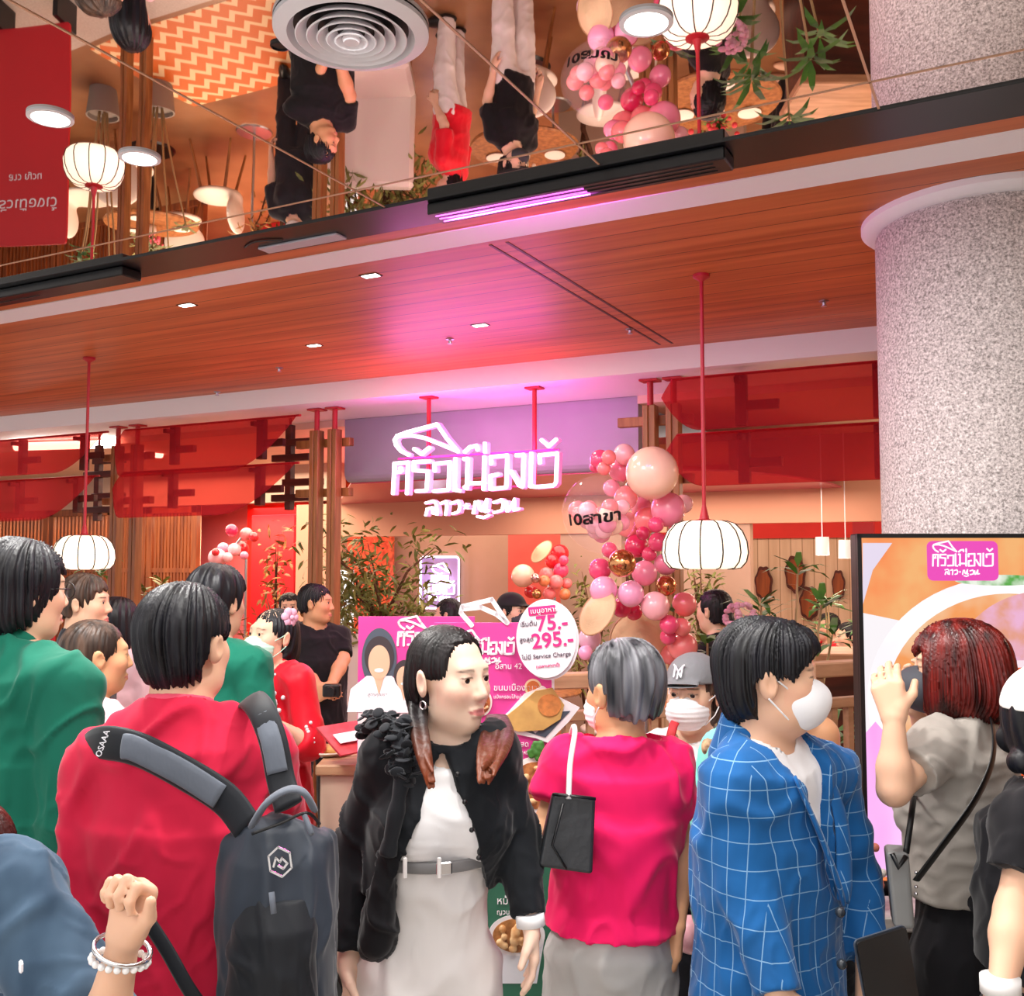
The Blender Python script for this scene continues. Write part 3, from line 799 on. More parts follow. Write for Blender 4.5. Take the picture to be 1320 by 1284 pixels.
struct('ceiling_rear', bx(xl, xr, 8.0, 12, 2.74, 2.8), M_SALMON)
struct('wall_back', bx(XL, XR, 11.0, 11.1, 0, 2.8), M_BEIGE)
struct('wall_left', bx(XL - .1, XL, 5.2, 11, 0, 2.8), M_BEIGE); struct('wall_right', bx(XR, XR + .1, -5, 11, 0, 3.2), M_BEIGE)
def wallpart(name, pxa, pxb, pya, pyb, Yw, m, th=.1, floor=False, kind=True, label=None):
    a, b = PY(pxa, pya, Yw), PY(pxb, pya, Yw); z1 = 2.33 if floor and Yw == 8.0 else 2.74 if floor else (a.z + b.z) / 2; z0 = 0 if floor else PY((pxa + pxb) / 2, pyb, Yw).z
    o = struct(name, bx(a.x, b.x, Yw, Yw + th, z0, z1), m, label); return o
# centre: header, then the deeper entrance room
hz = PY(600, 690, 8.0).z
struct('wall_header', bx(PY(436, 640, 7.98).x, xr, 7.98, 8.1, hz, 2.4), M_SALMON, 'salmon header wall behind the sign')
struct('wall_entry', bx(PY(500, 700, 9.6).x, PY(655, 700, 9.6).x, 9.6, 9.7, 0, 2.74), M_BEIGE, 'beige wall carrying the small neon sign')
wallpart('wall_coral', 655, 728, 560, 0, 9.6, M_CORALW, floor=True)
wallpart('wall_pier', 722, 800, 560, 0, 8.0, M_BEIGE, floor=True)
wallpart('wall_relief', 440, 503, 560, 0, 9.3, M_ORANGE, floor=True, label='orange carved relief wall behind the olive tree')
# left bay
lz = PY(150, 655, 8.0).z
struct('wall_frieze', bx(XL, PY(436, 640, 7.98).x, 7.98, 8.1, lz, 2.74), M_BEIGE, 'beige frieze above the lattice screens')
wallpart('wall_door_pier', 383, 441, 600, 0, 8.0, M_SALMON, floor=True)
wallpart('wall_red', 320, 400, 600, 0, 9.2, M_REDWALL, floor=True, label='red wall seen through the side doorway')
wallpart('wall_pink', 250, 320, 600, 0, 9.4, mat('pink_wall', '#e48a94', .7), floor=True)
struct('wall_lattice_backing', bx(XL, PY(255, 700, 8.6).x, 8.6, 8.65, 0, 2.74), M_CREAM)
# right bay
rz = PY(1000, 674, 8.0).z
struct('wall_bar_header', bx(xr, XR, 7.98, 8.1, rz, 2.75), M_SALMON, 'salmon header wall above the bar opening')
wallpart('wall_bar_pier', 868, 966, 640, 0, 8.0, M_BEIGE, floor=True)
struct('wall_fluted', bx(PY(965, 700, 10.0).x - 1, XR, 10.0, 10.05, 0, PY(1000, 694, 10).z), M_PANELW, 'cream fluted board wall with wooden plaques')
struct('wall_red_band', bx(PY(965, 700, 10.0).x - 1, XR, 9.98, 10.04, PY(1000, 694, 10).z, 2.74), M_REDWALL)
wallpart('wall_red_pier', 1098, 1125, 640, 0, 9.0, M_RED, floor=True)
z0 = 0.002
a, b = PY(180, 900, 7.2), PY(400, 900, 7.2)
struct('floor_zigzag', bx(-6.5, -4.3, 5.25, 6.35, 0, z0), zigzag_mat(), 'orange and cream zigzag tiled floor')

# ------------------------------------------------------------------ column
cc = PV(1278, 500, 3.29); CX, CY, CR = cc.x, cc.y, .355
mb = MB().lathe([(CR, 0), (CR, Z_MIR - .05), (CR - .012, Z_MIR - .03), (CR - .012, Z_WOOD)], (CX, CY, 0), 72)
struct('column', mb, speckle_mat(), 'round speckled stone column beside the screen', smooth=True)
struct('trim_6', MB().lathe([(CR - .012, Z_WOOD - .05), (CR + .02, Z_WOOD - .05), (CR + .045, Z_WOOD - .03), (CR + .045, Z_WOOD)], (CX, CY, 0), 72), M_WHITE, 'white ring at the head of the column', smooth='auto')

# ------------------------------------------------------------------ things on the ceilings
M_LAMPW = glow('lamp_white', '#fff6ea', 9.0)
p = PZ(453, 36, Z_MIR)
t = thing('ceiling_diffuser', 'large round white air diffuser on the mirror ceiling', 'air vent', (p.x, p.y, Z_MIR))
R = .168
MB().lathe([(R, -.002), (R, -.012), (R - .03, -.022), (R - .034, -.012), (R - .045, .0)], n=64).build('rim', M_WHITE, t, 'auto')
for i, r in enumerate((.118, .094, .072, .052, .034)):
    MB().lathe([(r - .022, -.006 - .001 * i), (r, -.026 - .002 * i), (r + .003, -.024 - .002 * i), (r - .018, -.004 - .001 * i)], n=56).build('ring', M_WHITE, t, 'auto')
MB().lathe([(.0, -.034), (.016, -.034), (.02, -.026), (.012, -.008)], n=32).build('hub', M_WHITE, t, 'auto')
MB().lathe([(.128, -.0015), (.0, -.0015)], n=48).build('dark_throat', M_BLACKP, t)
for i, (q, lab) in enumerate(zip(MALL_DOWN, ('round white ceiling downlight at the far end of the mirror, by the red banner reflection', 'round white ceiling downlight between lantern reflection and wooden post reflection', 'round white ceiling downlight beside the reflected balloons'))):
    t = thing('downlight', lab, 'ceiling light', (q.x, q.y, Z_MIR), 0, 'round downlights in the mirror ceiling')
    MB().lathe([(.058, 0), (.058, -.006), (.047, -.008), (.046, -.001)], n=40).build('rim', M_WHITE, t, 'auto')
    MB().lathe([(.0465, -.003), (0, -.003)], n=32).build('lens', M_LAMPW, t)
p = PZ(361, 58, Z_MIR)
t = thing('ceiling_speaker', 'small dark round hole fitting beside the air diffuser', 'speaker', (p.x, p.y, Z_MIR))
MB().lathe([(.022, 0), (.022, -.004), (.018, -.005), (.017, -.001)], n=28).build('rim', M_BLACKM, t, 'auto'); MB().lathe([(.0175, -.002), (0, -.002)], n=24).build('grille', M_BLACKP, t)
labs = ['lit rectangular downlight in the wooden canopy towards the red awnings', 'lit rectangular downlight in the wooden canopy just behind the grey plate', 'lit rectangular downlight in the pink lit part of canopy', 'lit rectangular downlight in the canopy above the paired posts']
for i, q in enumerate(CANOPY_DOWN):
    p = PZ(q[0], q[1], Z_WOOD - .01)
    t = thing('canopy_downlight', labs[i], 'ceiling light', (p.x, p.y, Z_WOOD - .01), 0, 'small downlights in the wooden canopy')
    MB().box((0, 0, -.001), (.085, .050, .004)).build('bezel', M_BLACKM, t); MB().box((0, 0, -.0035), (.068, .034, .002)).build('lens', M_LAMPW, t)
for q, lab in (((580, 437), 'small dark sprinkler head in the pink lit canopy'), ((1062, 388), 'small sprinkler head in the canopy near the column'), ((812, 424), 'small sprinkler head beside the double canopy groove'), ((360, 474), 'small sprinkler head in the canopy before the paired posts'), ((280, 505), 'small sprinkler head in the canopy over the red awnings')):
    p = PZ(q[0], q[1], Z_WOOD - .01); t = thing('sprinkler', lab, 'sprinkler', (p.x, p.y, Z_WOOD - .01), 0, 'sprinklers in the canopy')
    MB().lathe([(.022, 0), (.022, -.004), (.009, -.008), (.007, -.022)], n=18).build('cup', M_STEEL, t, 'auto'); MB().cyl((0, 0, -.022), (0, 0, -.026), .013, 14).build('deflector', M_STEEL, t)
# black light bar with its magenta strips, grey plate, end of a second bar
a, b = PZ(550, 262, Z_MIR - .006), PZ(932, 184, Z_MIR - .006)
t = thing('light_bar', 'long black housing with glowing magenta strips under the shutter channel', 'light bar', ((a.x + b.x) / 2, a.y + .05, Z_MIR - .006))
Lb = b.x - a.x
MB().box((0, 0, -.019), (Lb, .10, .038), bev=.004).build('housing', M_BLACKM, t)
m_mag = glow('magenta_led', '#e838e0', 2.2)
for k in (-.026, 0, .026):
    MB().box((-Lb / 2 + .28, k, -.039), (.52, .006, .003)).build('led_strip', m_mag, t)
    MB().box((Lb / 2 - .40, k, -.039), (.72, .004, .003)).build('groove', M_BLACKP, t)
area('light_bar_glow', ((a.x + .3), a.y + .05, Z_MIR - .05), .5, 5, (1, .12, .9), (a.x + .3, 4.0, 2.5), .05)
a, b = PZ(-60, 410, Z_MIR - .006), PZ(157, 342, Z_MIR - .006)
t = thing('light_bar', 'unlit black housing under the shutter channel at its far end', 'light bar', ((a.x + b.x) / 2 - .6, b.y + .05, Z_MIR - .006)); MB().box((.0, 0, -.019), (b.x - a.x + 1.2, .10, .038), bev=.004).build('housing', M_BLACKM, t); MB().box((.3, 0, -.039), (.9, .004, .003)).build('groove', M_BLACKP, t)
a, b = PZ(331, 318, Z_MIR - .006), PZ(433, 299, Z_MIR - .006)
t = thing('cover_plate', 'light grey rectangular plate on the black shutter channel', 'plate', ((a.x + b.x) / 2, (a.y + b.y) / 2 + .035, Z_MIR - .006))
MB().box((0, 0, -.004), (b.x - a.x, .062, .008), bev=.002).build('plate', mat('grey_plate', '#b9b6c2', .4), t)
MB().tube([(-.22 + .03 * k, -.055 - .035 * math.sin(PI * k / 6), -.004) for k in range(7)], .003, 6).build('cable', M_BLACKP, t)

# ------------------------------------------------------------------ posts with flanges, cross pieces, red fabric awnings on brackets
def post(px, py_top, lab):
    p = PZ(px, py_top, Z_BEAM); Yp = 5.36; p = PY(px, py_top, Yp)
    t = thing('wooden_post', lab, 'post', (p.x, Yp, 0), 0, 'slim wooden posts of the shopfront')
    m = MB()
    for q in (-1, 1): m.box((q * .021, 0, 1.32), (.034, .07, 2.64), bev=.004)
    m.box((0, 0, 1.32), (.02, .05, 2.62)); m.build('shaft', M_WOODPOST, t)
    MB().cyl((0, 0, 2.62), (0, 0, 2.78), .018, 14).build('pin', M_RED, t); MB().box((0, 0, 2.783), (.11, .09, .012), bev=.003).build('flange', M_RED, t)
    return p.x
xs = [post(153, 545, 'wooden post under the red awnings, far one of its pair'), post(178, 543, 'wooden post under the red awnings, near one of its pair'), post(409, 520, 'wooden post between awnings and sign, far one of its pair'), post(432, 517, 'wooden post between awnings and sign, near one of its pair'), post(838, 480, 'wooden post behind the balloons on the sign side'), post(868, 477, 'wooden post behind the balloons on the awning side')]
def crossrail(x0, x1, z, lab):
    t = MB().box((0, 0, 0), (x1 - x0, .05, .055), bev=.003).build('cross_rail', M_WOODPOST); t.location = ((x0 + x1) / 2, 5.43, z)
    tag(t, lab, 'rail', 'short wooden rails behind the posts')
for i, (a, b, nm) in enumerate(((xs[0], xs[1], 'the awning post pair'), (xs[2], xs[3], 'the post pair beside the sign'), (xs[4], xs[5], 'the post pair behind the balloons'))):
    crossrail(a - .22, b + .09, 2.56, 'upper short wooden rail behind ' + nm); crossrail(a - .22, b + .09, 2.22, 'lower short wooden rail behind ' + nm)
M_SAIL = None
def sail_mat():
    m, N, L, b = newmat('red_mesh_fabric'); N.remove(b); out = N['Material Output']
    d = N.new('ShaderNodeBsdfDiffuse'); d.inputs['Color'].default_value = lin('#bc3a4c'); tl = N.new('ShaderNodeBsdfTranslucent'); tl.inputs['Color'].default_value = lin('#dc6070')
    tr = N.new('ShaderNodeBsdfTransparent'); tr.inputs['Color'].default_value = lin('#ffb8b0')
    m1 = N.new('ShaderNodeMixShader'); m1.inputs['Fac'].default_value = .45; m2 = N.new('ShaderNodeMixShader'); m2.inputs['Fac'].default_value = .64
    L.new(d.outputs[0], m1.inputs[1]); L.new(tl.outputs[0], m1.inputs[2]); L.new(m1.outputs[0], m2.inputs[1]); L.new(tr.outputs[0], m2.inputs[2]); L.new(m2.outputs[0], out.inputs['Surface'])
    return m
M_SAIL = sail_mat()
def awning(x0, x1, ztop, zbot, lab, lend=.06, rend=.25, Yp=5.20, drop=.0):
    """boat-shaped sheet of red mesh fabric on a hidden bar: straight top edge, lower edge swept up to the ends"""
    t = thing('fabric_awning', lab, 'awning', ((x0 + x1) / 2, Yp, ztop), 0, 'red fabric awnings'); w = x1 - x0; h = ztop - zbot
    def low(u):
        a = 1.0
        if lend and u < lend: a = math.sin(PI / 2 * (.18 + .82 * u / lend)) ** .8
        if rend and u > 1 - rend: a = min(a, .02 + .98 * math.sin(PI / 2 * (1 - u) / rend) ** .9)
        return a
    def fn(u, v):
        return Vector((-w / 2 + w * u - (0.05 * v if u < .5 else 0), -.07 * math.sin(PI * .5 * v) * (.4 + .6 * low(u)), -h * v * low(u) - drop * u))
    o = MB().surf(fn, 48, 14).build('fabric', M_SAIL, t, True)
    sd = o.modifiers.new('thickness', 'SOLIDIFY'); sd.thickness = .003
    MB().tube([(-w / 2, .01, .0), (w / 2, .01, 0)], .008, 8).build('top_bar', M_RED, t)
    for k, u in enumerate(([.25, .75] if w < 3 else [.2, .5, .8])):
        x = -w / 2 + w * u; bm = MB(); bm.box((x, .10, -.13), (.06, .05, .28), bev=.003); bm.box((x, .05, -.03), (.03, .10, .03)); bm.box((x + .09, .10, -.16), (.22, .035, .05))
        bm.build('bracket', M_WOODDARK, t)
    return t
zt = PY(270, 545, 5.2).z
awning(-7.6, PY(138, 570, 5.2).x, zt, zt - .30, 'upper red fabric awning at the far end over the lantern', 0, .35)
awning(-7.6, PY(127, 605, 5.2).x, zt - .33, zt - .66, 'lower red fabric awning at the far end over the lantern', 0, .45)
awning(PY(160, 570, 5.2).x, PY(386, 560, 5.2).x, zt, zt - .36, 'upper red fabric awning between the two post pairs', .06, .35, drop=-.0)
awning(PY(158, 605, 5.2).x, PY(384, 600, 5.2).x, zt - .32, zt - .66, 'lower red fabric awning between the two post pairs', .06, .4)
zr = PY(990, 478, 5.2).z
awning(PY(867, 500, 5.2).x, PY(1230, 500, 5.2).x, zr, zr - .30, 'upper red fabric awning beside the stone column', .16, 0)
awning(PY(872, 560, 5.2).x, PY(1230, 560, 5.2).x, zr - .31, zr - .60, 'lower red fabric awning beside the stone column', .16, 0)
# dark wooden bracket frames standing out beside the awnings
for px, lab in ((374, 'dark wooden bracket frame next to the post pair by the sign'), (128, 'dark wooden bracket frame between the far awnings')):
    p = PY(px, 580, 5.62); t = thing('bracket_frame', lab, 'bracket', (p.x, 5.62, 2.70 if px > 200 else 2.66), 0, 'wooden bracket frames')
    MB().box((0, 0, -.27), (.055, .05, .62), bev=.003).build('upright', M_WOODDARK, t)
    for k, z in enumerate((-.09, -.20, -.38, -.49)): MB().box((.12 - .1 * (k % 2), .0, z), (.34, .06, .05), bev=.003).build('arm', M_WOODDARK, t)
    MB().cyl((0, 0, .03), (0, 0, Z_BEAM + .0 - (2.70 if px > 200 else 2.66)), .01, 8).build('hanger', M_RED, t)

# ------------------------------------------------------------------ pendant lanterns
M_SHADE = mat('lantern_paper', '#fff3e0', .7, emit='#ffe8cc', estr=.95)
def lantern(px, py_ceil, lab, zc=1.815, pw=9):
    p = PZ(px, py_ceil, Z_WOOD - .01)
    t = thing('pendant_lantern', lab, 'lamp', (p.x, p.y, zc), 0, 'ribbed paper pendant lanterns over the waiting area')
    prof = [(.048, .094), (.085, .096), (.118, .085), (.146, .055), (.163, .015), (.168, -.03), (.160, -.065), (.140, -.088), (.105, -.094)]
    MB().lathe(prof, n=48).build('shade', M_SHADE, t, True)
    M_RIB = bpy.data.materials.get('dark_wire') or mat('dark_wire', '#2e2622', .6)
    for k in range(12):
        a = 2 * PI * (k + .35) / 12; MB().tube([((r + .002) * math.cos(a), (r + .002) * math.sin(a), z) for r, z in prof], .003, 6).build('rib', M_RIB, t)
    MB().lathe([(.050, .092), (.050, .098), (.02, .105), (.008, .16)], n=24).build('cap', M_RED, t, 'auto')
    zl = Z_WOOD - .01 - zc
    MB().cyl((0, 0, .1), (0, 0, zl), .008, 10).build('rod', M_RED, t); MB().lathe([(.034, zl), (.034, zl - .012), (.014, zl - .024), (.008, zl - .03)], n=24).build('canopy_cap', M_RED, t, 'auto')
    return t
lantern(904, 354, 'ribbed white paper lantern on a red rod beside the pink balloons')
lantern(115, 461, 'ribbed white paper lantern on a red rod below the far awnings', 1.80)

# ------------------------------------------------------------------ the logo strokes (traced on the sign, flattened), used on sign, boards and screen
LOGO_BIG = [
    [(238, 287), (190, 262), (158, 225), (148, 190), (165, 162), (230, 138), (425, 86), (490, 180), (565, 266)],
    [(165, 163), (250, 157), (340, 175), (430, 210), (500, 238), (565, 266)],
    [(137, 540), (147, 343), (236, 336), (228, 540)], [(152, 402), (190, 396), (186, 372)],
    [(375, 328), (275, 334), (272, 388), (366, 394), (356, 520), (290, 524)], [(275, 248), (322, 282), (374, 240)],
    [(410, 392), (408, 345), (508, 335), (500, 515), (404, 524)],
    [(545, 312), (540, 516), (574, 522)],
    [(602, 314), (626, 312), (620, 508)], [(604, 500), (640, 474), (736, 470)], [(735, 300), (729, 512)],
    [(606, 268), (640, 236), (686, 226), (690, 254)], [(738, 212), (738, 268)],
    [(778, 346), (778, 300), (886, 290), (878, 500), (774, 510), (776, 424), (822, 414)],
    [(944, 290), (992, 286), (984, 496), (962, 486), (910, 396)],
    [(1042, 276), (1035, 492), (1072, 496)],
    [(1098, 340), (1096, 290), (1212, 276), (1204, 470), (1190, 486), (1090, 496)], [(1110, 190), (1156, 230), (1205, 186)]]
LOGO_SMALL = [
    [(352, 602), (396, 588), (418, 604), (428, 672)], [(352, 682), (362, 640), (392, 632), (398, 668), (428, 676)], [(452, 604), (484, 590), (490, 610), (482, 678)], [(518, 604), (562, 588), (576, 620), (566, 660), (528, 672)],
    [(662, 668), (676, 596), (696, 592), (704, 640), (716, 652), (752, 578), (742, 658), (762, 652)], [(690, 690), (730, 698), (764, 682)], [(796, 598), (846, 580), (860, 612), (850, 650), (798, 664)], [(878, 592), (882, 654), (896, 652), (934, 576), (930, 648), (962, 640)]]
def star(cx, cy, r): return [(cx + (r if k % 2 == 0 else r * .42) * math.sin(2 * PI * k / 10), cy - (r if k % 2 == 0 else r * .42) * math.cos(2 * PI * k / 10)) for k in range(10)]
def logo_mesh(fn, w, th, small=True):
    m = MB(); f = lambda q: fn(*q)
    for st in LOGO_BIG: m.ribbon([f(q) for q in st], w, th)
    if small:
        for st in LOGO_SMALL: m.ribbon([f(q) for q in st], w * .72, th)
        m.prism([f(q) for q in star(617, 624, 24)][::-1], th)
    return m
def flat(q0, q1): return ((q0 - 672) / 1090.0, -((q1 + .048 * (q0 - 672)) - 400) / 1090.0)      # unit-wide logo, centred
# main neon sign, hung on red rods from the beam
YS = 5.22
fnw = lambda a, b: ((lambda p: (p.x, p.z))(PY(480 + a / 5.077, 530 + b / 5.077, YS)))
sc = PY(612, 600, YS)
t = thing('neon_sign', 'large glowing white and pink Thai letter sign hung from the white beam', 'sign', (sc.x, YS, sc.z))
inv = Matrix.Translation((-sc.x, -YS, -sc.z))
strokew = 21 / 5.077 / F_PX * 5.95
faceM = Matrix.Translation((-sc.x, -.012, -sc.z)); backM = Matrix.Translation((-sc.x + .0, 0, -sc.z))
logo_mesh(fnw, strokew, .008).build('letter_face', glow('neon_white', '#fff4fb', 1.9), t, M=faceM)
logo_mesh(fnw, strokew * 1.25, .045).build('letter_return', glow('neon_pink', '#d81a9c', .75), t, M=backM)
for px, py in ((553, 506), (689, 493)):
    p = PY(px, py, YS + .06); MB().cyl((p.x - sc.x, .06, -.1), (p.x - sc.x, .06, Z_BEAM - sc.z - .01), .014, 12).build('rod', M_RED, t); MB().box((p.x - sc.x, .06, Z_BEAM - sc.z - .006), (.10, .08, .012), bev=.003).build('flange', M_RED, t)
fr = MB()
for b_ in (522, 300): p, q = PY(480 + 140 / 5.077, 530 + b_ / 5.077, YS), PY(480 + 1200 / 5.077, 530 + (b_ - 45) / 5.077, YS); fr.tube([(p.x - sc.x, .05, (p.z + q.z) / 2 - sc.z), (q.x - sc.x, .05, (p.z + q.z) / 2 - sc.z)], .007, 6)
fr.build('support_frame', mat('pink_frame', '#c94a8e', .5), t)
for k in range(5): point('sign_glow', (sc.x - .46 + .23 * k, YS - .14, sc.z + .10), 4.2, (1, .09, .66), .05)
area('sign_back_glow', (sc.x, YS + .10, sc.z - .05), 1.1, 2, (1, .25, .55), (sc.x, 6.3, 2.3), .4)
# small framed neon sign on the entry wall
p0, p1 = PY(543, 718, 9.56), PY(592, 785, 9.56); cx, cz = (p0.x + p1.x) / 2, (p0.z + p1.z) / 2; w_, h_ = p1.x - p0.x, p0.z - p1.z
t = thing('framed_neon_sign', 'small square white neon sign with rounded frame on the entry wall', 'sign', (cx, 9.56, cz))
MB().prism(rrect(0, 0, w_ * .98, h_ * .98, .03), .02).build('panel', mat('lilac_panel', '#9a86b4', .5), t)
MB().tube([(x, -.012, z) for x, z in rrect(0, 0, w_, h_, .04)], .011, 8, closed=True).build('neon_frame', glow('neon_violet_white', '#f4e4ff', 2.2), t, True)
fs = lambda a, b: ((lambda q: (q[0] * w_ * .80, q[1] * w_ * .95 + h_ * .05))(flat(a, b)))
def stacked(rows, wd_):
    m = MB()
    for strokes, (x0, x1, z0, z1) in rows:
        pts = [flat(*q) for st in strokes for q in st]; a0, a1 = min(p[0] for p in pts), max(p[0] for p in pts); b0, b1 = min(p[1] for p in pts), max(p[1] for p in pts)
        for st in strokes: m.ribbon([(x0 + (flat(*q)[0] - a0) / (a1 - a0) * (x1 - x0), z0 + (flat(*q)[1] - b0) / (b1 - b0) * (z1 - z0)) for q in st], wd_, .012)
    return m
stacked(((LOGO_BIG[:2], (-w_ * .20, w_ * .24, h_ * .20, h_ * .38)), (LOGO_BIG[2:7], (-w_ * .22, w_ * .22, h_ * .02, h_ * .19)), (LOGO_BIG[7:], (-w_ * .38, w_ * .38, -h_ * .22, h_ * .03)), (LOGO_SMALL, (-w_ * .28, w_ * .28, -h_ * .38, -h_ * .26))), .013).build('letters', bpy.data.materials['neon_white'], t, M=Matrix.Translation((0, -.014, 0)))
point('small_sign_glow', (cx, 9.44, cz), 3, (.85, .7, 1), .03)
# long ceiling strip lights inside
for pa, pb, lab in (((20, 576), (150, 572), 'thin lit strip in the dining ceiling behind the far awnings'), ((178, 583), (208, 586), 'short lit strip in the dining ceiling behind the posts')):
    a, b = PZ(pa[0], pa[1], 2.735), PZ(pb[0], pb[1], 2.735)
    t = thing('strip_light', lab, 'ceiling light', (a + (b - a) / 2), 0, 'strip lights in the dining ceiling'); d = b - a
    MB().tube([-d / 2, d / 2], .035, 8).build('diffuser', M_LAMPW, t)
a = PZ(1113, 592, 2.735); t = thing('strip_light', 'lit rectangular panel in the bar ceiling beside the column', 'ceiling light', a, 0); MB().box((0, 0, -.005), (.55, .35, .012)).build('diffuser', glow('panel_warm', '#ffd9a8', 3), t); MB().box((0, 0, -.0), (.6, .40, .01)).build('bezel', M_WHITE, t)
# ------------------------------------------------------------------ side doorway, lattice screens, entry tree
M_LATSLAT = M_WOODLAT
def lattice(pxa, pxb, pyt, lab, Yw=8.0, ns=14):
    a, b = PY(pxa, pyt, Yw), PY(pxb, pyt, Yw); w = b.x - a.x; h = lz
    t = thing('lattice_screen', lab, 'screen', ((a.x + b.x) / 2, Yw + .03, 0), 0, 'wooden lattice screens')
    m = MB()
    for q in (-1, 1): m.box((q * (w / 2 - .04), 0, h / 2), (.08, .07, h), bev=.004)
    for z in (h - .04, .04): m.box((0, 0, z), (w, .07, .08), bev=.004)
    m.build('frame', M_WOODLAT, t)
    m = MB()
    for k in range(ns): m.box((-w / 2 + .10 + (w - .2) * (k + .5) / ns, 0, h / 2), (.034, .045, h - .12))
    m.build('slat_panel', M_WOODLAT, t)
    MB().box((0, 0, h * .70), (w - .1, .05, .05)).build('cross_bar', M_WOODLAT, t)
lattice(-90, -8, 655, 'wooden lattice screen at the far end of the dining room', ns=9)
lattice(-6, 62, 655, 'wooden lattice screen behind the far awnings, hidden by the bob haired head', ns=12)
lattice(64, 145, 655, 'wooden lattice screen behind the far lantern')
lattice(147, 188, 655, 'narrow wooden lattice screen behind the far post pair', ns=7)
lattice(190, 254, 655, 'wooden lattice screen next to the red doorway', ns=11)
area('lattice_glow', (PY(120, 700, 8.3).x, 8.35, 2.3), 4.5, 130, (1, .7, .45), (PY(120, 700, 8.3).x, 8.35, 0), .25)
a, b = PY(322, 690, 9.0), PY(378, 690, 9.0)
t = thing('red_door', 'tall red lacquered door leaf standing in the side doorway', 'door', ((a.x + b.x) / 2, 9.05, 0)); w = b.x - a.x
MB().box((0, 0, 1.15), (w, .06, 2.3), bev=.01).build('leaf', M_RED, t); MB().tube([(w / 2 - .08, -.05, 1.3), (w / 2 - .08, -.05, .9)], .012, 8).build('handle', M_STEEL, t)
M_LEAF = mat('olive_leaf', '#8a8c42', .6, vary=.5, col2='#566028', scale=7); M_LEAF2 = mat('bright_leaf', '#4f8f35', .5, vary=.5, col2='#2c5a24', scale=8); M_LEAF3 = mat('amber_leaf', '#a87a34', .6, vary=.5, col2='#7a4a1c', scale=7)
M_BARK = mat('bark', '#6a4630', .9, vary=.4, scale=20, bump=.4)
def leaf(m, p, d, n, L, w):
    d = d.normalized(); s = d.cross(n); s = s.normalized() if s.length > 1e-4 else d.orthogonal().normalized(); u = s.cross(d)
    a = [p, p + d * L * .35 + s * w + u * L * .05, p + d * L * .35 - s * w + u * L * .05, p + d * L * .75 + s * w * .7 + u * .02 * L, p + d * L * .75 - s * w * .7 + u * .02 * L, p + d * L - u * L * .12]
    m.add(a, [(0, 1, 2), (1, 3, 4, 2), (3, 5, 4)])
def tree(name, lab, base, h, crown, nl, mleaf, L=.09, w=.012, seed=1, trunk=.045, cat='tree', nb=9, flat=1.0):
    r = random.Random(seed); t = thing(name, lab, cat, base)
    tm = MB(); tips = []
    pts = [Vector((0.04 * math.sin(k * 1.3 + seed), .03 * math.cos(k * 1.7), h * .55 * k / 5)) for k in range(6)]
    tm.tube(pts, [trunk * (1 - .09 * k) for k in range(6)], 8)
    for b in range(nb):
        a = 2 * PI * b / nb + r.uniform(-.4, .4); p = pts[r.randint(2, 5)]; q = p + Vector((math.cos(a) * crown * r.uniform(.5, 1), math.sin(a) * crown * flat * r.uniform(.5, 1), h * r.uniform(.18, .45)))
        q.z = min(q.z, h * .97)
        mid = (p + q) / 2 + Vector((0, 0, h * .06)); tm.tube([p, mid, q], [trunk * .35, trunk * .22, trunk * .08], 6)
        for k in range(5): tips.append(p.lerp(q, .4 + .15 * k) + Vector((0, 0, h * .03)))
    tm.build('trunk', M_BARK, t, True)
    lm = MB()
    for k in range(nl):
        c = r.choice(tips); p = c + Vector((r.gauss(0, crown * .20), r.gauss(0, crown * .20 * flat), r.gauss(0, crown * .17)))
        d = Vector((r.uniform(-1, 1), r.uniform(-1, 1), r.uniform(-.9, .5))); leaf(lm, p, d, Vector((r.uniform(-1, 1), r.uniform(-1, 1), 1)), L * r.uniform(.7, 1.3), w)
    lm.build('foliage', mleaf, t)
    return t
p = PV(492, 760, 7.9); tree('olive_tree', 'olive tree with sparse amber lit leaves behind the pink boards', (p.x, p.y, 0), 2.22, .56, 1500, M_LEAF, .11, .013, 3, .05, nb=13)
p = PV(440, 760, 8.2); tree('olive_tree', 'slim olive tree beside the sign side posts', (p.x, p.y, 0), 2.0, .22, 350, M_LEAF3, .09, .012, 5, .035)
p = PV(352, 780, 8.9); tree('olive_tree', 'amber leaved shrub in front of the red doorway', (p.x, p.y, 0), 2.02, .34, 260, M_LEAF3, .10, .014, 8, .03)
p = PV(762, 760, 8.2); tree('olive_tree', 'thin olive tree at the beige pier behind the balloons', (p.x, p.y, 0), 2.0, .22, 260, M_LEAF, .10, .012, 9, .03)
p = PV(908, 760, 7.85); tree('olive_tree', 'dark olive shrub against the beige pier under the near lantern', (p.x, p.y, 0), 1.98, .16, 420, M_LEAF, .09, .012, 11, .04)
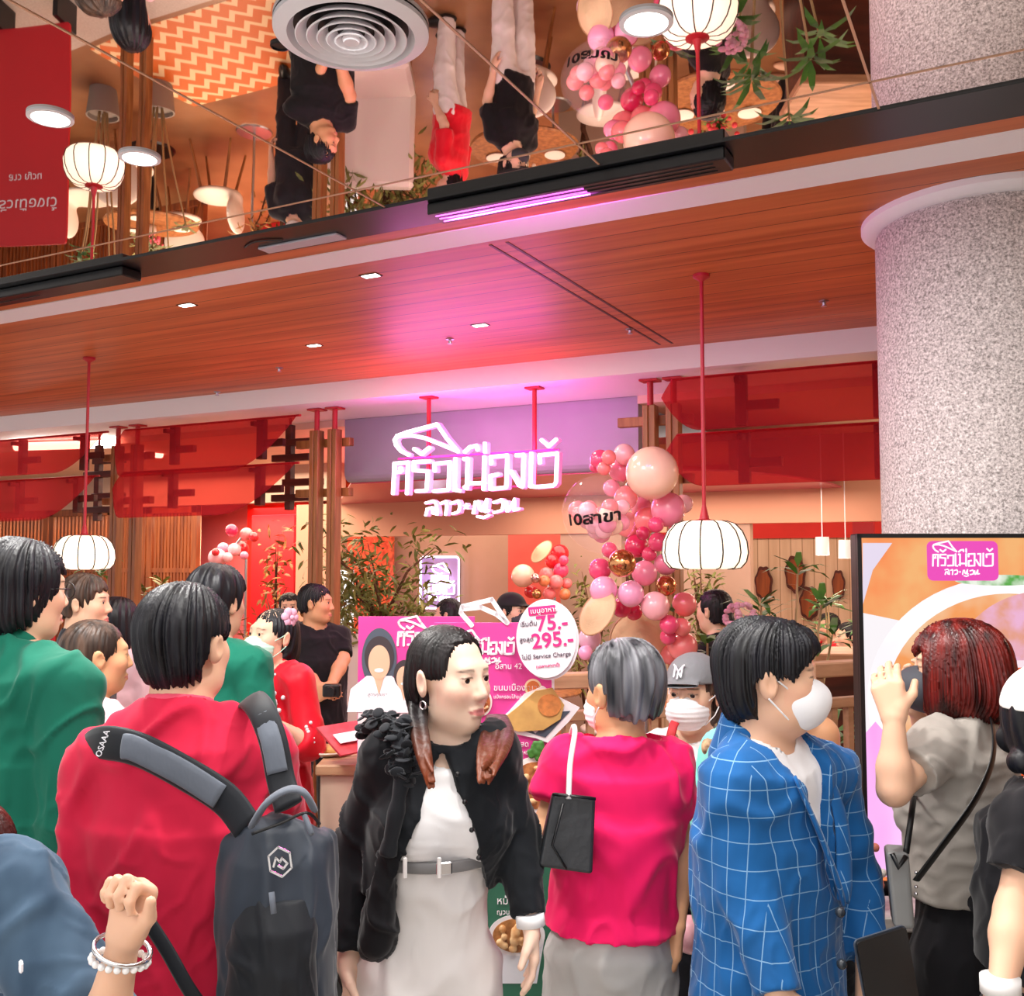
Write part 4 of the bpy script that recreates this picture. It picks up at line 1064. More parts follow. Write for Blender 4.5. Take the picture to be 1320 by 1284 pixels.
def spike_plant(lab, px, py, d, h, nst, seed, sp=.22, L=.20, w=.02, m=None, pot=True):
    """stems with rosettes of long pointed leaves"""
    r = random.Random(seed); b = PV(px, py, d); t = thing('potted_plant', lab, 'plant', (b.x, b.y, 0))
    h2 = b.z + .06
    sm_ = MB(); lm = MB()
    if pot:
        MB().lathe([(0, 0), (.11, 0), (.14, .26), (.125, .26), (.12, .22), (0, .22)], n=28).build('pot', mat('pot_grey', '#8d857c', .7), t, 'auto')
    for k in range(nst):
        a = 2 * PI * k / nst + r.uniform(-.5, .5); q = Vector((math.cos(a) * sp * r.uniform(.3, 1), math.sin(a) * sp * r.uniform(.3, 1) * .7, h2 * r.uniform(.72, .98))); p0 = Vector((math.cos(a) * .03, math.sin(a) * .03, .2))
        sm_.tube([p0, p0.lerp(q, .5) + Vector((0, 0, .05)), q], [.010, .008, .006], 6)
        for j in range(11):
            aa = 2 * PI * j / 11 + r.uniform(-.3, .3); leaf(lm, q - Vector((0, 0, .02 * (j % 3))), Vector((math.cos(aa), math.sin(aa), r.uniform(-.25, .75))), Vector((0, 0, 1)), L * r.uniform(.7, 1.15), w)
    sm_.build('stem', mat('stem_tan', '#b59a6d', .7), t, True); lm.build('foliage', m or M_LEAF2, t)
spike_plant('bright green rosette plant behind the dark haired man in the blue blazer', 1005, 708, 5.0, 1.3, 6, 2, .28)
spike_plant('green rosette plant on bare stems between balloons and blue blazer', 905, 782, 4.6, 1.3, 4, 4, .20, .15)
spike_plant('green rosette plant beside the screen, near the wooden bar', 1076, 752, 7.2, 1.4, 4, 6, .22, .18)
spike_plant('dark green fern in front of the wooden bar by the screen', 1092, 910, 4.65, 1.0, 5, 12, .14, .2, .015)
p = PV(150, 752, 5.5); spike_plant('leafy plant below the far lantern by the post pair', 118, 700, 8.3, 1.5, 5, 21, .26, .13, .018)
spike_plant('pale leafy plant behind the red shirt man, before the lattice', 190, 742, 8.2, 1.5, 5, 23, .30, .16, .02, M_LEAF)

# ------------------------------------------------------------------ furniture of the dining room
M_CHW = mat('white_shell', '#efe6da', .45); M_LEGW = M_WOODPOST
def make_chair(lab):
    t = thing('dining_chair', lab, 'chair', (0, 0, 0), 0, 'white shell dining chairs')
    F = Field([ell((0, 0, .45), (.24, .23, .05), .03), ell((0, .19, .66), (.22, .05, .20), .08)], .012); F.build('shell', M_CHW, t)
    for sx in (-1, 1):
        for sy in (-1, 1): MB().tube([(sx * .13, sy * .12, .42), (sx * .20, sy * .20, .0)], [.017, .011], 8).build('leg', M_LEGW, t)
    return t
def make_table(lab):
    t = thing('dining_table', lab, 'table', (0, 0, 0), 0, 'round wooden dining tables')
    MB().lathe([(0, .72), (.44, .72), (.45, .735), (.44, .75), (0, .75)], n=40).build('tabletop', M_WOODPOST, t, 'auto')
    MB().cyl((0, 0, .02), (0, 0, .72), .035, 14).build('column_leg', M_BLACKM, t); MB().lathe([(0, .03), (.20, .02), (.22, 0), (0, 0)], n=28).build('foot', M_BLACKM, t, 'auto')
    return t
spots = [(-7.6, 6.9), (-3.55, 7.05), (-1.9, 6.9), (.45, 7.1), (2.2, 6.9)]
chair = table = None; nm = ('far', 'second', 'middle', 'fourth', 'bar end')
for i, (x, y) in enumerate(spots):
    lt = 'round wooden dining table, %s one counted from the lattice screens' % nm[i]
    if table is None: table = make_table(lt); table.location = (x, y, 0); to = table
    else: to = dup(table, (x, y, 0), 0, lt)
    for k, a in enumerate((.4, 2.0, 3.6, 5.2)):
        if i * 4 + k in (5, 6, 8, 9): continue
        lc = 'white shell dining chair at the %s round table, %s side' % (nm[i], ('bar', 'rear', 'lattice', 'mall')[k])
        loc = (x + .66 * math.cos(a), y + .66 * math.sin(a), 0); rz_ = a - PI / 2
        if chair is None: chair = make_chair(lc); chair.location = loc; chair.rotation_euler = (0, 0, rz_)
        else: dup(chair, loc, rz_, lc)
    v = thing('flower_vase', 'flowers in a glass jar on the %s round table' % nm[i], 'vase', (x, y, .751), 0, 'flower jars on the dining tables')
    MB().lathe([(0, 0), (.045, 0), (.05, .08), (.03, .12), (.034, .13)], n=18).build('jar', M_CHW, v, True)
    fm = MB(); r = random.Random(i)
    for k in range(26): fm.sphere((r.gauss(0, .055), r.gauss(0, .055), .18 + r.gauss(0, .035)), r.uniform(.012, .024), 8, 5)
    fm.build('flowers', mat('flowers_%d' % i, ('#e8667a', '#f0dfc8', '#d8404a', '#f2b8c0', '#f3e6d6')[i], .6), v, True)
    lm = MB()
    for k in range(18): leaf(lm, Vector((0, 0, .12)), Vector((r.uniform(-1, 1), r.uniform(-1, 1), r.uniform(.2, 1))), Vector((0, 0, 1)), .13, .014)
    lm.build('foliage', M_LEAF2, v)
    for k in range(3):
        a = .9 + 2.1 * k; pl = thing('plate', 'white plate on the %s round table, %s of three' % (nm[i], ('first', 'second', 'third')[k]), 'plate', (x + .28 * math.cos(a), y + .28 * math.sin(a), .751), 0, 'plates on the dining tables')
        MB().lathe([(0, .004), (.05, .004), (.085, .016), (.085, .011), (.05, 0), (0, 0)], n=28).build('dish', M_CHW, pl, 'auto')
# red banner stand seen in the mirror, at the far end
t = thing('red_banner', 'red banner with white lettering reflected at the far end of the mirror', 'banner', (-6.33, 4.6, 0), math.radians(20))
MB().prism(rrect(0, 1.0, .62, 1.6, .02), .02).build('panel', mat('banner_red', '#c81c28', .5), t)
for q in (-.25, .25): MB().box((q, .03, .10), (.04, .25, .20), bev=.004).build('foot', M_BLACKM, t)
text('ครัวเมืองเว้', .12, M_WHITE, t, Matrix.Translation((-.29, -.003, 1.45))); text('ลาว ญวน', .07, M_WHITE, t, Matrix.Translation((-.15, -.003, 1.28)))

# wooden balustrade and planter ledge behind the crowd, bar by the screen
def rail_fence(pxa, pxb, py, d, lab):
    a, b = PV(pxa, py, d), PV(pxb, py, d + .15); t = thing('wooden_balustrade', lab, 'railing', (a.x, a.y, 0), math.atan2(b.y - a.y, b.x - a.x)); w = (Vector((b.x, b.y)) - Vector((a.x, a.y))).length; z = (a.z + b.z) / 2
    MB().box((w / 2, 0, z - .03), (w, .09, .06), bev=.006).build('handrail', M_WOODTAN, t); MB().box((w / 2, 0, z - .17), (w, .05, .04), bev=.004).build('rail', M_WOODTAN, t); MB().box((w / 2, 0, .12), (w, .05, .05), bev=.004).build('rail', M_WOODTAN, t)
    n = max(4, int(w / .085))
    for k in range(n): MB().box((w * (k + .5) / n, 0, (z - .17 + .12) / 2), (.028, .032, z - .26)).build('baluster', M_WOODTAN, t)
    for q in (.03, w - .03): MB().box((q, 0, z / 2 - .03), (.06, .07, z - .06), bev=.004).build('post', M_WOODTAN, t)
rail_fence(690, 882, 866, 4.0, 'wooden balustrade between the pink board and the grey cap')
rail_fence(1040, 1122, 852, 4.1, 'wooden balustrade behind the masked man, beside the screen')
a = PV(1085, 838, 6.0)
t = thing('bar_counter', 'wooden bar counter behind the blue blazer', 'counter', (a.x, a.y, 0), YAW); MB().box((.25, 0, a.z - .03), (1.0, .5, .06), bev=.008).build('top', M_WOODTAN, t); MB().box((.25, .02, (a.z - .06) / 2), (.92, .42, a.z - .06)).build('body', M_WOODDARK, t)
# reception counter with menus
a = PV(432, 985, 3.72)
t = thing('reception_counter', 'pale wooden reception counter in front of the red dress', 'counter', (a.x, a.y, 0), YAW)
cz = a.z
MB().box((.12, .15, cz - .02), (.38, .34, .04), bev=.006).build('top', M_WOODTAN, t); MB().box((.12, .15, (cz - .04) / 2), (.35, .30, cz - .04), bev=.004).build('body', mat('counter_face', '#cdb39c', .6), t); MB().cyl((-.060, -.012, cz - .36), (-.060, -.006, cz - .36), .030, 24).build('cable_port', M_WOODDARK, t)
def onto(px, py, z): p = PZ(px, py, z); return p
M_MENU = mat('menu_red', '#e2545c', .5, vary=.25, col2='#b8202c', scale=11)
p = PZ(433, 950, cz + .0)
t = thing('menu_board', 'red printed menu lying at the back of the counter', 'menu', (p.x, p.y, cz), YAW)
MB().box((0, .0, .006), (.24, .17, .008)).build('cover', M_MENU, t); MB().lathe([(0, .012), (.05, .012), (.06, .0105)], (.03, -.0, 0), 24).build('dish_print', mat('omelette', '#e8b878', .6), t)
p = PZ(452, 972, cz + .03)
t = thing('menu_board', 'red printed menu leaning at the end of the counter', 'menu', (p.x - .0, p.y, cz), YAW + .9)
MB().box((0, 0, .09), (.22, .008, .16), R=Matrix.Rotation(-1.0, 3, 'X')).build('cover', M_MENU, t); MB().box((0, -.012, .097), (.16, .003, .05), R=Matrix.Rotation(-1.0, 3, 'X')).build('white_print', M_WHITE, t)
p = PZ(424, 966, cz + .02)
t = thing('serving_plate', 'white plate with a rolled pancake dish on the counter', 'plate', (p.x, p.y, cz)); MB().lathe([(0, .006), (.06, .006), (.085, .02), (.087, .016), (.06, 0), (0, 0)], n=36).build('dish', M_CHW, t, 'auto'); Field([ell((0, 0, .022), (.058, .042, .018), .01)], .006).build('food', mat('golden_food', '#e0a95c', .6, vary=.4, scale=30), t)

# ------------------------------------------------------------------ pink boards
M_PINK = mat('board_pink', '#dc3f94', .5); M_PINKL = mat('pale_board', '#ecd9da', .55); M_GREENB = mat('board_green', '#2f6a52', .5); M_WHITEP = mat('print_white', '#f6eef2', .6); M_DKP = mat('print_slate', '#4a525f', .6); M_SKINP = mat('print_skin', '#e2b091', .6); M_HAIRP = mat('print_hair', '#3a3034', .6); M_HOTP = mat('print_magenta', '#e0287e', .5); M_TXT = mat('print_grey', '#5b4a58', .6)
def board(d, pxl, pxr, pyt, lab, name='display_board'):
    a, b = PV(pxl, pyt, d), PV(pxr, pyt, d); w = (b - a).length; t = thing(name, lab, 'sign board', ((a.x + b.x) / 2, (a.y + b.y) / 2, 0), YAW)
    return t, w, a.z, lambda px, py: ((lambda p: ((p - (a + b) / 2).dot(RGT), p.z))(PV(px, py, d)))
Yl = lambda k: Matrix.Translation((0, -.0012 * k, 0))
t, w, zt_, U = board(3.46, 462, 612, 795, 'pink display board with two portrait prints behind the walking woman')
M_BOARDL = [M_PINK]
MB().prism([(-w / 2, .05), (w / 2, .05), (w / 2, zt_), (-w / 2, zt_)], .02).build('panel', M_PINK, t)
q = U(462, 905); MB().prism([(-w / 2 + .002, .06), (w / 2, .06), (w / 2, q[1] - .02), (-w / 2 + .1, q[1] + .03), (-w / 2 + .002, q[1] + .015)], .002).build('lower_print', M_PINKL, t, M=Yl(2))
for q_ in (-.14, .14): MB().box((q_, .03, .03), (.05, .18, .06), bev=.004).build('foot', M_BLACKM, t)
def portrait(cx, cy, s, lab_, k=3, halo=True):
    o = U(cx, cy); e = lambda dx, dz, rx, rz: [(o[0] + x * s, o[1] + z * s) for x, z in ell_poly(dx, dz, rx, rz, 40)]
    m = thing; pr = MB().prism(e(0, .008, .031, .054) if halo else e(0, .010, .025, .032), .001).build('portrait_print', M_DKP if halo else M_HAIRP, t, M=Yl(k))
    MB().prism([(o[0] + x * s, o[1] + z * s) for x, z in [(-.056, -.085), (-.05, -.045), (-.022, -.022), (.022, -.022), (.05, -.045), (.058, -.085)]], .001).build('white_blouse', M_WHITEP, pr, M=Yl(k+1.0))
    MB().prism(e(0, .012, .026, .036), .001).build('hair', M_HAIRP, pr, M=Yl(k+1.5)); MB().prism(e(0, .002, .019, .030), .001).build('face', M_SKINP, pr, M=Yl(k+3)); MB().prism([(o[0] + x * s, o[1] + z * s) for x, z in [(-.010, -.02), (.010, -.02), (.0, -.055)]], .001).build('neck', M_SKINP, pr, M=Yl(k+2.2))
    MB().prism(e(0, -.012, .008, .0035), .001).build('smile', M_WHITEP, pr, M=Yl(k+4))
portrait(489, 855, 1.95, 'a'); portrait(521, 875, 1.35, 'b', 4, False)
def logo_on(t, U, pxa, pxb, pyc, m, w=.009, lift=3, small=True, k=1.0):
    a, b = U(pxa, pyc), U(pxb, pyc); s = b[0] - a[0]; cx = (a[0] + b[0]) / 2
    f = lambda p, q: ((lambda v: (cx + v[0] * s, a[1] + v[1] * s))(flat(p, q)))
    return logo_mesh(f, w, .002, small).build('logo', m, t, M=Yl(lift))
logo_on(t, U, 512, 604, 822, M_WHITEP, .0075)
q = U(470, 938); text('เมนูแนะนำ', .030, M_HOTP, t, Matrix.Translation((q[0], -.004, q[1]))); q = U(474, 897); text('สูตรคุณยาย', .016, M_TXT, t, Matrix.Translation((q[0], -.004, q[1])))
t, w, zt_, U = board(3.05, 560, 711, 803, 'tall pink menu standee with dish photos behind the pink T-shirt woman', 'menu_standee')
MB().prism([(-w / 2, .05), (w / 2, .05), (w / 2, zt_), (-w / 2, zt_)], .02).build('panel', M_PINK, t); MB().box((w / 2 + .004, .01, (zt_ + .05) / 2), (.008, .024, zt_ - .06)).build('edge_strip', M_WHITEP, t)
q = U(600, 1095); MB().prism([(-w / 2, .05), (w / 2, .05), (w / 2, q[1]), (-w / 2, q[1] - .01)], .001).build('green_print', M_GREENB, t, M=Yl(2))
for q_ in (-.13, .13): MB().box((q_, .06, .03), (.05, .3, .06), bev=.004).build('foot', M_BLACKM, t)
logo_on(t, U, 588, 663, 835, M_WHITEP, .0065)
# roof-shaped white cut-out rising above the board
c = MB(); rf = [[U(x, y) for x, y in q] for q in ([(608, 806), (594, 790), (596, 782), (634, 773), (654, 803)], [(598, 785), (620, 783), (640, 792), (654, 803)])]
for st in rf: c.ribbon(st, .014, .012)
c.build('roof_cutout', M_WHITEP, t, M=Yl(3))
for px, py, s_, txt in ((638, 862, .024, 'อีสาน 42'), (636, 890, .026, 'ขนมเบื้องญวน'), (636, 900, .014, 'แป้งกรอบไส้แน่น'), (660, 962, .022, 'กุ้งสด'), (660, 972, .015, 'เมนู 245'), (640, 1165, .03, 'หม้อไฟ'), (640, 1178, .02, 'ญวน')):
    q = U(px, py); text(txt, s_, M_WHITEP, t, Matrix.Translation((q[0], -.005, q[1])))
q = U(687, 886); MB().prism(ell_poly(q[0], q[1], .026, .026), .001).build('award_badge', mat('badge_cream', '#f2d9b0', .6), t, M=Yl(4)); MB().prism(ell_poly(q[0], q[1], .020, .020), .001).build('badge_centre', mat('badge_orange', '#d9763a', .6), t, M=Yl(5))
def bumps(name, c, rx, ry, rz, m, parent, n=26, seed=0, r0=.012, y=0.0):
    r = random.Random(seed); P = []
    for k in range(n):
        a = r.uniform(0, 2 * PI); d_ = math.sqrt(r.uniform(0, 1)); P.append(ell((c[0] + rx * d_ * math.cos(a), y - ry * (1 - d_ * .6), c[1] + rz * d_ * math.sin(a)), (r0 * r.uniform(.7, 1.3), r0 * .6, r0 * r.uniform(.6, 1.1)), .004))
    return Field(P, .004).build(name, m, parent)
# pancake cut-out on its plate
pl = [U(x, y) for x, y in ((634, 934), (655, 918), (676, 894), (700, 884), (716, 896), (747, 912), (733, 930), (706, 957), (690, 951), (660, 945))]
MB().prism(pl, .012).build('plate_cutout', M_WHITEP, t, M=Yl(6)); pl2 = [U(x, y) for x, y in ((655, 936), (668, 925), (690, 945), (720, 917), (735, 916), (703, 950))]
MB().prism(pl2, .003).build('plate_shade_print', M_DKP, t, M=Yl(8))
cc_ = [U(x, y) for x, y in ((640, 932), (668, 910), (690, 890), (712, 886), (727, 908), (722, 926), (700, 940), (668, 942))]
MB().prism(cc_, .012).build('pancake', mat('pancake', '#d2a45e', .6, vary=.5, col2='#b98a4e', scale=14), t, M=Yl(14)); q = U(708, 908); MB().prism(ell_poly(q[0], q[1], .035, .033), .003).build('orange_filling', mat('filling', '#e08a48', .6, vary=.4, scale=40), t, M=Yl(17))
for i, (px, py, rx, rz, rim, fd, fd2) in enumerate(((620, 905, .034, .042, '#f2e6e0', '#b9653a', '#6a3a1c'), (690, 1012, .085, .085, '#f4eeea', '#cf8a52', '#8a4a28'), (652, 1090, .07, .06, '#f2eee8', '#c9785a', '#7a8a3a'), (666, 1205, .085, .060, '#e8e4e6', '#c88a4e', '#8a5428'))):
    q = U(px, py); o = MB().prism(ell_poly(q[0], q[1], rx, rz), .004).build('dish_print', mat('dish_rim_%d' % i, rim, .4), t, M=Yl(5))
    MB().prism(ell_poly(q[0], q[1], rx * .84, rz * .82), .003).build('sauce', mat('sauce_%d' % i, fd, .4, vary=.6, col2=fd2, scale=34), o, M=Yl(7)); bumps('topping', q, rx * .7, .010, rz * .65, mat('topping_%d' % i, '#e4bd8c', .6, vary=.5, col2=fd, scale=40), o, 18, i, rx * .14, -.008)
q = U(666, 1205); bl = [(q[0] - .085, q[1] - .0), (q[0] + .085, q[1]), (q[0] + .060, q[1] - .14), (q[0] - .05, q[1] - .14)]; MB().prism(bl, .002).build('pot_print', mat('pot_white', '#dcdce2', .4), t, M=Yl(4)); q = U(693, 967); bumps('herb_print', q, .030, .006, .024, M_LEAF2, t, 22, 5, .009, -.008)
# round price sign on its own thin stand
a = PV(704, 823, 2.98); t = thing('price_sign', 'round white price sign reading 75 and 295 beside the grey hair', 'sign', (a.x, a.y, 0), YAW - .10)
rx, rz_ = 38 / F_PX * 2.98 * 1.01, 50 / F_PX * 2.98; MB().prism(ell_poly(0, a.z, rx, rz_, 56), .012).build('disc', mat('sign_white', '#f3eef4', .5), t); MB().prism(ell_poly(.006, a.z - .006, rx * 1.02, rz_ * 1.015, 56), .004).build('backing_disc', M_WHITEP, t, M=Matrix.Translation((0, .013, 0)))
MB().cyl((0, .14, .02), (0, .14, a.z + .04), .008, 10).cyl((0, .14, a.z + .04), (0, .01, a.z + .04), .006, 8).build('pole', M_STEEL, t); MB().lathe([(0, .02), (.10, .015), (.11, 0), (0, 0)], (0, .20, 0), 28).build('base', M_STEEL, t, 'auto')
Tz = lambda x, z: Matrix.Translation((x, -.002, a.z + z)) @ Matrix.Rotation(-.10, 4, 'Y')
MB().prism(rrect(0, 0, .082, .026, .003), .002).build('title_tag', M_HOTP, t, M=Matrix.Translation((-.012, -.002, a.z + .083)) @ Matrix.Rotation(-.10, 4, 'Y'))
text('เมนูอาหาร', .021, M_WHITEP, t, Matrix.Translation((-.047, -.004, a.z + .073)) @ Matrix.Rotation(-.10, 4, 'Y')); text('เริ่มต้น', .020, M_TXT, t, Tz(-.078, .034)); text('75.-', .062, M_HOTP, t, Tz(-.028, .022), bold=.0012); text('สูงสุด', .019, M_TXT, t, Tz(-.080, -.012)); text('295.-', .062, M_HOTP, t, Tz(-.042, -.030), bold=.0012); text('ไม่มี Service Charge', .0185, M_TXT, t, Tz(-.072, -.064)); text('(เฉพาะสาขานี้)', .013, M_HOTP, t, Tz(-.03, -.088))

# ------------------------------------------------------------------ the big screen by the column
D_TV = 2.80
a, b = PV(1104, 688, D_TV), PV(1404, 1141, D_TV); tw = (b - a).dot(RGT); th_ = a.z - b.z; o = a + RGT * (tw / 2); ob = o.z - th_ / 2
t = thing('tv_screen', 'large lit screen showing an orange soup in a white bowl, before the column', 'screen', (o.x, o.y, ob), YAW)
def US(px, py): p = PV(px, py, D_TV); return ((p - o).dot(RGT), p.z - ob)
MB().box((0, .030, 0), (tw, .05, th_), bev=.004).build('housing', M_BLACKP, t)
bz = MB(); bw = .012
for q in (-1, 1): bz.box((q * (tw / 2 - bw / 2), 0, 0), (bw, .012, th_)); bz.box((0, 0, q * (th_ / 2 - bw / 2)), (tw, .012, bw))
bz.build('bezel', M_BLACKP, t)
def scr(name, col, s, col2=None, scale=9, stretch=(1, 1, 1)):
    m, N, L, bs = newmat(name); bs.inputs['Base Color'].default_value = (.01, .01, .01, 1); bs.inputs['Roughness'].default_value = .3; bs.inputs['Emission Strength'].default_value = s; bs.inputs['Emission Color'].default_value = lin(col)
    if col2:
        tc = N.new('ShaderNodeTexCoord'); mp = N.new('ShaderNodeMapping'); mp.inputs['Scale'].default_value = stretch; n = N.new('ShaderNodeTexNoise'); n.inputs['Scale'].default_value = scale; n.inputs['Detail'].default_value = 3; r = N.new('ShaderNodeValToRGB'); r.color_ramp.elements[0].position = .38; r.color_ramp.elements[1].position = .62; r.color_ramp.elements[0].color = lin(col2); r.color_ramp.elements[1].color = lin(col)
        L.new(tc.outputs['Object'], mp.inputs['Vector']); L.new(mp.outputs[0], n.inputs['Vector']); L.new(n.outputs['Fac'], r.inputs['Fac']); L.new(r.outputs['Color'], bs.inputs['Emission Color'])
    return m
iw, ih = tw / 2 - bw, th_ / 2 - bw
def clipd(poly): return [(max(-iw, min(iw, x)), max(-ih, min(ih, z))) for x, z in poly]
ES = .78
img = MB().prism([(-iw, -ih), (iw, -ih), (iw, ih), (-iw, ih)], .004).build('picture', scr('scr_bg', '#f0b070', ES, '#f4854a', 5), t)
def scp(name, poly, m, k): return MB().prism(clipd(poly), .0006).build(name, m, img, M=Matrix.Translation((0, -.0006 * k, 0)))
ce = lambda px, py, rx, ry, n=60, a0=0, a1=2 * PI: [US(px + rx * math.cos(a0 + (a1 - a0) * i / n), py - ry * math.sin(a0 + (a1 - a0) * i / n)) for i in range(n)]
scp('top_glare', [US(*q) for q in ((1112, 700), (1150, 700), (1125, 735), (1112, 780))], scr('scr_lilac', '#e2d6ea', ES), 1)
scp('side_cloth', [US(*q) for q in ((1112, 790), (1160, 800), (1240, 900), (1200, 1100), (1112, 1000))], scr('scr_white', '#f6f0f4', ES), 1)
scp('bowl_rim', ce(1290, 900, 172, 155), scr('scr_rim', '#fbf6f6', ES * 1.15, '#efe6ea', 4), 2)
scp('cream_inside', ce(1300, 905, 158, 140), scr('scr_cream', '#f0c8a0', ES, '#f09a58', 6), 3)
scp('soup', ce(1325, 935, 150, 120), scr('scr_soup', '#f2682a', ES, '#d8430f', 22), 4)
scp('herb_rim', ce(1290, 748, 60, 7, 30), scr('scr_green', '#58a84a', ES, '#e8f0e0', 20), 4)
scp('lid', ce(1350, 855, 118, 94, 50, -.05, PI + .05), scr('scr_lid', '#e09a80', ES, '#e8b0d0', 13), 5)
scp('lid_rim', [US(*q) for q in ((1232, 862), (1270, 852), (1404, 850), (1404, 858), (1270, 862))], scr('scr_rim2', '#f6dfe8', ES), 6)
scp('pink_dress', [US(*q) for q in ((1112, 945), (1128, 930), (1145, 950), (1165, 985), (1195, 1010), (1210, 1060), (1215, 1130), (1116, 1130), (1112, 1040))], scr('scr_pink', '#f2c6f4', ES * 1.1, '#ee8ade', 3, (1, 1, .3)), 5)
scp('lower_bowl', ce(1330, 1045, 60, 50, 40), scr('scr_low', '#f8f2ee', ES), 3); scp('lower_soup', [US(*q) for q in ((1200, 1060), (1404, 1060), (1404, 1130), (1200, 1130))], scr('scr_orange', '#f08a3a', ES, '#f2a860', 8), 3)
q = US(1240, 723); s1, s2 = US(1194, 697), US(1287, 748)
MB().prism(rrect(q[0], q[1], s2[0] - s1[0], s1[1] - s2[1], .016), .0006).build('logo_plate', scr('scr_logo', '#ea4ab8', ES), img, M=Matrix.Translation((0, -.0045, 0)))
f = lambda p, q_: ((lambda v: (q[0] + v[0] * .172, q[1] + v[1] * .172 + .004))(flat(p, q_))); logo_mesh(f, .0046, .0006).build('logo', scr('scr_logo_white', '#fff2fa', ES * 1.2), img, M=Matrix.Translation((0, -.0056, 0)))
MB().box((0, .045, -th_ / 2 - (ob - th_ / 2) / 2 + .0), (.5, .05, (ob - th_ / 2))).build('stand', M_BLACKM, t)
# ledge in front with grass strip
a = PV(1120, 1168, 2.70); 
t = thing('planter_ledge', 'pale wooden ledge in front of the screen stand', 'ledge', (a.x, a.y, 0), YAW)
MB().box((.65, 0, a.z - .02), (1.46, .17, .04), bev=.005).build('top', mat('pale_wood', '#d9cdc6', .5, vary=.2, scale=6, stretch=(1, 8, 8)), t); MB().box((.65, .02, (a.z - .04) / 2 + .1), (1.42, .10, a.z - .24)).build('body', mat('dark_panel', '#4a3a38', .6), t)
MB().box((.65, .0, .06), (1.42, .2, .12), bev=.01).build('plinth', M_WHITE, t)
gm = MB(); r = random.Random(4)
for k in range(1500):
    leaf(gm, Vector((r.uniform(-.05, 1.3), r.uniform(-.155, -.10), r.uniform(0, .38))), Vector((r.uniform(-.6, .6), r.uniform(-.6, .2), r.uniform(.2, 1))), Vector((r.uniform(-1, 1), 1, 0)), r.uniform(.06, .11), .006)
g = gm.build('artificial_grass', mat('grass_green', '#4fae2c', .6, vary=.5, col2='#2c7a1c', scale=20)); g.location = (a.x, a.y, 0); g.rotation_euler = (0, 0, YAW); tag(g, 'bright green artificial grass strip under the pale ledge', 'grass', kind='stuff')
p = PV(1114, 1130, 2.68); t = thing('flower_bunch', 'wrapped bunch of small flowers on the pale ledge', 'flowers', (p.x, p.y, a.z), YAW)
r = random.Random(8)
for nm_, c_, n_ in (('blossoms', '#d9806a', 14), ('foliage', '#6aa05a', 12), ('wrapper_tips', '#e8e2d8', 10)):
    m = MB()
    for k in range(n_): m.sphere((r.gauss(0, .028), r.gauss(0, .02), .06 + r.gauss(0, .026)), r.uniform(.010, .018), 8, 6)
    m.build(nm_, mat('bunch_' + nm_, c_, .6), t, True)
MB().lathe([(.012, 0), (.03, .05), (.05, .09)], n=14).build('wrapper', mat('clear_wrap', '#f0ece8', .2, alpha=.35), t, True)

# ------------------------------------------------------------------ conical hats and balloons
M_STRAW = mat('straw_hat', '#e4c199', .75, vary=.15, scale=4, bump=.2, bscale=60, stretch=(1, 1, 6))
def hat(px, py, d, rpx, direction, lab):
    p = PV(px, py, d); R_ = rpx / F_PX * d; t = thing('conical_hat', lab, 'hat', p, 0, 'straw conical hats'); q = Vector(direction).to_track_quat('Z', 'Y'); t.rotation_mode = 'QUATERNION'; t.rotation_quaternion = q
    MB().lathe([(R_, 0), (R_ * .5, R_ * .27), (.004, R_ * .56), (.0, R_ * .56)], n=40).build('cone', M_STRAW, t, True); MB().lathe([(R_ - .002, -.002), (R_ * .5, R_ * .25), (0, R_ * .53)], n=40).build('lining', M_STRAW, t, True)
    MB().tube([(R_ * math.cos(2 * PI * k / 40), R_ * math.sin(2 * PI * k / 40), 0) for k in range(40)], .004, 6, closed=True).build('brim', M_WOODTAN, t)
    return t
tow = -FWD
BAL = {}
def bmat(c):
    if c in BAL: return BAL[c]
    if c == 'copper': m = mat('balloon_copper', '#c98a5c', .16, .9)
    elif c == 'silver': m = mat('balloon_rose_silver', '#d9a8a4', .16, .85)
    elif c == 'clear':
        m, N, L, b = newmat('balloon_clear'); b.inputs['Base Color'].default_value = (1, .86, .9, 1); b.inputs['Roughness'].default_value = .03; b.inputs['Alpha'].default_value = .07; b.inputs['Coat Weight'].default_value = 1; b.inputs['Coat Roughness'].default_value = .02
    else: m = mat('balloon_' + c.strip('#'), c, .24, spec=.6, coat=.3, emit=None)
    BAL[c] = m; return m
CN = {'#ffd3ba': 'peach', '#ffbcc6': 'light pink', '#f98fae': 'pink', '#f2507f': 'hot pink', '#fc8688': 'coral', '#d42a5a': 'crimson', '#fba8d0': 'pearly pink', 'copper': 'copper', 'silver': 'rose silver', 'clear': 'clear', '#d6212e': 'red', '#f08a5a': 'orange', '#e8b8d0': 'lilac'}
def make_balloon():
    t = thing('balloon', 'x', 'balloon'); prof = []
    for k in range(15):
        a = PI * k / 15; z = math.cos(a); prof.append((math.sin(a) * (1 - .10 * max(0, -z) ** 2 * 1.2), z if z > 0 else z * 1.06))
    prof[0] = (.0, 1); prof.append((.05, -1.06)); MB().lathe(prof, n=28).build('skin', None, t, True); MB().lathe([(.05, -1.05), (.03, -1.09), (.07, -1.15), (.0, -1.15)], n=14).build('knot', None, t, True)
    return t
BPROTO = None
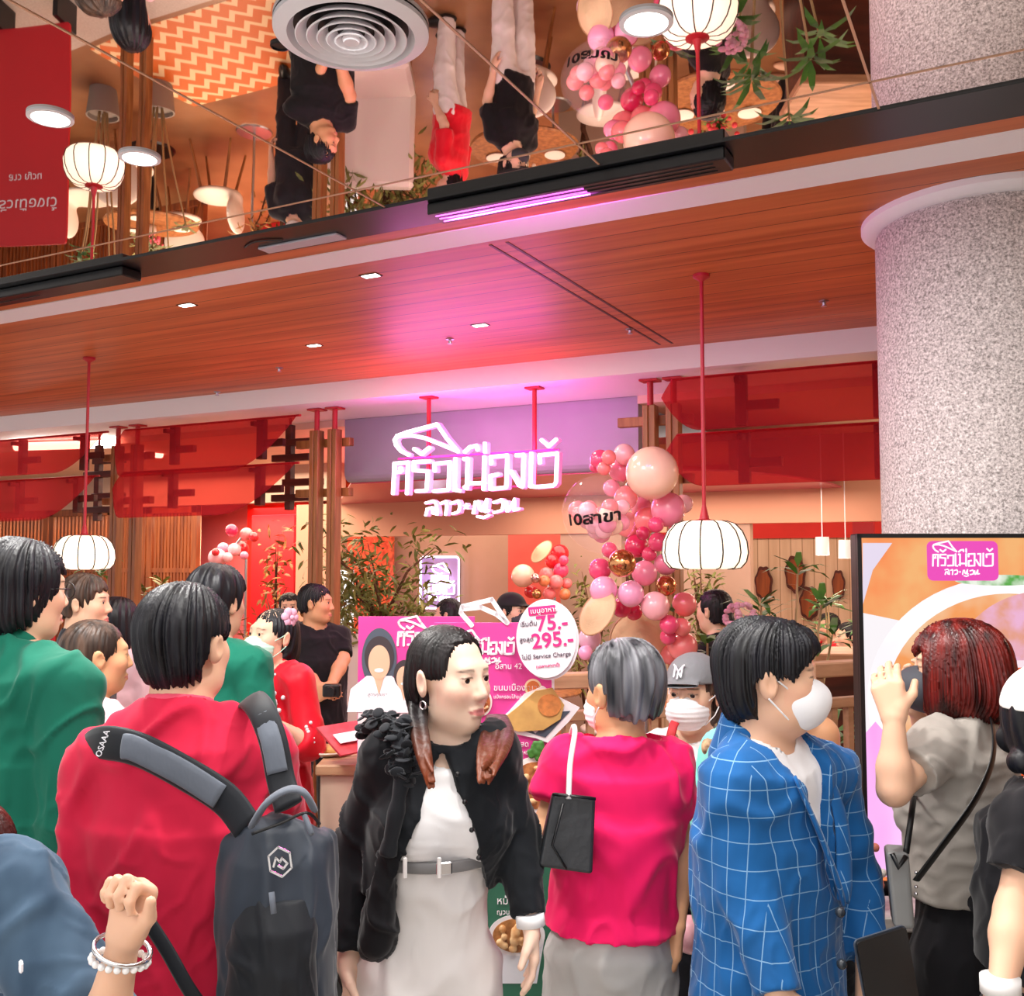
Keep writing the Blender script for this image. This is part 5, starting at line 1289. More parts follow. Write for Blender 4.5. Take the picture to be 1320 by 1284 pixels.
def balloons(items, group, d0, where, seed=1):
    global BPROTO
    r = random.Random(seed); pos = []
    dd = [d0 + it[4] + r.uniform(-.05, .05) for it in items]
    P = lambda i: PV(items[i][0], items[i][1], dd[i]); Rr = lambda i: items[i][2] / F_PX * dd[i]
    for _ in range(260):                           # slide along depth until they only touch
        mv = False
        for i in range(len(items)):
            for j in range(i):
                g = (P(i) - P(j)).length - (Rr(i) + Rr(j)) * .985
                if g < 0:
                    s_ = 1 if dd[i] >= dd[j] else -1; dd[i] += s_ * min(.03, -g * .6 + .002); dd[j] -= s_ * min(.03, -g * .6 + .002); mv = True
        if not mv: break
    ctr = sum((P(i) for i in range(len(items))), Vector()) / len(items); seen = {}
    sizes = sorted(it[2] for it in items)
    for i, it in enumerate(items):
        p = P(i); R_ = Rr(i); cname = CN[it[3]]; sz = 'big' if it[2] > sizes[int(len(sizes) * .75)] else 'small' if it[2] < sizes[len(sizes) // 4] else 'mid sized'
        rows = ['topmost', 'upper', 'middle', 'lower', 'lowest'][min(4, int(5 * (it[1] - min(q[1] for q in items)) / (1 + max(q[1] for q in items) - min(q[1] for q in items))))]
        lab = it[5] if len(it) > 5 else '%s %s balloon in the %s part of %s' % (sz, cname, rows, where)
        if lab in seen:
            seen[lab] += 1; nb_ = min((j for j in range(len(items)) if j != i), key=lambda j: (P(j) - p).length); lab = '%s %s balloon, %s in %s, by a %s one' % (sz, cname, rows, where, CN[items[nb_][3]])
            if lab in seen: lab = '%s %s balloon of %s, between %s and %s ones' % (sz, cname, where, CN[items[nb_][3]], ('lower', 'higher')[items[nb_][1] < it[1]])
        seen[lab] = seen.get(lab, 0) + 1
        if BPROTO is None: BPROTO = make_balloon(); t = BPROTO
        else: t = dup(BPROTO, (0, 0, 0))
        t['label'] = lab; t['group'] = group; t.location = p; t.scale = (R_,) * 3
        t.rotation_mode = 'QUATERNION'; ax = (p - ctr) + Vector((r.uniform(-.02, .02), -.06, .02)); t.rotation_quaternion = ax.to_track_quat('Z', 'Y')
        m = bmat(it[3])
        for ch in t.children:
            if ch.data.users > 1 or not ch.data.materials: 
                if t is not BPROTO or True:
                    if not ch.data.materials: ch.data.materials.append(m)
                    ch.material_slots[0].link = 'OBJECT'; ch.material_slots[0].material = m
    return dd
S = lambda x, y, r: (700 + x / 2.918, 440 + y / 2.918, r / 2.918)
PE, LP, PK, HP, CO, DR, PP = '#ffd3ba', '#ffbcc6', '#f98fae', '#f2507f', '#fc8688', '#d42a5a', '#fba8d0'
it = []
for x, y, r_, c, dz in ((410, 495, 100, PE, -.10), (305, 425, 40, LP, 0), (288, 485, 42, PK, .08), (215, 445, 38, HP, 0), (247, 436, 28, CO, -.03), (228, 478, 26, CO, -.05), (196, 472, 22, HP, 0), (258, 552, 32, PK, .1), (312, 588, 45, CO, .1), (278, 632, 40, PK, .16), (470, 632, 65, PK, 0), (528, 612, 36, LP, .1), (392, 672, 50, CO, .05), (370, 625, 40, PK, .2), (318, 690, 48, CO, .16), (425, 690, 30, HP, -.03), (376, 722, 26, DR, -.05), (432, 755, 36, HP, .05), (352, 770, 45, DR, .1), (214, 858, 42, HP, .06), (297, 835, 53, 'copper', -.12), (382, 872, 48, PK, 0), (462, 838, 42, PK, .05), (228, 935, 52, PP, -.05), (330, 950, 50, PP, -.05), (464, 920, 38, 'copper', .05), (422, 996, 54, LP, -.02), (532, 990, 46, CO, .12), (296, 1002, 38, DR, .1), (342, 1018, 32, DR, .12), (176, 1120, 44, '#e8b8d0', .1), (160, 1172, 28, PP, .05), (474, 1066, 36, HP, 0), (522, 1076, 34, CO, .05), (470, 1112, 30, HP, .05), (525, 1148, 56, CO, .12), (478, 1180, 36, CO, .05), (400, 800, 28, HP, .1), (250, 785, 30, HP, .2), (500, 700, 28, HP, .25)):
    q = S(x, y, r_); it.append((q[0], q[1], q[2], c, dz))
it[0] = it[0] + ('big peach balloon at the head of the garland over the lantern',)
D_B = 4.55
balloons(it, 'balloons of the pink garland', D_B, 'the pink garland')
# the clear balloon with small ones inside and lettering
q = S(215, 645, 145); p = PV(q[0], q[1], 4.22); R_ = q[2] / F_PX * 4.22
t = dup(BPROTO, p, None, 'big clear balloon lettered in black, filled with small pink ones', 'balloons of the pink garland'); t.scale = (R_,) * 3; t.rotation_mode = 'XYZ'; t.rotation_euler = (.15, 0, 0); t['category'] = 'balloon'
for ch in t.children: ch.material_slots[0].link = 'OBJECT'; ch.material_slots[0].material = bmat('clear')
tx = text('10สาขา', .40, mat('balloon_black', '#141014', .4), t, Matrix.Identity(4), 'lettering', .004, bold=.012)
xs_ = [v.co.x for v in tx.data.vertices]; x0, x1 = min(xs_), max(xs_)
for v in tx.data.vertices:                              # wrap the flat lettering round the balloon
    a_ = YAW - .10 + ((v.co.x - x0) / (x1 - x0) - .5) * 1.45 - .18; z_ = v.co.z - .22 + .10 * ((v.co.x - x0) / (x1 - x0)); c_ = math.sqrt(max(0, 1 - z_ * z_)) * 1.01
    v.co = Vector((math.sin(a_) * c_, -math.cos(a_) * c_, z_))
r = random.Random(3)
for k in range(24):
    a_ = r.uniform(0, 6.28); rr = .62 * math.sqrt(r.uniform(0, 1)); s_ = r.uniform(.17, .27)
    MB().sphere((rr * math.cos(a_), rr * math.sin(a_), -.62 + r.uniform(0, .50) + .3 * (rr / .62) ** 2), s_, 14, 10).build('small_balloon', bmat((CO, PK, PE, LP)[k % 4]), t, True)
hat(770, 790, 4.45, 31, tow + Vector((-.9, 0, .5)), 'tilted straw conical hat under the pearly balloons'); hat(826, 829, 4.75, 40, tow + Vector((.1, 0, .25)), 'straw conical hat facing out at the foot of the garland')
S4 = lambda x, y, r: (440 + x / 4.0125, 660 + y / 4.0125, r / 4.0125)
it = []
for x, y, r_, c, dz in ((940, 330, 60, PE, -.05), (1130, 215, 48, '#d6212e', .1), (1060, 322, 36, CO, 0), (1136, 302, 40, HP, .05), (1110, 362, 38, CO, -.05), (1050, 356, 30, '#f08a5a', -.1), (1166, 370, 28, CO, 0), (1004, 342, 26, 'silver', -.12), (980, 412, 34, '#d6212e', .1), (1012, 424, 26, 'copper', -.1), (1076, 422, 34, CO, 0), (1156, 425, 30, '#f08a5a', 0), (1090, 255, 36, '#d6212e', .1), (1150, 250, 26, HP, 0)):
    q = S4(x, y, r_); it.append((q[0], q[1], q[2], c, dz))
balloons(it, 'balloons of the red garland at the entry wall', 8.3, 'the red entry garland', 2)
hat(440 + 1035 / 4.0125, 660 + 205 / 4.0125, 8.1, 17, tow + Vector((-.9, 0, .7)), 'straw conical hat at the top of the red entry garland')
S5 = lambda x, y, r: (240 + x / 4.0125, 660 + y / 4.0125, r / 4.0125)
it = []
for x, y, r_, c, dz in ((160, 235, 46, LP, 0), (192, 190, 32, PK, 0), (250, 195, 34, LP, .05), (285, 190, 40, '#d6212e', .05), (312, 115, 34, CO, 0), (235, 95, 32, DR, 0), (300, 225, 22, PK, -.05), (152, 208, 20, '#d6212e', -.12), (215, 235, 26, LP, 0), (350, 130, 26, '#d6212e', 0)):
    q = S5(x, y, r_); it.append((q[0], q[1], q[2], c, dz))
balloons(it, 'balloons by the side doorway', 9.2, 'the doorway cluster', 3)
# mount of the garlands: a post behind each cluster carries them
def garland_frame(pxs, d, lab, m=None):
    t = thing('garland_stand', lab, 'stand', PV(pxs[0][0], pxs[0][1], d) * 1.0); o0 = Vector(t.location); t.location.z = 0; pts = [PV(x, y, d) - Vector((o0.x, o0.y, 0)) for x, y in pxs]
    MB().tube(pts, .012, 8).build('hoop', M_STEEL, t); MB().tube([(0, 0, .0), (0, 0, pts[-1].z)], .012, 8).build('pole', M_STEEL, t); MB().lathe([(0, .02), (.16, .015), (.17, 0), (0, 0)], n=24).build('base', M_STEEL, t)
garland_frame([(830, 590), (800, 640), (845, 690), (815, 760), (840, 850)], 4.85, 'thin steel stand behind the pink garland'); garland_frame([(715, 715), (705, 770)], 8.6, 'thin steel stand behind the red entry garland'); garland_frame([(318, 685), (290, 720)], 9.32 - .1, 'thin steel stand behind the doorway balloons')
# wooden plaques and small cylinder pendants in the bar
for i, (px, py, rx_, rz2, lab) in enumerate(((983, 752, 11, 22, 'scalloped wooden wall plaque, first from the near lantern'), (1024, 740, 13, 24, 'scalloped wooden wall plaque behind the rosette plant, higher one'), (1042, 778, 12, 22, 'scalloped wooden wall plaque behind the rosette plant, lower one'), (1080, 754, 8, 19, 'scalloped wooden wall plaque beside the red pier'))):
    p = PY(px, py, 9.93); s_ = (p - CAM).dot(FWD) / F_PX; t = thing('wall_plaque', lab, 'plaque', (p.x, 9.96, p.z), 0, 'wooden plaques on the fluted wall')
    pts = [(rx_ * s_ * (1 + .06 * math.sin(7 * 2 * PI * k / 56)) * math.cos(2 * PI * k / 56), rz2 * s_ * (1 + .06 * math.sin(7 * 2 * PI * k / 56)) * math.sin(2 * PI * k / 56)) for k in range(56)]
    MB().prism(pts, .03).build('board', M_WOODDARK, t); MB().prism([(x * .8, z * .8) for x, z in pts], .012).build('inset', M_WOODLAT, t, M=Matrix.Translation((0, -.008, 0)))
for px, py, lab in ((1060, 704, 'white cylinder pendant over the bar, one with the brighter rim'), (1090, 708, 'white cylinder pendant over the bar beside the red pier')):
    p = PV(px, py, 7.6); t = thing('cylinder_pendant', lab, 'lamp', p, 0, 'white cylinder pendants over the bar'); MB().lathe([(0, .07), (.05, .07), (.052, -.07), (.046, -.07), (.044, -.05), (0, -.05)], n=28).build('shade', M_WHITE, t, 'auto'); MB().lathe([(.044, -.062), (0, -.062)], n=20).build('lens', M_LAMPW, t); MB().cyl((0, 0, .07), (0, 0, 2.74 - p.z), .004, 6).build('cord', M_WHITE, t); point('bar_pendant_glow', (p.x, p.y, p.z - .15), 3, WARM, .05)
p = PV(955, 798, 4.75); t = thing('hydrangea', 'pale pink hydrangea bloom above the blue blazer man', 'flowers', (p.x, p.y, 0)); r = random.Random(12); m = MB()
for k in range(70):
    d_ = Vector((r.gauss(0, 1), r.gauss(0, 1), r.gauss(0, 1))).normalized() * .075; m.sphere(Vector((0, 0, p.z)) + d_, (.016, .016, .012), 8, 5)
m.build('blossoms', mat('hydrangea_pink', '#eec3cf', .7, vary=.3, col2='#e6b0c4', scale=30), t, True); MB().cyl((0, 0, .0), (0, 0, p.z), .008, 8).build('stem', M_BARK, t); lm = MB()
for k in range(16): leaf(lm, Vector((0, 0, p.z - .1)), Vector((r.uniform(-1, 1), r.uniform(-1, 1), r.uniform(-.3, .4))), Vector((0, 0, 1)), .15, .03)
lm.build('foliage', M_LEAF2, t)
p = PV(441, 870, 7.25); t = thing('bench', 'cream upholstered bench behind the black shirted man', 'bench', (p.x, p.y, 0), YAW)
MB().box((.1, .22, .82), (.75, .12, .78), bev=.03).build('backrest', M_CHW, t); MB().box((.1, -.05, .44), (.75, .50, .12), bev=.03).build('seat', M_CHW, t)
for q in (-.22, .42):
    for w_ in (-.24, .22): MB().cyl((q, w_, 0), (q, w_, .40), .022, 10).build('leg', M_WOODPOST, t)
a, b = PV(438, 735, 8.6), PV(458, 806, 8.6); t = thing('bright_opening_panel', 'tall glowing panel standing for a bright opening with black lines behind the olive tree', 'panel', ((a.x + b.x) / 2, a.y, 0), YAW); w_ = (b - a).dot(RGT)
MB().box((0, 0, a.z / 2), (w_, .04, a.z)).build('panel', glow('opening_glow_white', '#eef4f6', .9), t); m = MB(); r = random.Random(3)  # glowing panel stands in for a bright opening behind the tree
for k in range(9): x_ = r.uniform(-.4, .4) * w_; m.ribbon([(x_, a.z - .05 - .05 * k), (x_ + r.uniform(-.3, .3) * w_, a.z - .12 - .05 * k), (x_ + r.uniform(-.3, .3) * w_, a.z - .22 - .05 * k)], .008, .003)
m.build('line_drawing', M_BLACKP, t, M=Matrix.Translation((0, -.024, 0)))
# ------------------------------------------------------------------ the crowd
C_GREEN = cloth('green_cotton', '#0f6a55', .10, .3); C_RED = cloth('crimson_cotton', '#dc2347', .10, .5); C_PINK = cloth('magenta_jersey', '#f01660', .08, .45); C_BLACK = cloth('black_knit', '#15181d', .15, .35); C_BLACKW = cloth('black_twill', '#17161a', .15, .4)
C_WHITE = cloth('white_jersey', '#f2eff0', .04, .3); C_WHITET = cloth('off_white_twill', '#ece6e4', .04, .35); C_GREYT = cloth('light_grey_twill', '#b9b5b2', .06, .4); C_TAUPE = cloth('taupe_jersey', '#a79f97', .07, .35); C_TEAL = cloth('aqua_knit', '#7ed8cc', .06, .4)
C_DENIM = cloth('faded_denim', '#4a6076', .3, .35, col2='#33475c'); C_JEANS = cloth('blue_jeans', '#1d3f86', .2, .3); C_DARK = cloth('charcoal_cloth', '#2a2b33', .2, .3); C_AODAI = cloth('scarlet_silk', '#e0152c', .08, .35, rough=.5); C_PALEP = cloth('pale_pink_cotton', '#e9bdc4', .08, .3)
M_SHOE = mat('black_leather', '#141416', .4); M_SHOEW = mat('white_leather', '#e6e2e0', .5); M_MASKW = mat('white_mask', '#f4f3f6', .75, bump=.1, bscale=40); M_MASKG = mat('green_mask', '#b9e2cf', .75); M_MASKB = mat('charcoal_mask', '#3d3f47', .7)
M_GREYHAIR = hair_mat('grey_hair', '#8d8c92', '#1d1e24'); M_GREYHAIR.node_tree.nodes['Noise Texture'].inputs['Scale'].default_value = 22
M_REDHAIR = hair_mat('burgundy_hair', '#7a1e18', '#2e0807', .28); M_BROWNHAIR = hair_mat('ash_brown_hair', '#5a4438', '#2a1f1a'); M_DKRED = hair_mat('dark_red_hair', '#5a1a16', '#280a0a'); M_SILVER = mat('silver', '#d8d8dc', .18, 1.0)
def plaid_mat():
    m = cloth('blue_windowpane_wool', '#155b9a', .22, .3, .8); N = m.node_tree.nodes; L = m.node_tree.links; b = N['Principled BSDF']; src = b.inputs['Base Color'].links[0].from_socket
    tc = N.new('ShaderNodeTexCoord'); sx = N.new('ShaderNodeSeparateXYZ'); L.new(tc.outputs['Object'], sx.inputs[0])
    def op(o, a, c=None):
        n = N.new('ShaderNodeMath'); n.operation = o
        for i, q in enumerate((a, c)):
            if q is None: continue
            if isinstance(q, (int, float)): n.inputs[i].default_value = q
            else: L.new(q, n.inputs[i])
        return n.outputs[0]
    sn = N.new('ShaderNodeSeparateXYZ'); L.new(tc.outputs['Normal'], sn.inputs[0]); side = op('GREATER_THAN', op('ABSOLUTE', sn.outputs[0]), op('ABSOLUTE', sn.outputs[1]))
    u = op('ADD', op('MULTIPLY', sx.outputs[1], side), op('MULTIPLY', sx.outputs[0], op('SUBTRACT', 1.0, side)))
    g = op('MAXIMUM', op('LESS_THAN', op('FRACT', op('DIVIDE', u, .040)), .05), op('LESS_THAN', op('FRACT', op('DIVIDE', sx.outputs[2], .050)), .04))
    mx = N.new('ShaderNodeMixRGB'); L.new(op('MULTIPLY', g, .42), mx.inputs['Fac']); L.new(src, mx.inputs['Color1']); mx.inputs['Color2'].default_value = lin('#a9d2ee'); L.new(mx.outputs[0], b.inputs['Base Color']); return m
C_PLAID = plaid_mat()
def ombre_mat():
    m = hair_mat('dark_to_copper_hair', '#1c1517', '#0c090a'); N = m.node_tree.nodes; L = m.node_tree.links; b = N['Principled BSDF']; src = b.inputs['Base Color'].links[0].from_socket
    tc = N.new('ShaderNodeTexCoord'); sx = N.new('ShaderNodeSeparateXYZ'); L.new(tc.outputs['Object'], sx.inputs[0]); mr = N.new('ShaderNodeMapRange'); mr.inputs['From Min'].default_value = 1.40; mr.inputs['From Max'].default_value = 1.27; L.new(sx.outputs[2], mr.inputs['Value'])
    mx = N.new('ShaderNodeMixRGB'); L.new(mr.outputs[0], mx.inputs['Fac']); L.new(src, mx.inputs['Color1']); mx.inputs['Color2'].default_value = lin('#8a4220'); L.new(mx.outputs[0], b.inputs['Base Color']); return m
M_OMBRE = ombre_mat()
def band(s, name, pts_px, r, m, parent=None, flat=None, n=8, smooth=True):
    """strap through picture points with their depths, in the body frame of S"""
    return MB().tube([s.loc(*q) for q in pts_px], r, n, flat=flat).build(name, m, parent or s.o, smooth)
def smoothpath(P, k=5):
    P = [np.array(p, float) for p in P]; out = []
    for i in range(len(P) - 1):
        a, b, c, d = P[max(0, i - 1)], P[i], P[i + 1], P[min(len(P) - 1, i + 2)]
        for j in range(k):
            t = j / k; out.append(tuple(.5 * (2 * b + (c - a) * t + (2 * a - 5 * b + 4 * c - d) * t * t + (3 * b - a - 3 * c + d) * t ** 3)))
    out.append(tuple(P[-1])); return out
def cap(s, m, emblem=False, brim=True):
    F = Field([s.hell((0, -.012, .042), (.088, .106, .090), .02)], .0045); R = s.Rh
    def low(X, Y, Z):
        x, y, z = X - s.hc[0], Y - s.hc[1], Z - s.hc[2]; return .040 * s.hs - (R[0, 2] * x + R[1, 2] * y + R[2, 2] * z)
    F.fn(low)
    if brim: F.add(s.hell((0, .118, .040), (.064, .070, .006), .012, RX(-.22)))
    o = F.build('cap', m, s.o, relax=1)
    if emblem:
        M = Matrix(s.Rh.tolist()).to_4x4(); M.translation = Vector(s.hp((0.012, .094, .080))); M = M @ Matrix.Rotation(PI, 4, 'Z') @ Matrix.Rotation(-.45, 4, 'X')
        e = MB(); z = .018
        e.ribbon([(-.012, -z), (-.012, z), (.012, -z), (.012, z)], .0045, .006); e.ribbon([(-.017, z * 1.2), (0, 0), (.017, z * 1.2)], .0045, .006); e.ribbon([(0, 0), (0, -z * 1.3)], .0045, .006)
        e.build('emblem', M_WHITE, o, M=M)
    return o
NEAR = dict(h=.0085, hf=.0036); MID = dict(h=.011, hf=.005); FAR = dict(h=.015, hf=.008)

# -- man in the green shirt, black bob
s = Person('man in a green shirt with chin long black hair and glasses, seen from behind', 30, 693, 2.38, 28, 42, w=1.18, **NEAR)
s.body(eyes=True)
s.tee(C_GREEN, .02, 1.6, hem=1.06, seed=11, neck=.072, amp=.005); s.wear('collar', [cone(s.J['neck'] + V(0, -.005, -.01), s.J['neck'] + V(0, .005, .022), .073, .066, .01)], C_GREEN, amp=0)
s.trousers(C_DARK, .02); s.wear('belt', [loft([(1.015, 0, -.01, .195, .14), (1.06, 0, -.01, .195, .14)])], mat('plum_belt', '#5a3346', .5), amp=0)
s.hair(M_BLACKHAIR, (.097, .112, .098), (0, -.018, .036), extra=[s.hell((0, -.040, -.045), (.085, .078, .075), .04)], fz=.05, fy=.062, nape=-.098, sideburn=-.085, seed=4, n=52, amp=.0026)
g = MB()
for q in (-1, 1): g.tube([tuple(s.hp((q * .033 + .024 * math.cos(a), .098 + .004 * abs(math.cos(a)), .004 + .019 * math.sin(a)))) for a in np.linspace(0, 2 * PI, 20)[:-1]], .0016, 6, closed=True).tube([tuple(s.hp(p)) for p in ((q * .058, .092, .008), (q * .078, .05, .010), (q * .083, -.01, .008))], .0016, 6)
g.tube([tuple(s.hp(p)) for p in ((-.009, .101, .008), (.009, .101, .008))], .0016, 6).build('glasses', M_BLACKP, s.o, True); s.shoes(M_SHOE)

# -- man in the crimson shirt with the backpack
s = P2 = Person('man in a crimson shirt carrying a grey and black backpack, seen from behind', 241, 749, 2.06, 6, 16, w=1.02, **NEAR)
s.set(SL=(122, 990, 2.06), SR=(342, 968, 2.08), EL=(112, 1150, 2.02), WL=(140, 1300, 1.92), ER=(366, 1075, 2.24), WR=(362, 1200, 2.50)); s.body(eyes=True)
s.tee(C_RED, .020, 1.96, hem=.86, seed=23, neck=.066, amp=.006, st=.020, freq=5)
s.wear('collar', [cone(s.J['neck'] + V(0, .004, -.01), s.J['neck'] + V(0, .008, .046), .078, .067, .01)], cloth('crimson_collar', '#ee5570', .05, .2), amp=0, h=.005, planes=[(s.J['neck'] + V(0, -.01, .040), (0, .25, 1))], cuts=[cone(s.J['neck'] + V(0, .05, .03), s.J['neck'] + V(0, .09, .16), .06, .07)])
s.trousers(C_JEANS); s.hair(M_BLACKHAIR, (.087, .108, .096), (0, -.016, .036), fz=.05, fy=.05, nape=-.080, sideburn=.014, seed=9, n=62, amp=.0024); s.shoes(M_SHOE)
bp = thing('backpack', 'grey and black backpack with a white hexagon badge on a crimson back', 'backpack', tuple(PV(355, 1180, 1.86)), YAW)
Lb_ = lambda px, py, d: ((lambda p: (p.dot(RGT), p.dot(FWD), p.z))(PV(px, py, d) - Vector(bp.location)))
M_BPK = cloth('backpack_nylon', '#363d48', .25, .5, .5, 7); M_BPD = cloth('backpack_dark_nylon', '#1d2026', .2, .4, .6, 7); M_PAD = cloth('strap_grey_mesh', '#6b717c', .1, .15, .8, 60)
F = Field([loft([(-.30, 0, 0, .108, .085), (-.18, .0, 0, .110, .088), (.0, .0, .0, .103, .082), (.10, -.002, .01, .090, .066), (.155, -.008, .02, .062, .042), (.175, -.01, .025, .03, .02)], .02), rbox((-.004, .05, -.08), (.085, .02, .20), .02, .03)], .006)
F.build('body', M_BPK, bp, disp=folds(61, .004, 6, (1, 1, .4)), relax=1)
F = Field([loft([(-.28, .012, -.062, .084, .062), (-.12, .012, -.062, .086, .064), (.0, .010, -.052, .078, .055), (.05, .008, -.04, .055, .035)], .02)], .006); F.build('front_pocket', M_BPD, bp, disp=folds(67, .004, 7, (1, 1, .35)), relax=1)
MB().tube(smoothpath([Lb_(*q) for q in ((326, 1062, 1.82), (345, 1034, 1.80), (372, 1018, 1.80), (392, 1022, 1.81), (404, 1042, 1.83))]), .016, 10, flat=((0, 1, 0), .4)).build('handle', M_PAD, bp, True)
wd = (.35, 0, .9)
L_ = smoothpath([Lb_(*q) for q in ((318, 1066, 1.86), (290, 1030, 1.885), (235, 995, 1.895), (178, 966, 1.91), (132, 958, 1.95), (108, 972, 2.03), (104, 1000, 2.13))])
MB().tube(L_, .033, 12, flat=(wd, .28)).build('shoulder_strap', M_BPD, bp, True); o = MB().tube([(x, y - .008, z) for x, y, z in smoothpath([Lb_(*q) for q in ((285, 1026, 1.885), (235, 994, 1.894), (178, 965, 1.909), (160, 961, 1.92))])], .024, 12, flat=(wd, .22)).build('strap_pad', M_PAD, bp, True)
m_ = M_WHITE
tp_ = Lb_(138, 966, 1.925); text('OSAAA', .016, m_, bp, Matrix.Translation((tp_[0] - .004, tp_[1] - .020, tp_[2] - .012)) @ Matrix.Rotation(-1.25, 4, 'Y'))
R_ = smoothpath([Lb_(*q) for q in ((372, 1040, 1.86), (362, 1005, 1.895), (352, 955, 1.915), (338, 918, 1.95), (325, 902, 2.02), (318, 905, 2.10))]); MB().tube(R_, .027, 12, flat=((1, 0, .3), .28)).build('shoulder_strap', M_BPD, bp, True); MB().tube([(x, y - .008, z) for x, y, z in smoothpath([Lb_(*q) for q in ((359, 995, 1.90), (351, 955, 1.914), (339, 920, 1.95))])], .020, 12, flat=((1, 0, .3), .22)).build('strap_pad', M_PAD, bp, True)
MB().tube(smoothpath([Lb_(*q) for q in ((186, 1180, 1.84), (215, 1225, 1.82), (250, 1285, 1.80), (300, 1345, 1.82))]), .013, 8, flat=((1, 0, .5), .2)).build('web_strap', M_BPD, bp, True)
q = Lb_(362, 1110, 1.725); e = MB(); hx = [(.021 * math.cos(PI / 6 + PI / 3 * k), .025 * math.sin(PI / 6 + PI / 3 * k)) for k in range(6)]; e.ribbon(hx, .0032, .003, closed=True); e.ribbon([(-.012, -.006), (-.006, .008), (0, 0), (.004, .006), (.012, -.004), (.004, -.012), (-.004, -.006)], .0035, .003); e.build('badge', M_SILVER, bp, M=Matrix.Translation((q[0], q[1] - .006, q[2])) @ Matrix.Rotation(-.15, 4, 'Y'))
for (a_, b_) in (((392, 1050, 1.80), (402, 1075, 1.77)), ((350, 1150, 1.715), (353, 1178, 1.705))): MB().tube([Lb_(*a_), Lb_(*b_)], .005, 8).build('zipper_pull', M_PAD, bp, True)
MB().tube(smoothpath([Lb_(*q) for q in ((325, 1075, 1.79), (360, 1062, 1.785), (395, 1048, 1.80), (412, 1062, 1.84))]), .003, 6).build('zipper', M_BLACKP, bp, True)

# -- walking woman in the black cardigan
s = Person('woman walking in a black cardigan, white top and white trousers', 580, 801, 2.3, 166, 130, w=.88, fem=True, lean=(-.05, .02), skin='#f2cdb6', **NEAR)
s.set(SR=(500, 974, 2.30), SL=(634, 968, 2.32), ER=(462, 1092, 2.34), WR=(448, 1235, 2.26), EL=(662, 1075, 2.34), WL=(684, 1190, 2.24)).seth('L', (.1, -.1, -1), (-1, 0, .1), (.25, .3, .2)).seth('R', (.1, -.2, -1), (1, -.1, 0), (.7, .8, .5))
s.body(lips='#c9676a')
zb = s.loc(555, 1118, 2.2)[2]; zt2 = s.loc(570, 978, 2.18)[2]
s.wear('white_top', grow(s.torso(), .006), C_WHITE, hem=zb - .03, cuts=[s.neckcut(.075, drop=.03)], seed=31, amp=.003, freq=6, stretch=(.4, 1, 1.6))
def openf(X, Y, Z):
    t_ = (zt2 - Z) / (zt2 - zb); xc = -.022 + .012 * t_; hw = np.clip(.006 + .088 * np.clip(t_, 0, 1.4), 0, .15)
    return np.minimum(np.minimum(hw - np.abs(X - xc), Y - .01), (zt2 - Z) * 2)
s.tee(C_BLACK, .023, 1.95, hem=zb - .075, name='cardigan', neck=.060, fns=[openf], seed=37, st=.017, amp=.004, drape=True, freq=7)
s.trousers(C_WHITET, .016, wide=.03, top=zb, seed=41, amp=.004)
tz = [p for p in s.torso() if p['t'] == 'l'][0]['s']; rr_ = lambda i, z: float(np.interp(z, tz[:, 0], tz[:, i]))
MB().tube([(rr_(1, zb) + (rr_(3, zb) + .026) * math.cos(a), rr_(2, zb) + (rr_(4, zb) + .026) * math.sin(a), zb) for a in np.linspace(0, 2 * PI, 48)[:-1]], .013, 8, closed=True, flat=((0, 0, 1), .35)).build('belt', mat('grey_belt', '#7d7b7c', .4), s.o, True)
MB().box((-.02, rr_(2, zb) + rr_(4, zb) + .034, zb), (.034, .006, .028), bev=.003).build('belt_buckle', M_SILVER, s.o)
for px in (522, 566): MB().box(s.loc(px, 1119, 2.150), (.009, .006, .044), bev=.002).build('belt_loop', C_WHITET, s.o)
for k in range(4): 
    q = s.loc(590 + 9 * k, 998 + 36 * k, 2.13 - .004 * k); MB().sphere(q, .0055, 10, 8).build('button', M_BLACKP, s.o, True)
r = random.Random(21)
for base, tip in (([(537, 872, 2.37), (532, 915, 2.28), (538, 962, 2.13), (552, 1008, 2.06)], 9), ([(640, 926, 2.44), (643, 946, 2.28), (636, 972, 2.14), (625, 1002, 2.06)], 10)):
    ps = []
    for k in range(13):
        o_ = r.gauss(0, 1); e_ = r.uniform(-14, 8); pth = [s.loc(x + o_ * tip * (.5, .9, .85, .45)[i_] + r.gauss(0, 1.5), y + (e_ if i_ == 3 else 0), d_ + r.uniform(-.012, .012)) for i_, (x, y, d_) in enumerate(base)]
        pth = smoothpath(pth, 4)
        for a_ in range(len(pth) - 1): ps.append(cone(pth[a_], pth[a_ + 1], .0105 - .0075 * (a_ / len(pth)) ** 2, .0105 - .0075 * ((a_ + 1) / len(pth)) ** 2, .0015))
    Field(ps, .0036).build('hair_lock', M_OMBRE, s.o, relax=1)
lk = []
lk.append(cone(s.hp((0, -.06, -.02)), s.J['neck'] + V(0, -.06, -.04), .060, .055, .03))
s.hair(M_OMBRE, (.080, .098, .088), (0, -.016, .036), extra=lk, fz=.118, fy=.061, nape=None, sideburn=.006, seed=13, n=80, amp=.0014, slope=-.25, jag=.35)
q = s.hp((.082, -.004, -.042)); MB().tube([tuple(q + s.Rh @ V(0, .009 * math.cos(a), -.009 + .009 * math.sin(a))) for a in np.linspace(0, 2 * PI, 16)[:-1]], .0022, 6, closed=True).build('earring', M_SILVER, s.o, True)
q = s.J['WL']; d_ = s.hand['L']['d']; MB().tube([tuple(q - d_ * .02), tuple(q + d_ * .006)], .032, 20).build('white_cuff', C_WHITE, s.o, True); s.shoes(M_SHOEW)
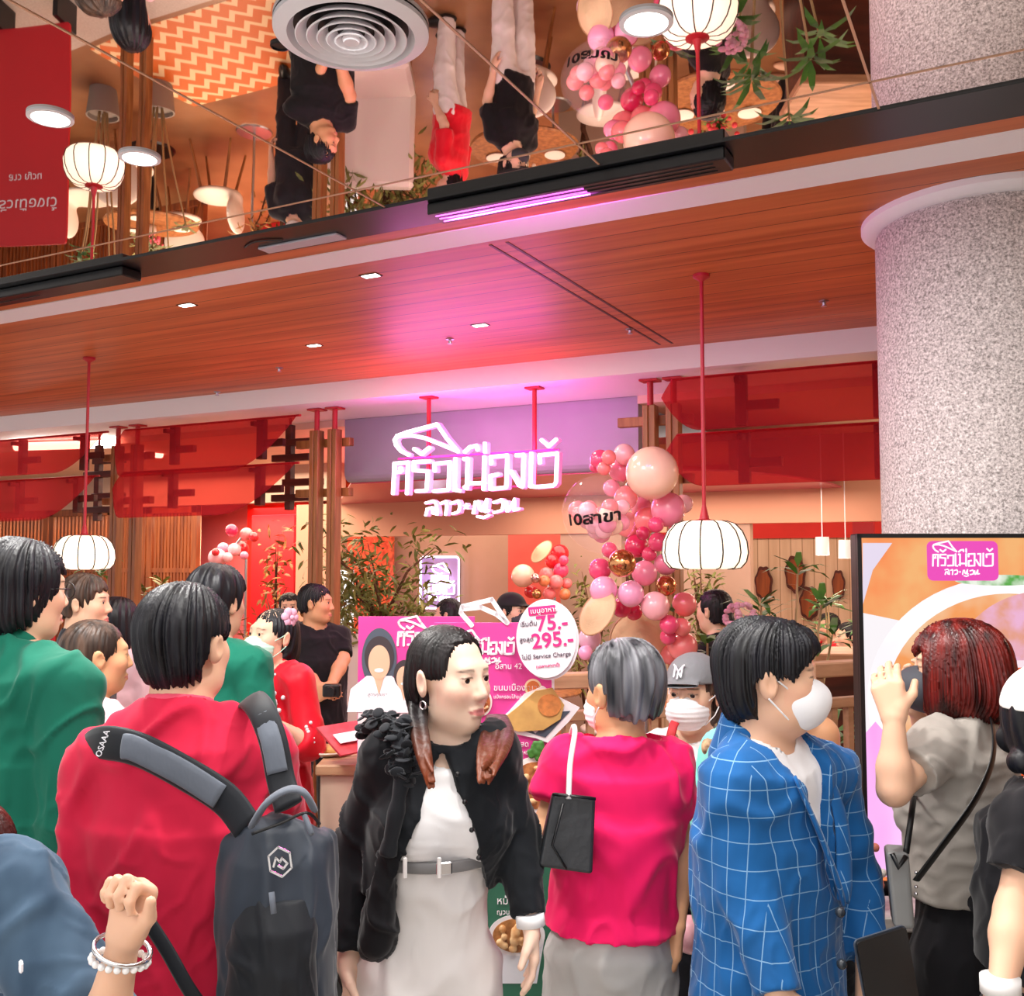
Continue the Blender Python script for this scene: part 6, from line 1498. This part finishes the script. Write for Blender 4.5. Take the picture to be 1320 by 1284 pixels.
b = thing('shoulder_bag', 'black cloth shoulder bag with a ruffled strap on the cardigan woman', 'bag', tuple(PV(492, 1130, 2.28)), YAW); Lg = lambda *q: ((lambda p: (p.dot(RGT), p.dot(FWD), p.z))(PV(*q) - Vector(b.location)))
F = Field([cone(Lg(500, 1105, 2.18), Lg(484, 1212, 2.19), .030, .040, .04)], .006); F.build('body', C_BLACKW, b, disp=folds(71, .006, 7, (1.4, 1.4, .4)), relax=1)
sp_ = smoothpath([Lg(*q) for q in ((500, 1100, 2.16), (512, 1040, 2.14), (520, 985, 2.15), (512, 945, 2.20), (492, 928, 2.28), (478, 940, 2.38))], 8); rf_ = sinnoise(5, 30); m = MB(); m.tube(sp_, [.017 + .002 * float(rf_(np.array([p]))[0]) for p in sp_], 12)
r = random.Random(2)
for p in sp_[14:]:
    for k in range(9): m.sphere((p[0] + r.gauss(0, .015), p[1] - .004 + r.gauss(0, .010), p[2] + r.gauss(0, .010)), (r.uniform(.012, .020), .003, r.uniform(.009, .016)), 10, 6, Matrix.Rotation(r.uniform(0, 6), 3, 'Z') @ Matrix.Rotation(r.uniform(0, 6), 3, 'X'))
m.build('ruffled_strap', cloth('black_ruffle', '#24262b', .2, .5), b, True)
p = PV(446, 1265, 2.22); t = thing('folded_fan', 'dark folded fan held low by the cardigan woman', 'fan', p, YAW); MB().box((.0, 0, -.06), (.026, .012, .20), Matrix.Rotation(-.4, 3, 'Y'), bev=.003).build('ribs', M_BLACKP, t)

# -- grey haired woman in the magenta T-shirt
s = Person('grey haired woman in a magenta T-shirt and grey trousers, seen from behind', 802, 823, 2.48, 0, -32, w=.83, lean=(.035, 0), fem=True, skin='mid', **NEAR)
s.set(SL=(734, 985, 2.50), SR=(860, 985, 2.50), EL=(698, 1078, 2.44), WL=(748, 1100, 2.66), ER=(878, 1098, 2.50), WR=(873, 1192, 2.44)); s.body(eyes=True)
s.tee(C_PINK, .022, .56, hem=.865, seed=43, neck=.064, amp=.006, st=.026, freq=5); s.trousers(C_GREYT, .014, seed=47, wide=.03, amp=.004, top=.57 * s.H)
s.hair(M_GREYHAIR, (.084, .104, .096), (0, -.018, .040), fz=.055, fy=.05, nape=-.052, sideburn=.0, seed=17, n=26, amp=.0048); s.mask(M_MASKW); s.shoes(M_SHOE)
b = thing('tote_bag', 'black leather tote with white handle on the magenta shoulder', 'bag', tuple(PV(732, 1080, 2.30)), YAW); Lg = lambda *q: ((lambda p: (p.dot(RGT), p.dot(FWD), p.z))(PV(*q) - Vector(b.location)))
f4 = [Lg(*q) for q in ((694, 1118, 2.28), (764, 1128, 2.28), (768, 1030, 2.30), (712, 1024, 2.30))]; b4 = [(x + .0, y + (.10 if i < 2 else .03), z) for i, (x, y, z) in enumerate(f4)]
m = MB(); m.add(f4 + b4, [(0, 1, 2, 3), (7, 6, 5, 4), (0, 4, 5, 1), (1, 5, 6, 2), (3, 7, 4, 0), (2, 6, 7, 3)]); o = m.build('body', mat('black_grain_leather', '#26282c', .42, bump=.3, bscale=30), b)
bv = o.modifiers.new('soft', 'BEVEL'); bv.width = .008; bv.segments = 3
MB().tube(smoothpath([Lg(*q) for q in ((733, 1030, 2.295), (735, 985, 2.33), (741, 945, 2.38), (738, 940, 2.46), (730, 985, 2.60))]), .0065, 8).build('handle', M_SHOEW, b, True); MB().tube([Lg(726, 1036, 2.276), Lg(712, 1090, 2.262), Lg(730, 1120, 2.268)], .003, 6).build('seam', M_BLACKP, b, True)
MB().tube([Lg(712, 1024, 2.295), Lg(768, 1030, 2.295)], .004, 6).build('rim', M_BLACKP, b, True)

# -- masked man in the blue checked blazer
s = Person('man in a blue checked blazer and white face mask, walking past', 990, 796, 2.15, 126, 97, w=.92, **NEAR)
s.set(SR=(955, 1010, 2.06), SL=(1068, 998, 2.26), ER=(966, 1140, 2.02), WR=(1005, 1288, 1.92), EL=(1092, 1130, 2.30), WL=(1122, 1240, 2.16)).seth('R', (.6, -.1, -1), (0, 1, 0), (.5, .6, .4)); s.body()
s.wear('undershirt', grow(s.torso(), .008), C_WHITE, hem=.80, cuts=[s.neckcut(.064, drop=-.01)], seed=51, amp=.002)
zB = s.loc(1084, 1178, 1.98)[2]; zC = s.J['neck'][2] + .01
def lapel(X, Y, Z):
    t_ = np.clip((zC - Z) / (zC - zB), 0, 1); return np.minimum(np.minimum(.074 * (1 - t_) ** .8 - .002 - np.abs(X - .012), Y - .0), Z - zB)
H = s.H
jl = loft([(.70, -.0, .0, .195, .155), (.86, 0, .0, .188, .146), (1.0, 0, .0, .170, .130), (1.18, 0, 0, .168, .126), (1.30, 0, 0, .155, .110)], .05)
s.tee(C_PLAID, .024, 1.96, hem=.70, name='blazer', neck=.066, fns=[lapel], extra=[jl], seed=53, st=.024, amp=.005, freq=5)
s.wear('collar', [cone(s.J['neck'] + V(0, -.022, -.03), s.J['neck'] + V(0, -.012, .045), .088, .070, .01)], C_PLAID, amp=0, h=.006, cuts=[cone(s.J['neck'] + V(0, .05, -.1), s.J['neck'] + V(0, .07, .16), .066, .066)], planes=[(s.J['neck'] + V(0, -.02, .046), (0, .35, 1))])
for q in (-1, 1):
    lp = [V(q * .085 + .01, .098, zC - .05), V(q * .066 + .01, .140, zC - .16), V(.012 + q * .02, .160, zB + .04), V(.014, .163, zB)]
    MB().tube(smoothpath(lp), [.018 * math.sin(PI * (.16 + .80 * k / 20)) + .004 for k in range(21)], 10, flat=((q, .4, 0), .3)).build('lapel', C_PLAID, s.o, True)
for k, (px, py) in enumerate(((1083, 1176), (1085, 1243))): MB().sphere(s.loc(px, py, 1.955), (.010, .010, .010), 14, 8).build('button', mat('dark_horn', '#2a3038', .25), s.o, True)
s.trousers(C_DARK, seed=57); s.hair(M_BLACKHAIR, (.088, .110, .096), (0, -.010, .040), extra=[s.hell((0, .058, .072), (.062, .042, .036), .03), s.hell((0, -.05, -.02), (.060, .048, .07), .04)], fz=.022, fy=.045, fslope=.75, nape=-.085, sideburn=.012, seed=19, n=56, amp=.0026)
s.mask(M_MASKW, .006, (0, .050, -.048), (.068, .070, .062), fold=False); s.shoes(M_SHOE)
a_, b_ = PV(1110, 1210, 1.88), PV(1182, 1300, 1.84); t = thing('tablet', 'black tablet carried at the waist of the blazer man', 'tablet', tuple((a_ + b_) / 2), YAW + .25)
MB().prism(rrect(-.0, -.03, .105, .20, .008), .008).build('case', M_BLACKP, t, M=Matrix.Rotation(-.18, 4, 'Y')); MB().prism(rrect(-.0, -.03, .110, .205, .010), .004).build('frame', mat('slate_case', '#3a424e', .4), t, M=Matrix.Translation((0, .005, 0)) @ Matrix.Rotation(-.18, 4, 'Y'))

# -- woman with burgundy hair at the screen
s = Person('woman with a burgundy bob in a taupe T-shirt, raising her hands at the screen', 1232, 794, 2.42, -48, -66, w=.96, fem=True, **NEAR)
s.set(SL=(1206, 965, 2.32), SR=(1272, 950, 2.52), EL=(1152, 1018, 2.20), WL=(1153, 926, 2.22), ER=(1205, 985, 2.62), WR=(1183, 915, 2.50)).seth('L', (-.12, .25, 1), (.5, 1, .1), (.35, .6, .4)).seth('R', (-.25, .1, 1), (.1, -1, .1), (.4, .6, .4)); s.body()
s.tee(C_TAUPE, .014, .62, hem=.965, seed=61, neck=.060, amp=.005, st=.022, freq=6, stretch=(.6, .6, 1.3)); s.trousers(C_BLACKW, .016, seed=63, top=.64 * s.H)
s.hair(M_REDHAIR, (.097, .112, .094), (0, -.012, .034), extra=[s.hell((0, -.030, -.045), (.104, .100, .085), .05), s.hell((.062, .04, -.04), (.03, .045, .075), .03), s.hell((-.062, .04, -.04), (.03, .045, .075), .03)], fz=.045, fy=.074, nape=-.118, ear=False, seed=29, n=70, amp=.0022)
s.mask(M_MASKB, .022, (0, .052, -.045), (.068, .070, .062), fold=False); s.shoes(M_SHOE)
b = thing('crossbody_bag', 'small grey bag with a long black strap at the taupe T-shirt woman', 'bag', tuple(PV(1166, 1140, 2.22)), YAW); Lg = lambda *q: ((lambda p: (p.dot(RGT), p.dot(FWD), p.z))(PV(*q) - Vector(b.location)))
f4 = [Lg(*q) for q in ((1152, 1198, 2.20), (1180, 1200, 2.20), (1172, 1100, 2.21), (1142, 1098, 2.21))]; b4 = [(x + .02, y + .07, z) for x, y, z in f4]; m = MB(); m.add(f4 + b4, [(0, 1, 2, 3), (7, 6, 5, 4), (0, 4, 5, 1), (1, 5, 6, 2), (3, 7, 4, 0), (2, 6, 7, 3)]); o = m.build('body', mat('grey_leather', '#8b8b8a', .45, bump=.2, bscale=20), b); bv = o.modifiers.new('soft', 'BEVEL'); bv.width = .010; bv.segments = 3
MB().tube([Lg(1150, 1100, 2.195), Lg(1158, 1118, 2.185), Lg(1168, 1104, 2.195)], .006, 8).build('flap_trim', M_BLACKP, b, True)
MB().tube(smoothpath([Lg(*q) for q in ((1181, 1135, 2.20), (1215, 1090, 2.17), (1255, 1035, 2.185), (1278, 985, 2.22), (1281, 945, 2.28), (1272, 912, 2.38), (1262, 905, 2.50))]), .0125, 8, flat=((1, 0, .6), .25)).build('strap', M_BLACKP, b, True); MB().tube(smoothpath([Lg(*q) for q in ((1168, 1100, 2.22), (1175, 1050, 2.26), (1180, 1010, 2.42))]), .007, 8, flat=((1, 0, 0), .4)).build('strap', M_BLACKP, b, True)
for k in range(4): MB().sphere(Lg(1181, 1125 + 9 * k, 2.205), .004, 8, 6).build('charm_bead', M_SILVER, b, True)
b = thing('sling_bag', 'slack black cloth bag behind the taupe T-shirt woman', 'bag', tuple(PV(1276, 1120, 2.28)), YAW); F = Field([cone((-.0, 0, .055), (-.015, 0, -.07), .028, .036, .03), cone((.02, .01, .09), (.03, .02, .02), .012, .03, .03)], .007); F.build('body', C_BLACKW, b, disp=folds(81, .006, 8, (1.4, 1.4, .5)), relax=1)

# -- woman in the grey cap
s = Person('woman in a grey cap, white mask and white printed T-shirt', 893, 841, 3.2, -158, -148, w=.92, fem=True, skin='light', h=.010, hf=.0042)
s.set(ER=(846, 1005, 3.12), WR=(885, 1012, 2.95), EL=(962, 1010, 3.10), WL=(922, 1012, 2.95)).seth('R', (.8, -.2, .2), (.3, 0, 1), (.5, .6, .5)).seth('L', (-.8, -.2, .2), (-.3, 0, 1), (.5, .6, .5)); s.body()
s.tee(C_WHITE, .022, .7, hem=.80, seed=71, neck=.066, amp=.005, st=.028); s.trousers(C_DARK); s.hair(M_BROWNHAIR, (.080, .094, .080), (0, -.016, .034), extra=[s.hell((0, -.05, -.06), (.06, .045, .06), .04)], fz=.05, fy=.045, nape=-.10, sideburn=.0, seed=31, n=24); s.mask(M_MASKW, .012); cap(s, mat('grey_cap', '#7a7b7e', .8, bump=.2, bscale=80), True)
for i_, (px, py, w_) in enumerate(((905, 968, .05), (908, 976, .08), (900, 984, .06))): q = s.loc(px, py, 3.045); MB().tube([q, q + s.dirl((1, 0, .12)) * w_], .004, 6).build('chest_print', mat('print_%d' % i_, ('#d8a0c8', '#e090b0', '#b0a0c8')[i_], .7), s.o, True)
band(s, 'red_strap', ((860, 968, 3.07), (868, 935, 3.09), (878, 918, 3.16), (884, 915, 3.24)), .014, mat('red_webbing', '#c0202a', .6), flat=((1, 0, .2), .25)); s.shoes(M_SHOE)
p = PV(903, 1003, 2.93); t = thing('phone', 'dark phone held in front of the white printed T-shirt', 'phone', p, YAW); MB().box((0, 0, 0), (.15, .009, .07), Matrix.Rotation(-1.2, 3, 'X'), bev=.003).build('case', M_BLACKP, t); MB().box((0, .003, .0055), (.13, .001, .06), Matrix.Rotation(-1.2, 3, 'X')).build('display', mat('phone_glass', '#1a2434', .1), t)

# -- denim woman with the raised fist
s = Person('woman in faded denim with dark red hair, raising a braceleted fist', -58, 1020, 1.62, 60, 70, w=.86, fem=True, lean=(0, 0), **NEAR)
s.set(SR=(18, 1150, 1.52), ER=(128, 1352, 1.44), WR=(160, 1212, 1.40), SL=(-60, 1150, 1.80)).seth('R', (.18, .05, 1), (-.45, -1, 0), (1.15, 1.55, .9)); s.body()
s.tee(C_DENIM, .022, .96, hem=.55, seed=83, neck=.060, amp=.006, st=.030, name='denim_dress', freq=7)
s.hair(M_DKRED, (.088, .104, .092), (0, -.014, .036), extra=[cone(s.hp((.045, .01, -.03)), s.loc(6, 1192, 1.40), .05, .026, .03), cone(s.hp((0, -.05, -.03)), s.J['neck'] + V(0, -.06, -.08), .075, .05, .04), cone(s.hp((-.05, .0, -.03)), s.J['SL'] + V(.05, .03, -.08), .05, .03, .03)], fz=.05, fy=.055, nape=None, ear=False, seed=37, n=34)
w_ = s.J['WR']; d_ = s.hand['R']['d']; u_ = np.cross(d_, V(1, .3, 0)); u_ /= np.linalg.norm(u_); v_ = np.cross(d_, u_)
MB().tube([tuple(w_ - d_ * .012 + (u_ * math.cos(a) + v_ * math.sin(a)) * .038 + d_ * .008 * math.sin(a)) for a in np.linspace(0, 2 * PI, 28)[:-1]], .0035, 8, closed=True).build('bracelet', M_SILVER, s.o, True)
m = MB()
for a in np.linspace(0, 2 * PI, 22)[:-1]: m.sphere(tuple(w_ - d_ * .026 + (u_ * math.cos(a) + v_ * math.sin(a)) * .037), .0052, 10, 8)
m.build('bead_bracelet', mat('pearl', '#f2efee', .2, coat=.5), s.o, True)
q = s.loc(27, 1246, 1.37); MB().box(q, (.016, .005, .014), bev=.002).build('white_tab', M_WHITE, s.o); s.trousers(C_DARK, .012); s.shoes(M_SHOEW)

# -- woman in black T-shirt and white cap at the edge
s = Person('woman in a black T-shirt and white cap with dark curly hair, beside the screen', 1362, 852, 2.0, 62, 70, w=.95, fem=True, **NEAR)
s.set(SR=(1332, 1068, 1.92), ER=(1308, 1175, 1.88), WR=(1290, 1282, 1.80), SL=(1390, 1040, 2.12), EL=(1410, 1160, 2.15), WL=(1410, 1280, 2.1)).seth('R', (-.1, -.1, -1), (0, 1, 0)); s.body()
s.tee(C_BLACKW, .018, .60, hem=.95, seed=91, st=.026, amp=.005); s.trousers(C_DARK); cl = []; r = random.Random(5)
for k in range(40): a = r.uniform(0, 2 * PI); rr = r.uniform(.05, .085); cl.append(ell(s.hp((rr * math.cos(a), -.02 + rr * math.sin(a) * .9, r.uniform(-.20, .02))), (.024, .024, .026), .008))
cl = [c for c in cl if s.hl(c['c'])[1] < .045]; s.hair(M_BLACKHAIR, (.084, .098, .086), (0, -.016, .034), extra=cl, fz=.04, fy=.05, nape=None, ear=False, seed=41, n=20, amp=.004); cap(s, mat('white_cap', '#f0ece6', .8)); s.shoes(M_SHOEW)
w_ = s.J['WR']; MB().tube([tuple(w_ + V(0, 0, .03)), tuple(w_ + V(0, 0, .002))], .034, 20).build('wristband', M_SHOEW, s.o, True)

# -- hostess in the scarlet dress
s = Person('woman in a scarlet long dress and green mask with a flower hair clip', 352, 779, 4.0, -128, -138, 8, w=.95, fem=True, skin='light', **MID)
s.set(SL=(384, 878, 3.9), EL=(400, 960, 3.86), WL=(352, 932, 3.72)).seth('L', (-.9, -.3, .2), (0, 0, 1), (.3, .4, .3)); s.body()
s.tee(C_AODAI, .016, 1.32, hem=.32, name='long_dress', neck=.056, extra=[loft([(.30, 0, -.01, .24, .14), (.75, 0, -.01, .21, .14), (.95, 0, 0, .17, .125)], .05)], seed=93, amp=.004); s.wear('collar', [cone(s.J['neck'] + V(0, 0, -.01), s.J['neck'] + V(0, .01, .03), .062, .056, .01)], C_AODAI, amp=0)
s.hair(M_BLACKHAIR, (.080, .096, .084), (0, -.016, .034), extra=[s.hell((0, -.075, -.06), (.055, .05, .085), .04)], fz=.062, fy=.046, nape=-.16, sideburn=.0, seed=43, n=30, amp=.002); s.mask(M_MASKG, .008); s.trousers(C_BLACKW, .008, top=.6); s.shoes(M_SHOE)
m = MB(); r = random.Random(6)
for k in range(46): q = s.loc(r.gauss(346, 9), r.gauss(903, 13), 3.84); m.sphere(q, r.uniform(.005, .011), 8, 5)
m.build('embroidery', M_WHITE, s.o, True); m = MB(); e0 = s.J['EL'] + (s.J['WL'] - s.J['EL']) * .26
for k in range(12): m.sphere(s.loc(r.gauss(399, 4), r.gauss(946, 8), 3.80), .007, 8, 5)
m.build('cuff_embroidery', M_WHITE, s.o, True)
m = MB()
for k in range(6): a = PI / 3 * k; m.sphere(s.hp((-.070, -.02 + .022 * math.cos(a), .085 + .022 * math.sin(a))), (.012, .018, .018), 10, 8)
m.sphere(s.hp((-.085, -.02, .085)), .010, 8, 6).build('flower_clip', mat('clip_pink', '#e8b4cc', .5), s.o, True)

# -- people further in
s = Person('man in a green shirt with tousled black hair, behind the crimson shirt', 281, 729, 3.45, 16, 26, w=.92, **MID); s.body(); s.tee(C_GREEN, .02, .8, seed=95); s.trousers(C_DARK); s.hair(M_BLACKHAIR, (.090, .106, .100), (0, -.012, .040), fz=.05, fy=.055, nape=-.06, seed=45, n=16, amp=.006); s.shoes(M_SHOE)
s = Person('man with short dark hair in profile between the green shirt and the lantern', 111, 738, 4.2, 78, 86, w=1.0, **MID); s.body(); s.tee(C_DARK, .02, .8, seed=97); s.trousers(C_DARK); s.hair(M_BROWNHAIR, (.080, .102, .092), (0, -.012, .040), fz=.055, fy=.055, nape=-.05, seed=47, n=22); s.shoes(M_SHOE)
s = Person('woman with sleek ash brown hair tied back, behind the green shoulder', 126, 793, 3.15, 42, 55, w=.9, fem=True, skin='mid', **MID); s.body(); s.tee(C_PALEP, .018, .8, seed=99); s.trousers(C_DARK); s.hair(M_BROWNHAIR, (.078, .096, .086), (0, -.016, .034), extra=[s.hell((0, -.095, .0), (.03, .03, .035), .02)], fz=.06, fy=.05, nape=-.05, seed=49, n=40, amp=.0012); s.shoes(M_SHOE)
s = Person('woman with long black hair and a pale pink blouse, seen from behind', 153, 768, 4.7, 8, 8, w=.9, fem=True, **MID); s.body(); s.tee(C_PALEP, .018, 1.4, seed=101); s.trousers(C_WHITET); s.hair(M_BLACKHAIR, (.088, .104, .094), (0, -.014, .036), extra=[s.hell((0, -.045, -.08), (.085, .06, .13), .05)], nape=None, ear=False, seed=51, n=26); s.shoes(M_SHOE)
s = Person('man in a black shirt with a camera, standing by the wooden posts', 408, 750, 6.0, 142, 96, w=1.05, skin='mid', **MID); s.set(ER=(387, 850, 6.0), WR=(410, 885, 5.8), EL=(442, 850, 6.0), WL=(424, 890, 5.8)).seth('R', (.8, -.2, -.4), (0, 1, 0)).seth('L', (-.8, -.2, -.4), (0, 1, 0)); s.body(); s.tee(C_BLACKW, .02, .85, seed=103); s.trousers(C_BLACKW); s.hair(M_BLACKHAIR, (.078, .096, .086), (0, -.014, .036), fz=.06, fy=.055, nape=-.045, seed=53); s.shoes(M_SHOE)
p = PV(428, 890, 5.70); t = thing('camera', 'small black camera held by the black shirted man', 'camera', p, YAW); MB().box((0, 0, 0), (.10, .06, .07), bev=.008).build('body', M_BLACKP, t); MB().cyl((0, -.03, 0), (0, -.08, 0), .027, 18).build('lens', M_BLACKM, t, 'auto')
def simple(lab, px, cr, d, phi, hphi, top, hm=M_BLACKHAIR, fem=True, mask=None, capm=None, long=False, bun=None, seated=False, w=.92, skin='light'):
    kw = dict(FAR); s = Person(lab, px, cr, d, phi, hphi, w=w, fem=fem, skin=skin, H=1.60 if seated else None, **kw)
    if seated:
        s.root[2] = PV(px, cr, d).z - .014 - 1.60; s.o.location.z = s.root[2]; s.hc[2] = 1.60 - .118; z0 = s.hc[2] - .118 - .055; dz = z0 - s.zsh; s.zsh = z0
        for k in s.J:
            if k[0] in 'nSEW': s.J[k] = s.J[k] + V(0, 0, dz)
        fl = -s.root[2]
        for n, q in (('R', 1), ('L', -1)): s.J['K' + n] = V(q * .10, .42, .80); s.J['A' + n] = V(q * .10, .40, fl + .07); s.J['E' + n] = s.J['S' + n] + V(q * .03, .05, -.26); s.J['W' + n] = s.J['E' + n] + V(-q * .06, .24, .02)
    s.body(eyes=True); s.tee(top, .018, .85, seed=int(px), hem=(.80 if seated else None), drape=not seated)
    if not seated: s.trousers(C_WHITET if px in (577, 661) else C_DARK)
    else: s.wear('trousers', [cone(s.J['H' + n], s.J['K' + n], .10, .08) for n in 'RL'] + [cone(s.J['K' + n], s.J['A' + n], .078, .06) for n in 'RL'], C_DARK, amp=0)
    ex = [s.hell((0, -.045, -.10), (.075, .055, .14), .05)] if long else []
    if bun: ex.append(s.hell(bun, (.042, .042, .045), .02))
    s.hair(hm, (.080, .097, .087), (0, -.014, .036), extra=ex, nape=None if long else -.06, seed=int(px), h=.008)
    if mask: s.mask(mask, .01)
    if capm: cap(s, capm)
    if not seated: s.shoes(M_SHOE)
    return s
simple('small figure with a white mask behind the black shirted man', 373, 762, 8.0, 175, 170, C_DARK, mask=M_MASKW)
simple('woman in a red top with a ponytail before the framed neon sign', 577, 769, 7.2, -70, -78, C_AODAI, bun=(0, -.11, -.03), long=True)
simple('person in a black hat, black mask and black shirt under the red garland', 661, 763, 6.6, 140, 125, C_BLACKW, mask=M_MASKB, capm=mat('black_cap', '#15151a', .8))
simple('person in black with a hair bun between the pink garland and the blue blazer', 920, 757, 5.4, -60, -42, C_BLACKW, bun=(0, -.085, -.05))
s1_ = simple('seated diner with dark hair at the far bar table, the one by the red pier', 1092, 800, 8.0, -95, -95, C_DARK, seated=True); s2_ = simple('seated diner in a red top with dark hair at the far bar table', 1066, 788, 8.5, -100, -100, C_AODAI, seated=True)
for q, l_ in ((s1_, 'white shell dining chair under the diner by the red pier'), (s2_, 'white shell dining chair under the red topped diner')): dup(chair, (q.root[0], q.root[1], 0), q.yaw + PI, l_)
# -- woman with bare shoulder behind the blazer man
s = Person('woman with bare shoulders and a leopard top, hidden behind the blazer man', 1000, 822, 2.66, 4, 10, w=1.0, fem=True, skin='mid', h=.010, hf=.005); s.set(SR=(1058, 948, 2.66), ER=(1080, 1062, 2.66), WR=(1070, 1160, 2.55), SL=(932, 965, 2.66), EL=(918, 1075, 2.66), WL=(918, 1140, 2.5)); s.body()
s.wear('leopard_top', grow([p for p in s.torso()], .010), mat('leopard', '#d8b48a', .7, vary=.9, col2='#3a2418', scale=38), hem=.85, planes=[(V(0, 0, s.zsh - .005), (.25, .2, 1))], cuts=[s.neckcut(.09, drop=.05)], amp=.002); s.trousers(C_DARK); s.hair(M_BLACKHAIR, (.084, .1, .09), nape=-.09, seed=60, n=24); s.shoes(M_SHOE)
s.wear('aqua_cardigan', [cone(s.J['SL'] + V(.01, 0, .0), s.J['EL'], .062, .070, .03), cone(s.J['EL'], s.loc(918, 1180, 2.62), .068, .055, .04), cone(s.loc(938, 985, 2.60), s.loc(930, 1170, 2.60), .04, .05, .04)], C_TEAL, amp=.006, freq=7, stretch=(1.4, 1.4, .3), seed=77)
m = MB().tube(smoothpath([s.loc(*q) for q in ((1088, 1010, 2.55), (1096, 1100, 2.50), (1102, 1150, 2.50))]), .004, 6).build('bag_strap', M_WOODTAN, s.o, True)
p = PV(890, 1205, 2.75); t = dup(BPROTO, p, None, 'pale pink balloon low behind the magenta T-shirt woman', None, .05); t['category'] = 'balloon'
if 'group' in t: del t['group']
for ch in t.children: ch.material_slots[0].link = 'OBJECT'; ch.material_slots[0].material = bmat(LP)
